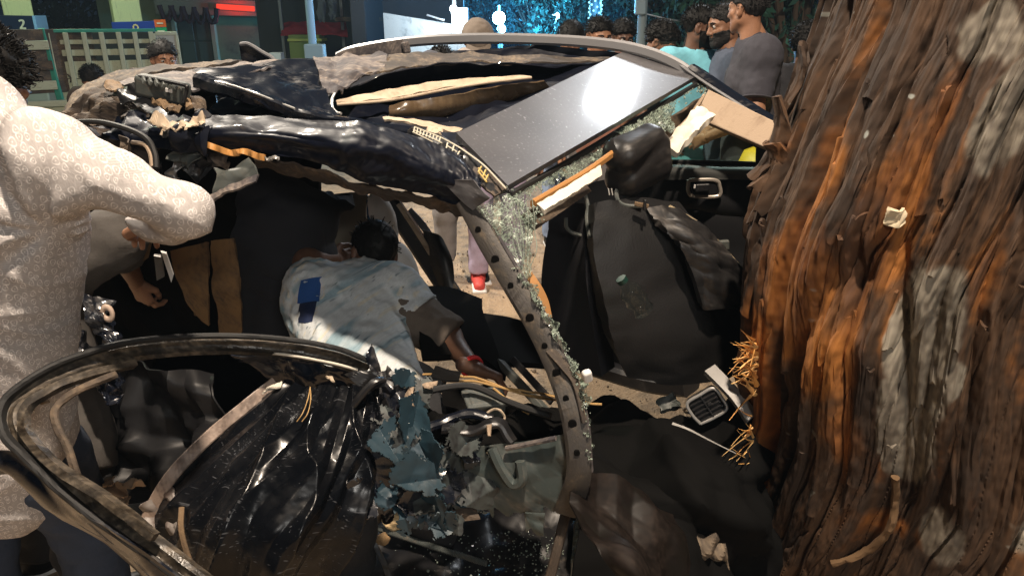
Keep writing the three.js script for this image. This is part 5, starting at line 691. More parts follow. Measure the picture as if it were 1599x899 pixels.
cp('door_glass_edge', sweep([[638, 328, 2.9], [660, 352, 2.88], [682, 386, 2.84]], rect(0.03, 0.01, 0.3), { n: 12, up: V(0, 0, 1) }), std([0.35, 0.4, 0.5], 0.3));
cp('door_cushion', sheet([[[664, 360, 2.8], [680, 366, 2.76], [692, 384, 2.74]], [[672, 400, 2.74], [690, 400, 2.7], [704, 414, 2.7]], [[692, 450, 2.68], [700, 455, 2.66], [710, 455, 2.66]]], { nu: 20, nv: 20, th: 0.03 }), M.leather);
cp('centre_console', sheet([[[640, 452, 2.3], [700, 455, 2.3], [752, 470, 2.25]], [[650, 500, 2.1], [710, 510, 2.1], [756, 500, 2.15]], [[660, 560, 1.98], [740, 560, 2.0], [790, 590, 1.95]]], { nu: 30, nv: 24, th: 0.03, disp: (u, v, p) => 0.01 * ns(p.x * 6, p.y * 6, p.z * 6) }), M.blackMatte);
cp('console_side', sheet([[[752, 492, 2.5], [800, 500, 2.5], [860, 520, 2.5]], [[760, 540, 2.3], [810, 545, 2.3], [870, 560, 2.3]], [[770, 570, 2.2], [820, 570, 2.2], [880, 575, 2.25]]], { nu: 24, nv: 18, th: 0.02 }), M.blackMatte);
cp('seat_rail', bar([780, 565, 2.0], [850, 640, 1.8], 0.03, 0.02), M.greyPlastic); cp('seat_rail', bar([800, 560, 2.0], [862, 628, 1.85], 0.012, 0.02), M.plastic);
cp('cabin_floor', (() => { const g = sheet([[PH(260, 520, 0.28), PH(520, 520, 0.28), PH(700, 590, 0.28)], [PH(200, 700, 0.26), PH(450, 720, 0.26), PH(640, 720, 0.26)], [PH(200, 840, 0.25), PH(400, 880, 0.25), PH(560, 830, 0.25)]], { nu: 40, nv: 40, th: 0.02, fold: [0.015, 7, 47] }); return g; })(), M.blackMatte);
cp('rear_panel', sheet([[[70, 200, 3.0], [250, 150, 3.1], [500, 150, 3.05]], [[80, 360, 2.95], [250, 350, 3.0], [505, 330, 2.95]], [[90, 600, 2.8], [250, 600, 2.85], [520, 560, 2.85]]], { nu: 30, nv: 30, th: 0.02, fold: [0.02, 5, 49] }), M.blackMatte);
for (const [o, m] of [[[[214, 378], [238, 368], [230, 404], [220, 404]], M.tan], [[[240, 402], [252, 396], [254, 434], [246, 432]], M.steel], [[[252, 396], [258, 392], [270, 430], [266, 436]], M.white], [[[196, 380], [204, 376], [216, 374], [208, 384]], M.white], [[[200, 376], [220, 330], [262, 340], [250, 372]], M.plastic]]) cp('torn_shard', plate(o.map((q, i) => [...q, 1.95 + 0.02 * i]), { th: 0.006 }), m);
for (const [a, i] of [[[[125, 452], [150, 460], [165, 490], [172, 530]], 0], [[[120, 520], [140, 540], [160, 560], [180, 560]], 1]]) cp('torn_plastic', sheet([a.map(([x, y]) => [x, y, 1.75]), a.map(([x, y]) => [x + 6, y + 34, 1.7]), a.map(([x, y], k) => [x + 16 - 4 * k, y + 70, 1.68])], { nu: 30, nv: 24, th: 0.003, fold: [0.014, 16, 55 + i], crease: 0.5 }), M.paint);
cp('hinge_bracket', new THREE.TorusGeometry(0.012, 0.006, 8, 16).scale(1, 1.4, 1).translate(...P(167, 489, 1.72).toArray()), std([0.5, 0.38, 0.3], 0.5));
cp('rear_scrap', sheet([[[100, 560, 1.9], [200, 570, 1.8], [330, 580, 1.8]], [[120, 680, 1.9], [220, 680, 1.8], [340, 660, 1.7]], [[140, 800, 1.8], [200, 790, 1.7], [300, 760, 1.6]]], { nu: 40, nv: 40, th: 0.004, fold: [0.03, 6, 58] }), M.black);
for (const [x, y, w, h] of [[178, 768, 34, 18], [190, 782, 26, 12], [206, 757, 40, 8], [172, 755, 16, 14]]) cp('metal_scrap', sheet([[[x - w / 2, y - h / 2, 1.5], [x + w / 2, y - h / 1.5, 1.5]], [[x - w / 3, y + h / 2, 1.48], [x + w / 3, y + h / 3, 1.47]]], { nu: 12, nv: 8, fold: [0.01, 20, x] }), M.beige);
// --- twisted door: frame loop, seals and skin
{ const loop = [[345, 935, 0.96], [240, 856, 1.01], [150, 790, 1.05], [62, 722, 1.09], [20, 672, 1.13], [24, 630, 1.17], [70, 596, 1.22], [130, 570, 1.28], [210, 550, 1.36], [330, 541, 1.45], [440, 546, 1.5], [520, 560, 1.53], [572, 580, 1.55]];
  const jit = q => 0.0035 * ns(q.x * 22, q.y * 22, q.z * 22) + 0.0012 * ns(q.x * 90, q.y * 90, q.z * 90);
  cp('door_frame', sweep(loop, [[-0.017, -0.012], [0.017, -0.012], [0.017, 0.004], [0.010, 0.009], [0.003, 0.004], [-0.004, 0.004], [-0.011, 0.01], [-0.017, 0.005]], { n: 130, up: V(0, 0.5, 1), fixed: true, jit }), M.mudFrame, 'muddy window frame of the twisted door');
  const c = [215, 680], inn = (k, s0, dz) => loop.map(([x, y, z]) => { const dx = c[0] + (x > 215 ? (x - 215) * 0.85 : 0) - x, dy = c[1] + (y > 680 ? 60 : 0) - y, l = Math.hypot(dx, dy); return [x + dx / l * k, y + dy / l * k, z + dz]; });
  cp('door_seal', sweep(inn(-17, 0, -0.012), rect(0.012, 0.02, 0.3), { n: 120, up: V(0, 0.5, 1), fixed: true, jit }), M.rubber);
  cp('door_channel', sweep(inn(17, 0, -0.02).slice(1, 9), [[-0.008, -0.012], [0.008, -0.012], [0.006, 0.004], [-0.007, 0.005]], { n: 100, up: V(0, 0.5, 1), fixed: true, jit }), M.mudFrame);
  cp('door_channel', sweep([[120, 745, 1.1], [104, 700, 1.12], [84, 655, 1.15], [92, 630, 1.18], [130, 605, 1.22], [180, 585, 1.27]], rect(0.014, 0.012, 0.3), { n: 60, up: V(0, 0.5, 1), fixed: true, jit }), dustBrown);
  cp('door_skin', sheet([[[-20, 700, 1.12], [30, 712, 1.1], [110, 780, 1.05], [210, 850, 1.0], [320, 935, 0.95]], [[-30, 720, 1.12], [24, 735, 1.1], [100, 800, 1.06], [190, 866, 1.02], [300, 950, 0.97]], [[-30, 760, 1.16], [20, 770, 1.14], [85, 820, 1.1], [170, 885, 1.05], [270, 970, 1.0]]].map((r, j) => j < 2 ? r : r.map(([x, y, z]) => [x + 10, y - 18, z - 0.02])), { nu: 60, nv: 14, th: 0.004, fold: [0.004, 9, 66] }), M.paint);
  cp('frame_highlight_strip', sweep([[368, 550, 1.475], [440, 553, 1.49], [510, 565, 1.51], [558, 577, 1.53]], rect(0.006, 0.006, 0.3), { n: 30 }), M.cream);  // cream strip drawn in for the lit line along the frame
  for (const [x, y, s] of [[52, 628, 1], [60, 622, 0.7], [68, 626, 0.8], [120, 586, 0.6], [135, 580, 0.7], [46, 640, 0.7], [200, 560, 0.5]]) cp('mud_clod', (() => { const p = P(x, y, 1.16 + 0.0009 * x); return netMesh((a, b, d) => Math.hypot(a - p.x, (b - p.y) * 1.3, d - p.z) - 0.009 * s + 0.006 * ns(a * 120, b * 120, d * 120), p.clone().add(V(-0.02, -0.02, -0.02)), p.clone().add(V(0.02, 0.02, 0.02)), 0.0022); })(), M.tan);
  cp('inner_door_sheet', sheet([[[360, 552, 1.5], [450, 558, 1.52], [572, 582, 1.54]], [[390, 566, 1.52], [460, 580, 1.53], [568, 594, 1.53]], [[425, 600, 1.54], [480, 604, 1.54], [560, 606, 1.53]]], { nu: 40, nv: 20, th: 0.004, fold: [0.007, 9, 71] }), M.paint);
}
for (const [o, m] of [[[[540, 588, 1.5], [585, 580, 1.5], [604, 604, 1.46], [572, 612, 1.46]], M.plastic], [[[570, 556, 1.53], [580, 534, 1.55], [602, 600, 1.5], [584, 596, 1.5]], M.paint], [[[604, 568, 1.55], [640, 590, 1.52], [636, 600, 1.5], [600, 596, 1.5]], M.plastic], [[[424, 604, 1.5], [440, 596, 1.5], [432, 606, 1.48], [412, 618, 1.48]], M.cream], [[[510, 590, 1.5], [520, 588, 1.5], [522, 598, 1.49], [514, 596, 1.49]], M.trim], [[[590, 585, 1.5], [640, 612, 1.46], [636, 640, 1.44], [600, 625, 1.46]], M.paint]]) cp('torn_plate', sheet([[o[0], o[1]], [o[3], o[2]]], { nu: 20, nv: 16, th: 0.004, fold: [0.01, 14, o[0][0]], crease: 0.5 }), m);
for (const k of [0, 8]) cp('thin_wire', wire([[484, 604, 1.45], [480 + k * 0.6, 624, 1.4], [472 + k, 645, 1.36], [463 + k, 658, 1.35]], 0.0012, { n: 20, m: 5 }), M.wireTan);
{ // crumpled black lining that hangs out of the door
  const foldA = foldFn(0.012, 9, 121, 5), foldB = foldFn(0.0018, 22, 122, 4);
  const wrinkle = (u, v) => { const q = u * 3.4 - v * 0.9 + 0.8 * ns(u * 2.2, v * 1.6, 1) + 0.1 * ns(u * 7, v * 6, 4); const f = Math.abs(q - Math.floor(q) - 0.5) * 2; const w = 1 - Math.pow(1 - f, 3) ; const q2 = u * 8 + v * 1.6 + 0.9 * ns(u * 3, v * 2.4, 9); const f2 = Math.abs(q2 - Math.floor(q2) - 0.5) * 2; return 0.03 * (w - 0.6) * (0.3 + v) + 0.008 * (f2 - 0.5); };
  const scuff = phys([1, 1, 1], 1, { map: tex(1024, 1024, (u, v) => { const a = pn(u, v, 5, 3) + 0.4 * pn(u, v, 20, 5), st = pn(u * 0.35 + 0.08 * pn(u, v, 9, 2), v, 200, 4), g = pn(u, v, 140, 9); let c = mixc([0.003, 0.0036, 0.005], [0.009, 0.0095, 0.011], sstep(0, 0.5, a)); c = mixc(c, [0.12, 0.125, 0.135], sstep(0.34, 0.55, st + 0.35 * a) * 0.5);  return lin(...c); }, { rep: [1.6, 1.6] }), roughnessMap: roughBlotch(0.2, 0.4, 0.3, 88), specularIntensity: 0.55 });
  cp('torn_lining', sheet([[[428, 600, 1.52], [480, 602, 1.5], [540, 602, 1.48], [592, 606, 1.46]], [[335, 680, 1.42], [420, 688, 1.33], [510, 690, 1.33], [592, 680, 1.4]], [[262, 750, 1.36], [370, 768, 1.24], [480, 770, 1.24], [588, 760, 1.34]], [[232, 820, 1.33], [340, 845, 1.18], [450, 850, 1.18], [572, 830, 1.3]], [[235, 940, 1.3], [320, 945, 1.16], [420, 945, 1.17], [505, 925, 1.28]]], { nu: 220, nv: 200, th: 0.003, disp: wrinkle, fold: p => 0.12 * foldA(p) + 0.2 * foldB(p), crease: 3 }), scuff, 'crumpled glossy black lining');
  cp('lining_edge', sweep([[430, 597, 1.52], [380, 637, 1.46], [325, 683, 1.41], [268, 742, 1.35], [234, 800, 1.32], [222, 850, 1.3]], rect(0.028, 0.008, 0.3), { n: 60, up: V(0.2, 0.5, 1), jit: q => 0.004 * ns(q.x * 30, q.y * 30, q.z * 30) }), std([1, 1, 1], 0.5, { map: blotch([0.33, 0.25, 0.2], [0.1, 0.07, 0.055], 0.45, 91, 16), bumpMap: grainTex, bumpScale: 0.001 }), 'scuffed pale edge of the lining');
  cp('inner_plate', sheet([[[225, 790, 1.33], [262, 762, 1.33], [285, 790, 1.3]], [[225, 835, 1.3], [262, 830, 1.29], [282, 840, 1.27]], [[245, 880, 1.27], [275, 890, 1.26], [300, 890, 1.24]]], { nu: 30, nv: 30, th: 0.004, fold: [0.009, 13, 93] }), std([1, 1, 1], 0.5, { map: blotch([0.3, 0.27, 0.25], [0.08, 0.055, 0.045], 0.4, 94, 12) }));
  cp('lining_hem', wire([[283, 792, 1.27], [282, 825, 1.24], [290, 860, 1.22], [305, 900, 1.2]], 0.006, { n: 30 }), M.tan);
}
// --- crushed front: torn cloth, cowl panel, brackets, wires
const tornBacking = (pts, i, m) => cp('torn_backing', sheet(pts, { nu: 80, nv: 80, th: 0.002, fold: p => F1[i % 3](p) + F2(p), crease: 0.3, torn: (u, v) => v > 0.9 + 0.3 * ns(u * 7, i, 2) }), m ?? M.teal);
const F1 = [foldFn(0.014, 11, 131, 6), foldFn(0.013, 13, 132, 6), foldFn(0.012, 15, 133, 6)], F2 = foldFn(0.003, 46, 134, 4);
tornBacking([[[600, 600, 1.52], [650, 620, 1.52], [700, 660, 1.5]], [[575, 700, 1.46], [640, 720, 1.46], [720, 740, 1.46]], [[570, 800, 1.44], [640, 820, 1.44], [710, 810, 1.44]]], 1, M.blackMatte);
{ const r = rng(4242), frag = (x, y, z, w, h, rot, tx, ty, m, seed) => { const q = new THREE.Quaternion().setFromEuler(new THREE.Euler(tx, ty, rot)), c = P(x, y, z), k = 1 / 720, rows = [];
    for (let j = 0; j < 5; j++) { const row = []; for (let i = 0; i < 5; i++) { const u = i / 4 - 0.5 + 0.1 * (r() - 0.5), v = 0.5 - j / 4 + 0.1 * (r() - 0.5), p = V(u * w * k * (1 - 0.4 * Math.abs(v)), v * h * k, 0).applyQuaternion(q).add(c); row.push(p); } rows.push(row); }
    const a1 = r() * 3, d1 = V(Math.cos(a1), Math.sin(a1), 0.3).applyQuaternion(q), a2 = a1 + 1.1, d2 = V(Math.cos(a2), Math.sin(a2), -0.2).applyQuaternion(q), s1 = (0.4 + 0.5 * r()) * (r() < 0.5 ? -1 : 1), s2 = 0.3 * (r() - 0.5) * 2;
    return cp('torn_fragment', sheet(rows, { nu: 34, nv: 34, lin: true, th: 0.003, crease: 0.25, fold: p => s1 * Math.abs(d1.dot(p.clone().sub(c)) + 0.01) + s2 * Math.abs(d2.dot(p.clone().sub(c)) - 0.012) + 0.006 * Math.abs(ns(p.x * 26, p.y * 26, p.z * 26 + seed)), torn: (u, v) => Math.min(u, 1 - u, v, 1 - v) < 0.1 * Math.abs(ns(u * 5, v * 5, seed)) * 2.4 + 0.05 * ns(u * 18, v * 18, seed) }), m); };
  [[640, 650, 1.42, 70, 90, 0.2, -0.5, 0.4, 0], [612, 690, 1.39, 90, 80, -0.5, -0.9, 0.2, 0], [665, 700, 1.38, 110, 70, -0.7, -0.6, -0.3, 0], [650, 745, 1.35, 120, 70, -0.3, -0.8, 0.3, 0], [700, 735, 1.39, 100, 80, -0.5, -0.5, 0.2, 1], [672, 790, 1.34, 100, 80, -0.2, -0.5, -0.4, 0], [640, 800, 1.34, 70, 80, 0.4, -0.7, 0.5, 0], [745, 770, 1.39, 110, 70, -0.5, -0.3, 0.2, 1], [600, 640, 1.44, 60, 70, 0.6, -0.3, -0.5, 2], [585, 730, 1.37, 60, 110, 0.3, -0.4, 0.7, 2], [625, 765, 1.36, 50, 90, 0.7, -1.0, 0.2, 2], [690, 770, 1.36, 60, 50, 0.2, -1.1, 0, 2], [720, 690, 1.42, 80, 60, -0.3, -0.9, 0.3, 1], [655, 615, 1.47, 50, 70, 0.2, -0.6, -0.3, 1], [690, 815, 1.33, 60, 50, 0.1, -0.4, 0.2, 0], [605, 770, 1.35, 50, 60, -0.4, -0.5, 0.4, 0], [735, 715, 1.4, 40, 60, 0.4, -0.2, 0.6, 2], [575, 670, 1.42, 60, 60, -0.2, -0.8, 0.1, 2], [560, 780, 1.33, 60, 90, 0.5, -0.5, 0.3, 2]].flatMap((f, i) => [f, [f[0] + 26 * Math.sin(i * 2.3), f[1] + 24 * Math.cos(i * 1.7), f[2] + 0.012, f[3] * 0.8, f[4] * 0.7, f[5] + 1.3, f[6], -f[7], (f[8] + 1 + (i % 2)) % 3]]).forEach(([x, y, z, w, h, ro, tx, ty, m], i) => frag(x, y, z, w * 0.76, h * 0.8, ro, tx, ty, [M.fragTealLit, M.fragB, M.paint][m], i * 3.1)); }
cp('cowl_panel', sheet([[[700, 700, 1.44], [770, 695, 1.42], [830, 688, 1.4], [892, 676, 1.37]], [[720, 745, 1.42], [780, 745, 1.4], [840, 740, 1.38], [894, 730, 1.36]], [[760, 790, 1.4], [800, 795, 1.39], [850, 790, 1.37], [894, 775, 1.35]], [[775, 830, 1.4], [810, 840, 1.39], [850, 830, 1.38], [888, 806, 1.36]]], { nu: 80, nv: 60, th: 0.004, fold: [0.004, 9, 141], torn: (u, v) => v > 0.72 + 0.16 * ns(u * 6, 7, 3) + (Math.abs(u - 0.55) < 0.1 ? 0.22 : 0) || Math.hypot((u - 0.3) * 1.4, v - 0.06) < 0.05 }), M.firewall, 'torn grey green cowl panel');
cp('cowl_ridge', wire([[768, 700, 1.4], [782, 730, 1.385], [800, 755, 1.375], [815, 748, 1.37], [812, 720, 1.38]], 0.012, { n: 30 }), M.firewall);
cp('cowl_lip', sweep([[790, 700, 1.4], [825, 693, 1.385], [868, 684, 1.365]], rect(0.012, 0.01, 0.3), { n: 16 }), M.dustyGrey);
cp('hanging_tab', sheet([[[820, 800, 1.37], [852, 800, 1.36]], [[826, 818, 1.36], [848, 822, 1.35]], [[838, 836, 1.36], [850, 836, 1.355]]], { nu: 10, nv: 14, fold: [0.003, 20, 5] }), M.firewall);
cp('relay_box', [box(0.09, 0.05, 0.06, P(757, 632, 1.55), [0.2, 0.3, -0.1], 0.012), box(0.1, 0.012, 0.068, P(757, 622, 1.55), [0.2, 0.3, -0.1], 0.004)], M.greyPlastic);
cp('relay_rim', wire([[752, 652, 1.48], [768, 640, 1.48], [780, 640, 1.47], [788, 652, 1.47], [780, 660, 1.46]], 0.003, { n: 20 }), M.trim);
cp('bent_arm', sweep([[618, 718, 1.4], [650, 680, 1.42], [690, 660, 1.45], [730, 646, 1.48], [770, 655, 1.47]], rect(0.022, 0.02, 0.3), { n: 30, jit: p => 0.004 * ns(p.x * 30, p.y * 30, p.z * 30) }), M.paint);
cp('bent_arm', sweep([[690, 668, 1.43], [740, 672, 1.43], [780, 660, 1.44], [800, 690, 1.42]], rect(0.03, 0.016, 0.3), { n: 30, jit: p => 0.006 * ns(p.x * 30, p.y * 30, p.z * 30) }), M.plastic);
cp('bent_arm', sweep([[545, 640, 1.42], [580, 600, 1.44], [560, 640, 1.4]].slice(0, 2).concat([[600, 592, 1.46]]), rect(0.02, 0.012, 0.3), { n: 20 }), M.plastic);
for (const [o, m, i] of [[[[680, 570, 1.6], [720, 580, 1.6], [715, 600, 1.55], [670, 592, 1.55]], M.blackMatte, 1], [[[612, 600, 1.52], [640, 590, 1.52], [640, 630, 1.48], [616, 640, 1.48]], M.firewall, 2], [[[632, 612, 1.46], [648, 604, 1.46], [645, 634, 1.44], [634, 630, 1.44]], M.beige, 3], [[[662, 606, 1.5], [684, 596, 1.5], [676, 610, 1.47], [664, 612, 1.47]], M.beige, 4], [[[622, 645, 1.42], [636, 640, 1.42], [640, 660, 1.41], [626, 666, 1.41]], M.silver, 5], [[[646, 652, 1.45], [656, 648, 1.45], [654, 664, 1.44], [648, 664, 1.44]], M.trim, 6], [[[760, 664, 1.42], [768, 662, 1.42], [766, 680, 1.41], [762, 680, 1.41]], M.beige, 7], [[[540, 690, 1.4], [575, 650, 1.44], [600, 690, 1.4], [570, 730, 1.36]], M.paint, 8], [[[575, 655, 1.44], [610, 640, 1.44], [620, 690, 1.4], [590, 700, 1.38]], M.paint, 9], [[[560, 620, 1.48], [600, 610, 1.48], [610, 640, 1.44], [570, 650, 1.44]], M.plastic, 10], [[[640, 660, 1.45], [700, 640, 1.5], [730, 660, 1.47], [660, 690, 1.42]], M.blackMatte, 11], [[[700, 800, 1.4], [740, 790, 1.4], [750, 810, 1.38], [706, 815, 1.38]], dustBrown, 12]]) cp('torn_plate', sheet([[o[0], o[1]], [o[3], o[2]]], { nu: 20, nv: 20, th: 0.004, fold: [0.012, 14, 150 + i], crease: 0.5 }), m);
[[[680, 588, 1.62], [720, 588, 1.6], [752, 592, 1.58], [800, 610, 1.55], [850, 622, 1.52], [940, 632, 1.48]], [[690, 594, 1.6], [740, 596, 1.58], [780, 604, 1.56], [812, 614, 1.54], [868, 624, 1.5]], [[758, 598, 1.58], [790, 606, 1.56], [830, 612, 1.54], [880, 622, 1.52], [920, 628, 1.5]], [[770, 606, 1.56], [790, 622, 1.54], [812, 636, 1.52]], [[660, 584, 1.62], [700, 584, 1.6], [724, 588, 1.58]], [[815, 640, 1.52], [826, 646, 1.51]]].forEach((w, i) => cp('harness_wire', wire(w, 0.0028, { n: 40, m: 6, jit: p => 0.003 * ns(p.x * 30, p.y * 20, i) }), M.wireTan));
cp('black_hose', wire([[640, 620, 1.5], [690, 606, 1.52], [740, 604, 1.54], [800, 630, 1.5], [860, 650, 1.46]], 0.008, { n: 40 }), M.rubber);
cp('dash_core', sheet([[[690, 600, 1.75], [790, 625, 1.7], [880, 640, 1.6]], [[700, 660, 1.6], [790, 670, 1.55], [880, 670, 1.48]], [[730, 700, 1.5], [800, 700, 1.48], [880, 690, 1.45]]], { nu: 40, nv: 30, th: 0.01, fold: [0.02, 7, 165] }), M.blackMatte);
cp('dashboard', sheet([[[915, 640, 2.2], [1010, 640, 2.1], [1100, 640, 1.95], [1220, 600, 1.9]], [[905, 720, 1.7], [1010, 730, 1.66], [1110, 720, 1.62], [1220, 720, 1.7]], [[900, 800, 1.55], [1010, 810, 1.5], [1110, 800, 1.5], [1220, 810, 1.65]], [[900, 920, 1.5], [1010, 930, 1.45], [1110, 930, 1.45], [1220, 930, 1.6]]], { nu: 60, nv: 50, th: 0.01, fold: [0.03, 5, 167] }), M.blackMatte);
{ const ctr = P(1104, 634, 1.86), ux = P(1115, 600, 1.86).sub(P(1067, 628, 1.86)).normalize(), nz = V(-0.1, 0.35, 1).normalize(), uy = nz.clone().cross(ux).normalize(), un = ux.clone().cross(uy).normalize(), q = new THREE.Quaternion().setFromRotationMatrix(new THREE.Matrix4().makeBasis(ux, uy, un)), pt = (x, y, z = 0) => ctr.clone().addScaledVector(ux, x).addScaledVector(uy, y).addScaledVector(un, z);
  const v = cp('air_vent', box(0.095, 0.075, 0.05, pt(0, 0, -0.03), q, 0.014), M.plastic, 'silver framed dashboard air vent');
  const rim = [[-0.042, -0.034], [0.0, -0.038], [0.042, -0.034], [0.048, 0], [0.042, 0.034], [0, 0.037], [-0.042, 0.034], [-0.048, 0]].map(([x, y]) => pt(x, y)); rim.push(rim[0].clone());
  part(v, 'vent_frame', sweep(rim, rect(0.009, 0.012, 0.3), { n: 60, up: un, fixed: true }), M.silver);
  for (let i = -2; i <= 2; i++) part(v, 'vent_slat', box(0.08, 0.004, 0.022, pt(0, i * 0.013, -0.006), q.clone().multiply(new THREE.Quaternion().setFromEuler(new THREE.Euler(0.5, 0, 0))), 0.001), M.plastic);
  part(v, 'vent_tab', box(0.012, 0.01, 0.01, pt(0.01, 0.002, 0.004), q, 0.002), M.plastic); part(v, 'vent_divider', box(0.004, 0.07, 0.02, pt(0, 0, -0.004), q, 0.001), M.plastic); }
cp('dash_trim', sheet([[[1100, 582, 1.9], [1116, 572, 1.92]], [[1140, 622, 1.82], [1152, 608, 1.84]], [[1166, 660, 1.76], [1182, 646, 1.78]]], { nu: 8, nv: 20, th: 0.018 }), std([1, 1, 1], 0.45, { map: blotch([0.32, 0.31, 0.3], [0.2, 0.18, 0.16], 0.3, 170) }), 'grey dashboard trim bar');
cp('dash_fragment', sheet([[[1028, 628, 2.0], [1050, 612, 2.0]], [[1032, 642, 1.97], [1064, 636, 1.97]]], { nu: 10, nv: 8, th: 0.02, fold: [0.005, 20, 2] }), M.greyPlastic);
cp('torn_wire', sweep([[1050, 661, 1.7], [1075, 670, 1.68], [1110, 688, 1.66], [1150, 708, 1.64]], rect(0.009, 0.002, 0.3), { n: 24, up: V(0, 1, 0.4), scale: s => 1 - 0.75 * s }), M.silver);
cp('loose_wire', wire([[952, 770, 1.5], [949, 752, 1.5], [956, 742, 1.5]], 0.0015, { n: 14, m: 5 }), M.silver); cp('loose_wire', wire([[960, 770, 1.48], [980, 776, 1.47], [992, 788, 1.46]], 0.0015, { n: 14, m: 5 }), M.silver);
cp('bent_fender', sheet([[[896, 742, 1.36], [945, 742, 1.4], [1000, 770, 1.4], [1060, 800, 1.42]], [[896, 790, 1.3], [950, 800, 1.32], [1005, 820, 1.32], [1070, 850, 1.36]], [[912, 838, 1.26], [955, 845, 1.26], [1005, 860, 1.27], [1070, 890, 1.32]], [[950, 880, 1.2], [985, 885, 1.18], [1010, 905, 1.2], [1060, 940, 1.26]], [[990, 940, 1.18], [1010, 945, 1.17], [1030, 950, 1.18], [1050, 970, 1.2]]], { nu: 60, nv: 60, th: 0.004, fold: [0.014, 6, 181], crease: 0.6 }), phys([1, 1, 1], 1, { map: blotch([0.009, 0.007, 0.006], [0.028, 0.02, 0.016], 0.35, 182), roughnessMap: roughBlotch(0.45, 0.7, 0.3, 182), specularIntensity: 0.25 }), 'bent brown grey fender sheet');
cp('torn_bumper', sheet([[[1055, 830, 1.55], [1090, 818, 1.55], [1128, 824, 1.55]], [[1060, 850, 1.5], [1095, 848, 1.5], [1135, 850, 1.5]], [[1075, 890, 1.5], [1105, 900, 1.5], [1140, 920, 1.5]]], { nu: 34, nv: 30, th: 0.005, fold: [0.016, 12, 185] }), M.dusty);
cp('support_rod', wire([[886, 790, 1.42], [872, 850, 1.36], [852, 930, 1.32]], 0.012, { n: 16 }), M.rust);
localise(car);
// ---------------------------------------------------------------- loose debris
{ const z = 1.9, base = P(992, 468, z), t = thing('water_bottle', 'crushed clear water bottle with green cap lying on the seat', 'bottle', null);
  const prof = [[0.001, 0], [0.026, 0.002], [0.03, 0.01], [0.027, 0.04], [0.031, 0.06], [0.026, 0.08], [0.03, 0.1], [0.027, 0.115], [0.013, 0.14], [0.012, 0.15]].map(q => new THREE.Vector2(...q));
  const m = new THREE.Matrix4().compose(P(1008, 488, 1.78), new THREE.Quaternion().setFromEuler(new THREE.Euler(0.1, 0, 0.62)), V(1, 0.72, 1));
  const g = new THREE.LatheGeometry(prof, 28); { const p = g.attributes.position; for (let i = 0; i < p.count; i++) { const y = p.getY(i), a = Math.atan2(p.getZ(i), p.getX(i)), k = 1 - 0.18 * clamp(Math.sin(a * 2 + y * 60)); p.setX(i, p.getX(i) * k); p.setZ(i, p.getZ(i) * k); } g.computeVertexNormals(); }
  part(t, 'bottle_body', g.applyMatrix4(m), phys([0.9, 0.95, 0.93], 0.06, { transmission: 1, thickness: 0, ior: 1.3 })); part(t, 'cap', new THREE.CylinderGeometry(0.014, 0.014, 0.018, 20).translate(0, 0.158, 0).applyMatrix4(m), std([0.003, 0.028, 0.02], 0.5)); localise(t); }
const deb = rng(555);
const chunk = (p, s, seed, sy = 0.7) => netMesh((a, b, c) => ellD(a, b, c, p.x, p.y, p.z, s, s * sy, s * 0.8) + s * 0.55 * ns(a / s * 1.1 + seed, b / s * 1.1, c / s * 1.1), p.clone().add(V(-1.7 * s, -1.7 * s, -1.7 * s)), p.clone().add(V(1.7 * s, 1.7 * s, 1.7 * s)), s / 6);
[[613, 812, 0.03, 'largest pale foam lump under the torn teal tinted fragments', [0.6, 0.44, 0.24]], [590, 800, 0.028, 'dark brown lump left of the pale foam lump', [0.14, 0.09, 0.05]], [597, 842, 0.02, 'tan lump below the pale foam lump', [0.3, 0.19, 0.09]], [723, 806, 0.014, 'small pinkish lump beside the rubble right of the teal tinted fragments', [0.4, 0.2, 0.13]], [508, 890, 0.02, 'brown lump at the bottom edge below the black lining', [0.35, 0.17, 0.08]]].forEach(([x, y, s, l, c], i) => { const p = PH(x, y, i === 0 ? 0.32 : 0.3); single('debris_lump', l, 'debris', chunk(p, s, i * 3.3), std([1, 1, 1], 0.9, { map: blotch(c, c.map(q => q * 0.55), 0.4, 200 + i), bumpMap: grainTex, bumpScale: 0.002 })); });
single('broken_floor', 'black rubble covered floor mat under the torn cloth', 'floor mat', sheet([[PH(500, 790, 0.26), PH(640, 770, 0.26), PH(780, 780, 0.26), PH(900, 800, 0.24)], [PH(480, 860, 0.24), PH(620, 850, 0.24), PH(760, 860, 0.24), PH(890, 880, 0.22)], [PH(470, 960, 0.22), PH(620, 960, 0.22), PH(760, 960, 0.22), PH(890, 960, 0.2)]], { nu: 60, nv: 40, th: 0.012, fold: [0.012, 8, 211] }), M.plastic);
single('coil_cable', 'ribbed flexible cable lying across the floor mat', 'cable', wire([PH(560, 815, 0.29), PH(620, 835, 0.29), PH(690, 858, 0.29), PH(760, 880, 0.28)], 0.008, { n: 160, m: 8, scale: s => 0.75 + 0.4 * (Math.round(s * 160) % 2) }), M.greyPlastic);
single('bent_bar', 'thin bent metal bar lying on the floor mat', 'metal bar', sweep([PH(545, 832, 0.29), PH(585, 850, 0.3), PH(600, 880, 0.3), PH(612, 915, 0.29)], rect(0.014, 0.008, 0.3), { n: 24, lin: true }), M.steel);
{ const r = rng(313), gs = []; for (let i = 0; i < 300; i++) { const p = PH(600 + 280 * Math.sqrt(r()), 830 + 80 * r(), 0.262), s = 0.0018 + 0.006 * r() * r() * r(); gs.push(new THREE.BoxGeometry(s, s * 0.7, s).rotateY(r() * 6).rotateX(r() * 6).translate(p.x, p.y, p.z)); } single('glass_crumbs', 'scattered glass crumbs over the floor mat', 'glass', mergeGeometries(gs), crumbMat, null, 'stuff'); }
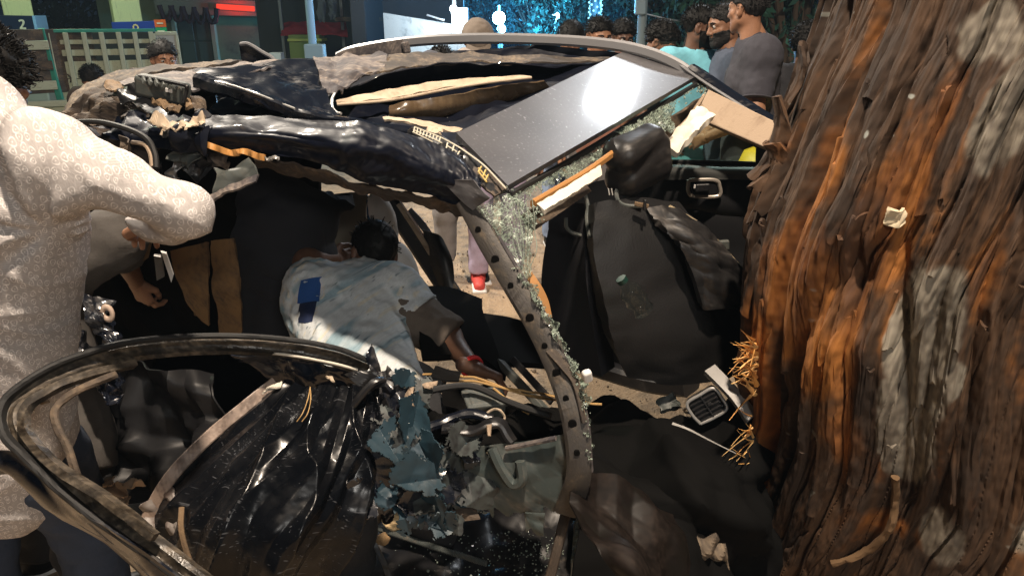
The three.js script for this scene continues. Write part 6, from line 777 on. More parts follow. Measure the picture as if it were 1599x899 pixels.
{ const r = rng(717), gs = []; for (let i = 0; i < 900; i++) { const x = -1.5 + 3.2 * r(), z = -2.6 - 3.4 * r(), s = 0.004 + 0.014 * r() * r() * r(); const g = new THREE.IcosahedronGeometry(s, 0); g.rotateX(r() * 6).rotateY(r() * 6).translate(x, 0.02 + s * 0.3, z); gs.push(g); } single('gravel', 'loose stones and crumbs scattered over the dirt', 'gravel', mergeGeometries(gs.map(g => g.index ? g.toNonIndexed() : g)), std([0.2, 0.16, 0.12], 0.95), null, 'stuff'); }
// ---------------------------------------------------------------- people
const skinTex = (c, s) => tex(256, 256, (u, v) => { const a = pn(u, v, 20, s), b = pn(u, v, 90, s + 3); const k = 1 + 0.12 * a + 0.14 * b; return lin(c[0] * k, c[1] * k, c[2] * k); }, { rep: [6, 6] });
const SK = { mid: phys([1, 1, 1], 0.55, { map: skinTex([0.23, 0.115, 0.066], 1) }), dark: phys([1, 1, 1], 0.52, { map: skinTex([0.13, 0.065, 0.04], 2) }), warm: phys([1, 1, 1], 0.55, { map: skinTex([0.3, 0.15, 0.085], 3) }) };
const eyeW = std([0.32, 0.3, 0.28], 0.5), eyeD = std([0.01, 0.008, 0.006], 0.1), hairM = phys([0.006, 0.0055, 0.005], 0.6, { specularIntensity: 0.35 }), hairG = phys([0.02, 0.019, 0.019], 0.7, { specularIntensity: 0.4 });
// head field: centre of the head at the origin, face towards +z, about 0.23 m tall
function headField(x, y, z) {
  const ax = Math.abs(x); let d = ellD(x, y, z, 0, 0.03, -0.012, 0.073, 0.086, 0.094);
  d = smin(d, ellD(x, y, z, 0, -0.03, 0.022, 0.056, 0.082, 0.064), 0.03);
  d = smin(d, capD(ax, y, z, V0.a, V0.b, 0.026, 0.021), 0.03);
  d = smin(d, capD(ax, y, z, V0.c1, V0.c2, 0.016, 0.012), 0.02);
  d = smin(d, capD(ax, y, z, V0.b1, V0.b2, 0.010, 0.010), 0.014);
  d = -smin(-d, Math.hypot(ax - 0.031, (y - 0.004) * 1.25, z - 0.094) - 0.0165, 0.014);
  d = smin(d, Math.hypot(ax - 0.030, y - 0.003, z - 0.071) - 0.0135, 0.004);
  d = smin(d, capD(ax, y, z, V0.n1, V0.n2, 0.007, 0.0125), 0.012); d = smin(d, Math.hypot(ax - 0.012, (y + 0.034) * 1.1, z - 0.092) - 0.0075, 0.007);
  d = smin(d, capD(ax, y, z, V0.l1, V0.l2, 0.0055, 0.0065), 0.006); d = smin(d, capD(ax, y, z, V0.l3, V0.l4, 0.006, 0.0075), 0.006);
  d = smin(d, capD(ax, y, z, V0.ch, V0.ch, 0.016, 0.016), 0.02);
  let e = ellD(ax, y, z, 0.078, -0.008, -0.012, 0.012, 0.033, 0.02); e = Math.max(e, -(Math.hypot(ax - 0.089, (y + 0.006) * 0.7, z - 0.0) - 0.011)); d = smin(d, e, 0.008);
  return smin(d, capD(x, y, z, V0.k1, V0.k2, 0.05, 0.054), 0.03);
}
const V0 = { a: V(0.046, -0.055, 0.0), b: V(0.012, -0.092, 0.058), c1: V(0.05, -0.02, 0.045), c2: V(0.035, -0.025, 0.068), b1: V(0.012, 0.022, 0.083), b2: V(0.045, 0.02, 0.064), n1: V(0, 0.008, 0.088), n2: V(0, -0.03, 0.1), l1: V(0.02, -0.0555, 0.074), l2: V(0, -0.053, 0.086), l3: V(0.018, -0.063, 0.073), l4: V(0, -0.066, 0.083), ch: V(0, -0.1, 0.066), k1: V(0, -0.05, -0.028), k2: V(0, -0.15, -0.035) };
const headCache = {};
const headGeo = cell => headCache[cell] ??= netMesh(headField, V(-0.11, -0.17, -0.125), V(0.11, 0.135, 0.13), cell);
const hairCache = {};
function hairGeo(kind, seed, cell = 0.0055) {
  return hairCache[kind + seed + cell] ??= (() => { const curly = kind === 'curly', long = kind === 'long', th = curly ? 0.02 : kind === 'short' ? 0.008 : long ? 0.02 : 0.014, am = curly ? 0.012 : 0.0045, fr = curly ? 40 : 52;
    const f = (x, y, z) => { const d = ellD(x, y, z, 0, 0.03, -0.012, 0.073 + th, 0.086 + th, 0.094 + th) + am * ns(x * fr + seed, y * fr * (curly ? 1 : 0.5), z * fr) + am * 0.5 * ns(x * fr * 2.3, y * fr * 2, z * fr * 2.3 + seed);
      const drop = long ? 0.03 : 0; const cut = (0.008 - drop * (z < 0 ? 1 : 0) + (z > 0.02 ? 0.7 : 0.62) * z + 0.012 * ns(x * 50, seed, z * 50) + (z > 0.05 ? -0.006 : 0)) - y; const ear = 0.034 - Math.hypot(y + 0.006, z + 0.004); return Math.max(d, cut, Math.abs(x) > 0.066 ? ear : -1); };
    const g = netMesh(f, V(-0.13, -0.1, -0.15), V(0.13, 0.165, 0.13), cell); return g; })(); }
function tuftGeo(n, seed, len, kind) { // many short locks that break the outline of the hair
  const r = rng(seed), gs = []; for (let i = 0; i < n; i++) { const a = r() * 6.283, e = Math.acos(1 - r() * 1.25), d = V(Math.sin(e) * Math.cos(a), Math.cos(e), Math.sin(e) * Math.sin(a)); const p = V(d.x * 0.078, 0.03 + d.y * 0.092, -0.012 + d.z * 0.1); if (p.y < 0.012 + 0.66 * p.z) continue;
    const t = V(r() - 0.5, r() - 0.9, r() - 0.7).normalize(), l = len * (0.6 + 0.8 * r()), w = kind === 'curly' ? 0.15 : 0.05; const b = p.clone().addScaledVector(d, (kind === 'curly' ? 0.018 : 0.009) + l * w).addScaledVector(t, l), m = p.clone().lerp(b, 0.5).addScaledVector(d, 0.012 + l * 0.3);
    gs.push(sweep([p, m, b], [[0.002, 0], [0, 0.0016], [-0.002, 0], [0, -0.0016]], { n: 4, up: V(0.3, 0.2, 1), scale: s => 1.1 - s })); }
  return mergeGeometries(gs.map(g => g.index ? g.toNonIndexed() : g)); }
const beardGeo = (() => { let g; return () => g ??= netMesh((x, y, z) => Math.max(headField(x, y, z) - 0.0035 + 0.005 * ns(x * 150, y * 150, z * 150), y + 0.04 - 0.3 * Math.abs(x) + (z > 0.075 && Math.abs(x) < 0.022 ? (y > -0.05 ? 0.02 : 0) : 0), -z + 0.0, -0.13 - y), V(-0.1, -0.15, -0.02), V(0.1, 0.02, 0.125), 0.005); })();
// hand: wrist at the origin, fingers along -y, palm towards +z, thumb on +x; curl bends the fingers towards the palm
const handCache = {};
function handGeo(curl, cell = 0.0042) {
  return handCache[curl + '_' + cell] ??= (() => { const seg = []; const F = [[0.026, -0.088, 0.043, 0.0088], [0.009, -0.094, 0.047, 0.0091], [-0.009, -0.09, 0.044, 0.0088], [-0.025, -0.08, 0.035, 0.0078]];
    const groups = [[[V(0.014, -0.012, 0), V(0.022, -0.082, 0), 0.0165, 0.0125], [V(-0.004, -0.012, 0), V(0.004, -0.086, 0), 0.0165, 0.0125], [V(-0.014, -0.012, 0), V(-0.019, -0.076, 0), 0.0155, 0.0115], [V(0, 0.03, 0), V(0, -0.01, 0), 0.023, 0.021]]];
    F.forEach(([x, y, l, r], i) => { let p = V(x * 0.92, y + 0.012, 0), a = curl * (0.75 + 0.08 * i); const g = []; let q = p; [1, 0.62, 0.45].forEach((k, j) => { const d = V((x > 0 ? 0.1 : -0.08) * (1 - curl * 0.6), -Math.cos(a), Math.sin(a)).normalize(); const e = q.clone().addScaledVector(d, l * k); g.push([q, e, r * (1 - 0.1 * j), r * (0.9 - 0.1 * j)]); q = e; a += curl * (j ? 0.8 : 1.15); }); groups.push(g); });
    { const a = V(0.022, -0.022, 0.006), b = V(0.043, -0.05, 0.012 + 0.014 * curl), c = V(0.045 - 0.012 * curl, -0.077, 0.02 + 0.016 * curl), d = V(0.041 - 0.022 * curl, -0.098, 0.026 + 0.02 * curl); groups.push([[a, b, 0.0155, 0.011], [b, c, 0.0105, 0.0095], [c, d, 0.0095, 0.0078]]); }
    const f = (x, y, z) => { let D = 9; groups.forEach((g, gi) => { let d = 9; for (const [a, b, r0, r1] of g) d = smin(d, capD(x, y, z, a, b, r0, r1), gi ? 0.004 : 0.014); D = gi ? smin(D, d, 0.0055) : d; }); return D; };
    return netMesh(f, V(-0.06, -0.21, -0.04), V(0.075, 0.055, 0.13), cell); })(); }
function basis(xd, yd, zd, p, s = 1) { return new THREE.Matrix4().makeBasis(xd.clone().multiplyScalar(s), yd.clone().multiplyScalar(s), zd.clone().multiplyScalar(s)).setPosition(p); }
function frame(yd, zh) { const y = yd.clone().normalize(), x = y.clone().cross(zh).normalize(), z = x.clone().cross(y).normalize(); return [x, y, z]; }
function shoeGeo(an, fwd, s = 1) { const [x, y, z] = frame(V(0, 1, 0), fwd); const base = V(an.x, 0.012, an.z); const m = basis(x, y, z, base, s);
  const f = (a, b, c) => Math.max(smin(smin(ellD(a, b, c, 0, 0.045, -0.035, 0.042, 0.062, 0.05), capD(a, b, c, V(0, 0.045, 0.0), V(0, 0.03, 0.12), 0.042, 0.036), 0.04), capD(a, b, c, V(0, 0.08, -0.04), V(0, 0.11, -0.045), 0.04, 0.038), 0.03), -b);
  return netMesh(f, V(-0.07, -0.02, -0.12), V(0.07, 0.15, 0.2), 0.008).applyMatrix4(m); }
const soleGeo = (an, fwd) => { const [x, y, z] = frame(V(0, 1, 0), fwd); const g = new RoundedBoxGeometry(0.088, 0.026, 0.27, 3, 0.012); g.translate(0, 0.013, 0.03); return g.applyMatrix4(basis(x, y, z, V(an.x, 0.004, an.z))); };

function buildPerson(o) {
  const J = o.J, t = thing('person', o.label, 'person', o.group ?? 'people around the wreck'), cell = o.cell ?? 0.014, skin = o.skin ?? SK.mid, seed = o.seed ?? 1;
  const D = (list, k) => (x, y, z) => { let d = 9; for (const c of list) { const e = c.fn ? c.fn(x, y, z) : capD(x, y, z, c[0], c[1], c[2], c[3]); d = smin(d, e, c[4] ?? k); } return d; };
  const sh = J.shL.clone().sub(J.shR).normalize(), spine = J.neck.clone().sub(J.pelvis).normalize(), hipv = J.hipL.clone().sub(J.hipR).normalize();
  const w = o.width ?? 1, cL = J.chest.clone().addScaledVector(sh, 0.075 * w), cR = J.chest.clone().addScaledVector(sh, -0.075 * w), pL = J.pelvis.clone().addScaledVector(hipv, 0.065 * w), pR = J.pelvis.clone().addScaledVector(hipv, -0.065 * w);
  const face = o.face.clone().normalize(), up = (o.headUp ?? V(0, 1, 0)).clone(), [hx, hy, hz] = (() => { const z = face, x = up.clone().cross(z).normalize(), y = z.clone().cross(x).normalize(); return [x, y, z]; })();
  const hm = basis(hx, hy, hz, J.head, o.headScale ?? 1), tr = g => g.clone().applyMatrix4(hm);
  const torso = r => [[pL, cL, 0.1 * w + r, 0.108 * w + r], [pR, cR, 0.1 * w + r, 0.108 * w + r], [cL, J.shL, 0.085 + r, 0.058 + r], [cR, J.shR, 0.085 + r, 0.058 + r], [J.chest.clone().addScaledVector(spine, 0.05), J.neck, 0.085 + r, 0.056 + r * 0.4], [J.neck.clone().addScaledVector(spine, -0.045), J.shL, 0.05 + r, 0.05 + r], [J.neck.clone().addScaledVector(spine, -0.045), J.shR, 0.05 + r, 0.05 + r]];
  const legs = r => ['L', 'R'].flatMap(s => [[J['hip' + s], J['kn' + s], 0.082 + r, 0.055 + r * 0.9], [J['kn' + s], J['an' + s], 0.053 + r * 0.9, 0.036 + r]]);
  const aw = o.armW ?? 1, arms = r => ['L', 'R'].flatMap(s => [[J['sh' + s], J['el' + s], 0.052 * aw + r, 0.04 * aw + r], [J['el' + s], J['wr' + s], 0.039 * aw + r, 0.026 + r]]);
  const box3 = (pts, m) => { const b = new THREE.Box3().setFromPoints(pts).expandByScalar(m); return [b.min, b.max]; };
  const all = Object.values(J);
  const bodyG = [netMesh(D([...torso(-0.012), ...legs(-0.006), ...arms(0), [J.neck, J.head.clone().lerp(J.neck, 0.35), 0.055, 0.05]], 0.05), ...box3(all, 0.16), cell), tr(headGeo(o.headCell ?? 0.005))];
  for (const s of ['L', 'R']) { const fw = J['wr' + s].clone().sub(J['el' + s]).normalize(), ph = (o['palm' + s] ?? V(s === 'L' ? -1 : 1, 0, 0.2).applyQuaternion(new THREE.Quaternion().setFromUnitVectors(V(0, 0, 1), V(face.x, 0, face.z).normalize()))); const hd2 = (o['handDir' + s] ?? fw).clone().normalize(); const [x, y, z] = frame(hd2.clone().negate(), ph.clone().projectOnPlane(hd2)); const g = handGeo(o['curl' + s] ?? 0.35, o.handCell ?? 0.0055).clone(); if (s === 'R') { g.scale(-1, 1, 1); const ix = g.index.array; for (let i = 0; i < ix.length; i += 3) { const q = ix[i]; ix[i] = ix[i + 1]; ix[i + 1] = q; } g.computeVertexNormals(); } bodyG.push(g.applyMatrix4(basis(x, y, z, J['wr' + s]))); }
  part(t, 'body', merge(bodyG), skin);
  if (o.eyes !== false) for (const s of [-1, 1]) { part(t, 'eye', tr(new THREE.SphereGeometry(0.0125, 14, 10).translate(0.03 * s, 0.004, 0.0745)), eyeW); part(t, 'iris', tr(new THREE.SphereGeometry(0.006, 10, 8).scale(1, 1, 0.5).translate(0.03 * s, 0.004, 0.0855)), eyeD); part(t, 'eyebrow', tr(sweep([V(0.014 * s, 0.024, 0.094), V(0.03 * s, 0.029, 0.089), V(0.048 * s, 0.023, 0.072)], circle(0.004, 6), { n: 8, scale: q => 1.2 - 0.6 * q })), hairM); }
  if (o.hair !== 'none') { const hc = o.hairMat ?? hairM, h = part(t, 'hair', tr(hairGeo(o.hair ?? 'short', seed, o.hairCell)), hc); const tg = part(h, 'hair_locks', tr(tuftGeo(o.tufts ?? 500, seed * 7 + 3, o.hair === 'curly' ? 0.012 : o.hair === 'long' ? 0.024 : 0.009, o.hair)), hc); tg.userData.kind = 'stuff'; }
  if (o.beard) part(t, 'beard', tr(beardGeo()), o.hairMat ?? hairM);
  if (o.cap) { const f = (x, y, z) => Math.max(ellD(x, y, z, 0, 0.035, -0.012, 0.1, 0.088, 0.118) + 0.004 * ns(x * 30, y * 30, z * 30), 0.035 + 0.1 * z - y); const c = part(t, 'cap', tr(netMesh(f, V(-0.12, -0.02, -0.15), V(0.12, 0.16, 0.13), 0.006)), o.cap); part(c, 'cap_brim', tr(sheet([[V(-0.07, 0.05, 0.06), V(-0.03, 0.052, 0.1), V(0.03, 0.052, 0.1), V(0.07, 0.05, 0.06)], [V(-0.075, 0.04, 0.09), V(-0.035, 0.04, 0.155), V(0.035, 0.04, 0.155), V(0.075, 0.04, 0.09)]], { nu: 16, nv: 6 })), o.cap); }
  // shirt
  const S = o.shirt, wr = S.wr ?? 1, wk = (x, y, z) => wr * (0.006 * ns(x * 9 + seed, y * 15, z * 9) + 0.0045 * Math.abs(ns(x * 22, y * 30 + 0.6 * x * 22, z * 22 + seed)) * 2 - 0.003);
  const sl = S.sleeve ?? 0.55, sleeves = [];
  for (const s of ['L', 'R']) { const a = J['sh' + s], b = J['el' + s], c = J['wr' + s], ex = S.sleeveLoose ?? S.loose ?? 0.016;
    if (sl <= 1) { const e = a.clone().lerp(b, sl), d = b.clone().sub(a).normalize(); sleeves.push({ 4: 0.03, fn: (x, y, z) => Math.max(capD(x, y, z, a, b, 0.058 + ex, 0.05 + ex), (x - e.x) * d.x + (y - e.y) * d.y + (z - e.z) * d.z) }); }
    else { const e = b.clone().lerp(c, sl - 1), d = c.clone().sub(b).normalize(); const eb = S.elbow ?? 0; sleeves.push([a, b, 0.056 + ex, 0.046 + ex + eb, 0.03]); sleeves.push({ 4: 0.03, fn: (x, y, z) => Math.max(capD(x, y, z, b, c, 0.047 + ex + eb, 0.034 + ex), (x - e.x) * d.x + (y - e.y) * d.y + (z - e.z) * d.z) }); } }
  const hem = J.pelvis.clone().addScaledVector(spine, -(S.hem ?? 0.1)), col = J.neck.clone().addScaledVector(spine, S.collar ?? 0.0), extra = S.extra ?? [];
  const tors = D([...torso(S.loose ?? 0.016), [pL.clone().addScaledVector(spine, -0.12), pL, 0.105 * w + (S.loose ?? 0.016), 0.1 * w + (S.loose ?? 0.016)], [pR.clone().addScaledVector(spine, -0.12), pR, 0.105 * w + (S.loose ?? 0.016), 0.1 * w + (S.loose ?? 0.016)]], 0.06), slv = D(sleeves, 0.03);
  const sf = (x, y, z) => { let d = smin(tors(x, y, z), slv(x, y, z), 0.045); d += wk(x, y, z) + (S.disp ? S.disp(x, y, z) : 0); d = Math.max(d, (hem.x - x) * spine.x + (hem.y - y) * spine.y + (hem.z - z) * spine.z, -capD(x, y, z, col, J.head, 0.054, 0.06)); return d; };
  const sp = part(t, 'shirt', netMesh(sf, ...box3([J.pelvis, J.chest, J.neck, J.shL, J.shR, J.elL, J.elR, ...(sl > 1 ? [J.wrL, J.wrR] : []), hem], 0.17), S.cell ?? cell * 0.85, S.uv), S.mat);
  { const cr2 = [], [x, y, z] = frame(spine, face.clone().setY(0)); for (let i = 0; i <= 14; i++) { const a = -2.4 + 4.8 * i / 14 - Math.PI / 2; cr2.push(J.neck.clone().addScaledVector(x, 0.064 * Math.cos(a)).addScaledVector(z, 0.064 * Math.sin(a) + 0.004).addScaledVector(spine, 0.004 - (Math.sin(a) > 0 ? 0.02 * Math.sin(a) : 0))); } part(sp, 'collar', sweep(cr2, rect(S.shirtCollar ? 0.012 : 0.009, S.shirtCollar ? 0.04 : 0.018, 0.3), { n: 40, up: spine, fixed: true }), S.mat); }
  if (sl <= 1 && o.hems !== false) for (const s of ['L', 'R']) { const a = J['sh' + s], b = J['el' + s], e = a.clone().lerp(b, sl - 0.02), d = b.clone().sub(a).normalize(); part(sp, 'sleeve_hem', new THREE.TorusGeometry(mix(0.058, 0.05, sl) + (S.sleeveLoose ?? S.loose ?? 0.016), 0.0045, 8, 30).applyQuaternion(new THREE.Quaternion().setFromUnitVectors(V(0, 0, 1), d)).translate(e.x, e.y, e.z), S.mat); }
  if (S.parts) S.parts(sp, sf);
  // trousers and shoes
  const T = o.trousers ?? {}; const tl = T.length ?? 0.97, low = ['L', 'R'].map(s => { const a = J['kn' + s], b = J['an' + s], h = J['hip' + s]; const e = tl > 0.5 ? a.clone().lerp(b, (tl - 0.5) * 2) : h.clone().lerp(a, tl * 2), d = (tl > 0.5 ? b.clone().sub(a) : a.clone().sub(h)).normalize(); return { 4: 0.05, fn: (x, y, z) => { const q = smin(capD(x, y, z, h, a, 0.098, 0.075), capD(x, y, z, a, b, 0.075, 0.066), 0.04); return Math.max(q, (x - e.x) * d.x + (y - e.y) * d.y + (z - e.z) * d.z); } }; });
  const trf = D([...low, [pL, J.hipL, 0.115, 0.1], [pR, J.hipR, 0.115, 0.1]], 0.06), top = J.pelvis.clone().addScaledVector(spine, 0.05);
  part(t, 'trousers', netMesh((x, y, z) => Math.max(trf(x, y, z) + 0.006 * ns(x * 14, y * 20, z * 14 + seed) + 0.004 * ns(x * 30, y * 44, z * 30), (x - top.x) * spine.x + (y - top.y) * spine.y + (z - top.z) * spine.z), ...box3([J.pelvis, J.hipL, J.hipR, J.knL, J.knR, J.anL, J.anR], 0.15), cell), T.mat ?? denim);
  for (const s of ['L', 'R']) { const f2 = o.footDir ?? V(face.x, 0, face.z).normalize(); part(t, 'shoe', shoeGeo(J['an' + s], f2), o.shoe ?? M.black); part(t, 'sole', soleGeo(J['an' + s], f2), o.sole ?? M.white); }
  localise(t); return t;
}
function weave(c, seed, k = 0.18) { return tex(256, 256, (u, v) => { const a = pn(u, v, 9, seed), w = Math.sin(u * 2 * Math.PI * 64) * 0.5 + Math.sin(v * 2 * Math.PI * 64) * 0.5, q = 1 + k * a + 0.08 * w + 0.12 * pn(u, v, 80, seed + 2); return lin(c[0] * q, c[1] * q, c[2] * q); }, { rep: [5, 5] }); }
const cloth = (c, seed, o = {}) => std([1, 1, 1], 0.88, { map: weave(c, seed), bumpMap: grainTex, bumpScale: 0.0006, ...o });
const denim = cloth([0.035, 0.05, 0.085], 301), denimPale = cloth([0.2, 0.26, 0.38], 302), greyPants = cloth([0.2, 0.19, 0.19], 303), pinkPants = cloth([0.42, 0.36, 0.5], 304), darkPants = cloth([0.02, 0.02, 0.022], 305);
// joints of a standing figure: feet at (x, z), height h, facing «turn» (0 looks towards the camera), lean sideways and forward in metres
function stand(x, z, h, turn, o = {}) {
  const k = h / 1.72, q = new THREE.Quaternion().setFromEuler(new THREE.Euler(0, turn, 0)), f = (a, b, c) => V(a * k, b * k, c * k).applyQuaternion(q).add(V(x, 0, z)); const ln = o.lean ?? 0, sd = o.side ?? 0, L = (y, v) => v + (y > 0.95 ? (y - 0.95) * ln : 0), S = (y, v) => v + (y > 0.95 ? (y - 0.95) * sd : 0);
  const P2 = (a, b, c) => f(S(b, a), b, L(b, c));
  const arm = o.arm ?? 'down', ar = { down: [[0.26, 1.13, -0.02], [0.27, 0.87, 0.06]], front: [[0.26, 1.14, 0.0], [0.12, 1.02, 0.2]], hips: [[0.34, 1.16, -0.08], [0.22, 1.0, 0.06]], fold: [[0.25, 1.14, 0.03], [-0.02, 1.16, 0.17]] }[arm];
  return { pelvis: P2(0, 0.95, 0), chest: P2(0, 1.27, 0.0), neck: P2(0, 1.455, -0.015), head: P2(0, 1.6, 0.02 + (o.headFwd ?? 0)), shL: P2(0.175, 1.405, -0.01), shR: P2(-0.175, 1.405, -0.01), elL: P2(...ar[0]), elR: P2(-ar[0][0], ar[0][1], ar[0][2]), wrL: P2(...ar[1]), wrR: P2(-ar[1][0], ar[1][1], ar[1][2]), hipL: f(0.095, 0.9, 0), hipR: f(-0.095, 0.9, 0), knL: f(0.11, 0.49, 0.02), knR: f(-0.11, 0.49, 0.02), anL: f(0.12, 0.08, -0.02), anR: f(-0.12, 0.08, -0.02) };
}
const dirOf = (turn, y = 0) => V(Math.sin(turn), y, Math.cos(turn));
const onlooker = (px, py, z, h, turn, o) => { const hd2 = P(px, py, z); const kk = h ?? (hd2.y / 1.6 * 1.72); const J = stand(hd2.x - (o.dx ?? 0), -z, kk, turn, o.pose ?? {}); J.neck.addScaledVector(hd2.clone().sub(J.head), 0.7); J.chest.addScaledVector(hd2.clone().sub(J.head), 0.25); J.head.copy(hd2); return buildPerson({ J, face: dirOf(o.look ?? turn, o.lookY ?? -0.05), cell: 0.016, headCell: 0.0055, headScale: 0.93, group: 'onlookers standing behind the wreck', ...o }); };
// onlookers beyond the car; each is placed by the pixel of the middle of the head and its distance
onlooker(1096, 42, 4.4, null, 0.15, { label: 'bearded man in a bright cyan shirt among the onlookers', look: 1.25, skin: SK.dark, hair: 'short', beard: true, shirt: { mat: cloth([0.16, 0.46, 0.56], 311), sleeve: 0.6, shirtCollar: true }, trousers: { mat: denimPale }, pose: { arm: 'hips' }, seed: 3 });
onlooker(1131, 40, 4.3, null, -1.5, { label: 'bearded man in a slate blue T-shirt beside the cyan shirt', dx: -0.06, width: 0.92, look: -1.35, lookY: -0.15, skin: SK.mid, hair: 'short', hairMat: hairG, beard: true, shirt: { mat: cloth([0.06, 0.075, 0.11], 312), sleeve: 0.6 }, trousers: { mat: denim }, pose: { arm: 'front' }, seed: 4 });
onlooker(1166, 14, 3.85, null, Math.PI * 1.42, { dx: -0.08, label: 'tall man in a grey T-shirt with black back seen half from behind', look: Math.PI * 1.22, skin: SK.warm, hair: 'short', hairMat: hairG, shirt: { mat: cloth([0.04, 0.039, 0.05], 313), sleeve: 0.72, loose: 0.02, wr: 0.9, cell: 0.0105, hem: 0.14 }, trousers: { mat: darkPants }, pose: { arm: 'front' }, seed: 5, handCell: 0.004 });
onlooker(1262, 70, 4.3, null, 2.6, { label: 'curly haired man half hidden behind the big tree', look: 2.4, skin: SK.mid, hair: 'curly', tufts: 900, shirt: { mat: cloth([0.02, 0.02, 0.024], 314) }, trousers: { mat: darkPants }, seed: 6 });
onlooker(1034, 66, 4.7, null, 0.6, { label: 'curly haired man in dark clothes looking down beside the cyan shirt', look: 1.0, lookY: -0.55, skin: SK.mid, hair: 'curly', tufts: 900, shirt: { mat: cloth([0.04, 0.05, 0.055], 315) }, trousers: { mat: denim }, pose: { lean: 0.12 }, seed: 7 });
onlooker(973, 58, 5.6, null, -0.3, { label: 'dark haired man just left of the pale post, only hair and brow showing', look: 0.2, lookY: -0.3, skin: SK.dark, hair: 'curly', shirt: { mat: cloth([0.05, 0.07, 0.08], 316) }, trousers: { mat: denim }, seed: 8 });
onlooker(936, 56, 4.9, null, 0.2, { label: 'man with high forehead facing the wreck above the rail', look: 0.35, lookY: -0.25, skin: SK.warm, hair: 'short', shirt: { mat: cloth([0.3, 0.14, 0.1], 317) }, trousers: { mat: greyPants }, seed: 9 });
onlooker(892, 62, 5.3, null, 0.0, { label: 'dark haired man looking down, left of the high forehead man', look: 0.1, lookY: -0.5, skin: SK.mid, hair: 'long', shirt: { mat: cloth([0.05, 0.06, 0.09], 318) }, trousers: { mat: denimPale }, seed: 10 });
onlooker(746, 64, 4.5, 1.68, 0.25, { label: 'man in a beige cap bending behind the roof rail', look: 0.1, lookY: -0.9, skin: SK.mid, hair: 'none', cap: cloth([0.15, 0.12, 0.095], 319), shirt: { mat: cloth([0.3, 0.26, 0.24], 320) }, trousers: { mat: pinkPants, length: 0.97 }, shoe: std([0.55, 0.06, 0.05], 0.6), sole: M.white, pose: { lean: 0.1 }, seed: 11, dx: -0.1 });
onlooker(690, 104, 4.6, 1.66, 0.1, { label: 'man behind the car seen only by grey trousers and dark shoes', look: 0.2, lookY: -0.6, skin: SK.dark, hair: 'short', shirt: { mat: cloth([0.06, 0.06, 0.07], 321) }, trousers: { mat: greyPants, length: 0.9 }, pose: { lean: 0.35 }, seed: 12, dx: -0.1 });
onlooker(255, 92, 5.2, null, 0.9, { label: 'black haired man whose brow shows above the rear roof', look: 0.7, lookY: -0.2, skin: SK.warm, hair: 'long', shirt: { mat: cloth([0.05, 0.05, 0.06], 322) }, trousers: { mat: denim }, seed: 13 });
onlooker(144, 124, 6.2, null, Math.PI, { label: 'person behind the rear roof, only the dark crown showing', look: 3, lookY: -0.3, skin: SK.mid, hair: 'short', shirt: { mat: cloth([0.08, 0.06, 0.05], 323) }, trousers: { mat: denim }, seed: 14 });
// man in the patterned shirt at the left
const pattern = tex(1024, 1024, (u, v) => { // pale shirting: fine pin tucks in bands and a scatter of ring motifs
  const band = pn(u, v, 4, 9), st = 0.5 + 0.5 * Math.sin(v * 2 * Math.PI * 150 + 0.25 * pn(u, v, 12, 4)); let k = 0.45 + 0.07 * pn(u, v, 40, 2) + 0.07 * pn(u, v, 120, 3); k += 0.14 * (st - 0.6) * sstep(-0.1, 0.15, band); let c = [k, k * 0.93, k * 0.9];
  const G = 34, gx = Math.floor(u * G), gy = Math.floor(v * G); let m = 0; for (let a = -1; a <= 1; a++) for (let b = -1; b <= 1; b++) { const X = (gx + a + G) % G, Y = (gy + b + G) % G, h = Math.sin(X * 12.9898 + Y * 78.233) * 43758.5453, r1 = h - Math.floor(h), h2 = Math.sin(X * 39.3 + Y * 11.1) * 24634.6, r2 = h2 - Math.floor(h2); const cx = (gx + a + 0.2 + 0.6 * r1) / G, cy = (gy + b + 0.2 + 0.6 * r2) / G; const dx = (u - cx) * G, dy = (v - cy) * G, an = Math.atan2(dy, dx) + r1 * 6, d = Math.hypot(dx * (1 + 0.3 * r2), dy), R = 0.26 + 0.14 * r1; m = Math.max(m, sstep(0.1, 0.03, Math.abs(d - R * (1 + 0.12 * Math.sin(an * 3)))) * (0.65 + 0.35 * Math.sin(an * 2)), sstep(0.1, 0.04, d) * 0.8); }
  c = mixc(c, [0.34, 0.29, 0.27], 0); return lin(...mixc(c, [0.84, 0.8, 0.77], m * 0.9)); }, { rep: [1.75, 1.75] });
const shirtA = std([1, 1, 1], 0.85, { map: pattern, bumpMap: grainTex, bumpScale: 0.0006 });
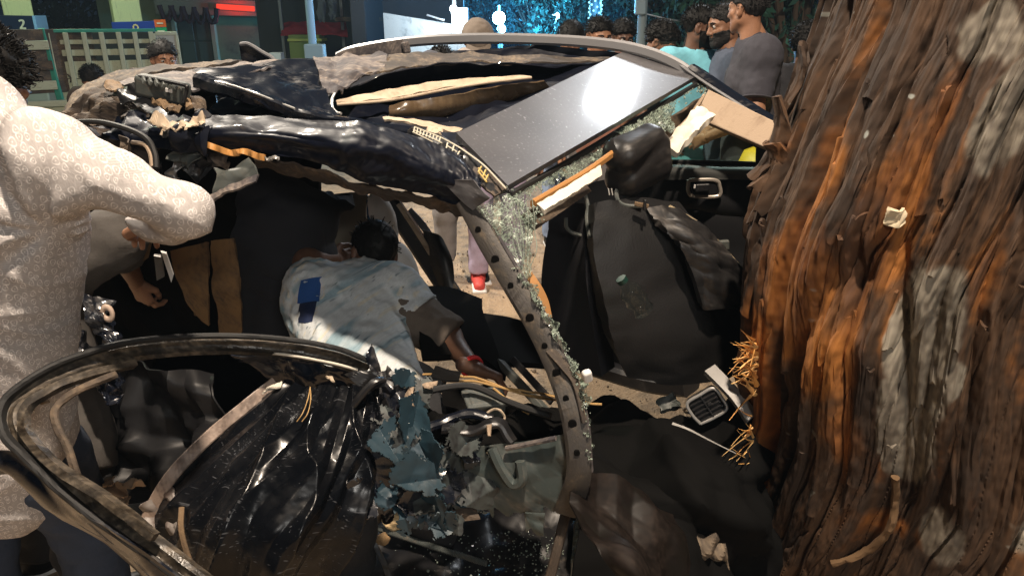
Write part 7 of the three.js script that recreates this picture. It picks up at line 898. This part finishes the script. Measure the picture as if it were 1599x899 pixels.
{ const z = 1.34, sR = P(84, 256, 1.32), nk = P(-44, 160, 1.38), J = { head: P(-38, 140, 1.46), neck: nk, shR: sR, shL: P(-210, 205, 1.36), chest: P(-55, 330, 1.37), pelvis: P(-40, 680, 1.40), elR: P(288, 328, 1.26), wrR: P(236, 352, 1.46), elL: P(-260, 500, 1.4), wrL: P(-180, 700, 1.2) };
  J.hipR = V(J.pelvis.x + 0.1, J.pelvis.y - 0.08, J.pelvis.z - 0.02); J.hipL = V(J.pelvis.x - 0.1, J.pelvis.y - 0.08, J.pelvis.z - 0.02); J.knR = V(J.hipR.x + 0.03, 0.48, J.hipR.z - 0.08); J.knL = V(J.hipL.x, 0.48, J.hipL.z - 0.02); J.anR = V(J.knR.x, 0.08, J.knR.z + 0.02); J.anL = V(J.knL.x, 0.08, J.knL.z + 0.03);
  const pits = V(sR.x - 0.01, sR.y - 0.11, sR.z + 0.03);
  const drape = (x, y, z2) => { const dx = x - pits.x, dy = y - pits.y, dd = Math.hypot(dx, dy), an = Math.atan2(dy, dx); return 0.009 * Math.sin(an * 7 + 2 * ns(dd * 4, an * 2)) * sstep(0.4, 0.08, dd) * sstep(0.0, 0.06, dd) + 0.004 * ns(x * 3, y * 11, z2 * 3) - 0.006 * Math.pow(1 - Math.abs(ns(x * 7 + y * 9, y * 5 - x * 3, z2 * 5)), 6) * sstep(-0.5, -0.2, x - sR.x); };
  buildPerson({ J, label: 'man in a pale patterned long sleeved shirt, back turned, left edge', face: V(0.25, -0.4, -0.9), headUp: V(0.15, 1, -0.1), skin: SK.warm, hair: 'curly', tufts: 1800, hairCell: 0.0042, headCell: 0.004, cell: 0.011, handCell: 0.0036, curlR: 0.5, handDirR: V(-0.4, -0.1, -0.7), palmR: V(0, -1, 0.1), group: 'people at the wreck', headScale: 0.94, armW: 0.75, width: 1.05, seed: 21, footDir: V(0.5, 0, -0.8),
    shirt: { mat: shirtA, sleeve: 1.85, loose: 0.016, sleeveLoose: 0.009, elbow: -0.011, hem: 0.24, uv: (x, y, z) => [x - 0.8 * z, y], cell: 0.0065, wr: 0.25, disp: drape, shirtCollar: true }, trousers: { mat: denim } }); }
// person in dark clothes beside him
{ const J = stand(-1.22, -1.86, 1.62, 2.2, { lean: 0.25 }); J.shR = P(66, 440, 1.86); J.elR = P(176, 372, 1.92); J.wrR = P(212, 440, 2.42); J.shL = P(20, 380, 2.1); J.chest = P(40, 470, 1.95); J.neck = P(40, 372, 2.05); J.head = P(38, 310, 2.12); J.pelvis = P(70, 690, 1.78); J.hipR = P(110, 735, 1.74); J.hipL = P(50, 730, 1.86); J.knR = P(134, 860, 1.72); J.knL = P(70, 850, 1.9); J.anR = V(J.knR.x, 0.08, J.knR.z); J.anL = V(J.knL.x, 0.08, J.knL.z); J.elL = P(0, 470, 2.2); J.wrL = P(-30, 570, 2.1);
  buildPerson({ J, label: 'person in dark clothes reaching into the wreck behind the patterned shirt', face: V(0.7, -0.5, -0.6), skin: SK.warm, hair: 'short', cell: 0.013, handCell: 0.004, curlR: 0.55, handDirR: V(0.05, -0.9, -0.3), palmR: V(0.2, 0.1, -1), group: 'people at the wreck', seed: 22, shirt: { mat: cloth([0.075, 0.068, 0.062], 331), sleeve: 1.2, loose: 0.03, cell: 0.01 }, trousers: { mat: darkPants } }); }
// man leaning into the car
const blueShirt = tex(512, 512, (u, v) => { const a = pn(u, v, 7, 4), b = pn(u, v, 16, 8), g = pn(u, v, 90, 6); let c = mixc([0.56, 0.6, 0.62], [0.26, 0.37, 0.43], sstep(-0.05, 0.3, a)); c = mixc(c, [0.62, 0.6, 0.52], sstep(0.12, 0.4, b)); c = mixc(c, [0.1, 0.15, 0.18], sstep(0.28, 0.5, pn(u, v, 26, 11)) * 0.8); const k = 1 + 0.2 * g; return lin(c[0] * k, c[1] * k, c[2] * k); }, { rep: [3.2, 3.2] });  // pale blue cloth; bluish shade on the back is partly in the colour
{ const J = { pelvis: P(584, 640, 1.8), chest: P(540, 488, 2.14), neck: P(562, 436, 2.28), head: P(582, 396, 2.36), shL: P(488, 462, 2.16), shR: P(614, 456, 2.2), elR: P(702, 530, 2.08), wrR: P(738, 574, 1.93), elL: P(480, 410, 2.36), wrL: P(520, 405, 2.5) };
  J.hipR = P(640, 660, 1.76); J.hipL = P(540, 670, 1.74); J.knR = V(J.hipR.x + 0.05, 0.36, J.hipR.z + 0.02); J.knL = V(J.hipL.x, 0.36, J.hipL.z + 0.1); J.anR = V(J.knR.x, 0.1, J.knR.z - 0.06); J.anL = V(J.knL.x, 0.1, J.knL.z - 0.04);
  const patch = std([0.012, 0.07, 0.26], 0.8), patch2 = std([0.006, 0.016, 0.06], 0.8), sleeveM = cloth([0.13, 0.105, 0.085], 335);
  buildPerson({ J, label: 'man in a pale blue shirt leaning into the wreck with outstretched arm', face: V(-0.55, -0.25, -0.8), headUp: V(0, 1, -0.35), skin: SK.dark, hair: 'short', cell: 0.011, handCell: 0.0034, headCell: 0.0045, curlR: 0.75, handDirR: V(0.62, -0.3, -0.1), palmR: V(0.1, -0.9, 0.3), group: 'people at the wreck', hems: false, headScale: 0.92, tufts: 60, width: 0.8, seed: 23,
    shirt: { mat: std([1, 1, 1], 0.85, { map: blueShirt, bumpMap: grainTex, bumpScale: 0.0006 }), sleeve: 0.5, loose: 0.02, hem: 0.1, cell: 0.008, wr: 1.7, parts: (sp, sf) => {
      const onShirt = (px, py) => { let lo = 1.2, hi = 2.4; for (let z = 1.3; z < 2.3; z += 0.004) { const p = P(px, py, z); if (sf(p.x, p.y, p.z) < -0.001) return P(px, py, z - 0.006); } return P(px, py, 1.9); };
      part(sp, 'blue_patch', sheet([[onShirt(470, 438), onShirt(486, 434), onShirt(502, 432)], [onShirt(466, 455), onShirt(482, 455), onShirt(500, 452)], [onShirt(464, 474), onShirt(480, 472), onShirt(498, 470)]], { nu: 14, nv: 14, th: 0.002 }), patch); part(sp, 'dark_patch', sheet([[onShirt(468, 474), onShirt(480, 472), onShirt(494, 470)], [onShirt(466, 488), onShirt(478, 488), onShirt(491, 486)], [onShirt(466, 504), onShirt(476, 504), onShirt(487, 502)]], { nu: 14, nv: 14, th: 0.003 }), patch2); } }, trousers: { mat: darkPants } });
  const sleeve = (() => { const a = J.shR.clone().lerp(J.chest, 0.2), b = J.elR, e = b.clone().lerp(J.wrR, 0.06), d = b.clone().sub(a).normalize(); return netMesh((x, y, z) => Math.max(capD(x, y, z, a, b, 0.085, 0.072) + 0.012 * ns(x * 14, y * 14, z * 14) + 0.006 * ns(x * 40, y * 40, z * 40), (x - e.x) * d.x + (y - e.y) * d.y + (z - e.z) * d.z), a.clone().min(b).addScalar(-0.13), a.clone().max(b).addScalar(0.13), 0.0075); })();
  const man = scene.children[scene.children.length - 1]; const sv = part(man, 'sleeve', sleeve, sleeveM, 'dark brownish sleeve'); sv.position.sub(man.position);
  const w0 = J.elR.clone().lerp(J.wrR, 0.94), ax = J.wrR.clone().sub(J.elR).normalize(); const tr2 = new THREE.TorusGeometry(0.031, 0.0045, 8, 30).applyQuaternion(new THREE.Quaternion().setFromUnitVectors(V(0, 0, 1), ax)).translate(w0.x, w0.y, w0.z); const th2 = part(man, 'wrist_thread', [tr2, tr2.clone().translate(ax.x * 0.008, ax.y * 0.008, ax.z * 0.008)], std([0.6, 0.02, 0.02], 0.8), 'red wrist thread'); th2.position.sub(man.position); }
{ const p = P(1178, 228, 3.6), t = thing('yellow_drum', 'yellow plastic drum seen through the far window beside the tree', 'drum', null); part(t, 'drum_body', new THREE.LatheGeometry([[0.001, 0], [0.16, 0.01], [0.17, 0.06], [0.165, 0.3], [0.175, 0.32], [0.165, 0.34], [0.17, 0.62], [0.14, 0.7], [0.06, 0.74], [0.001, 0.74]].map(q => new THREE.Vector2(...q)), 32).translate(p.x + 0.1, 0.32, p.z), std([0.6, 0.42, 0.02], 0.5)); part(t, 'stand', box(0.36, 0.31, 0.36, V(p.x + 0.1, 0.165, p.z), null, 0.02), M.rust); }
scene.fog = new THREE.FogExp2(new THREE.Color(0.55, 0.75, 0.95), 0.0016);     // thin night haze
renderer.render(scene, camera);
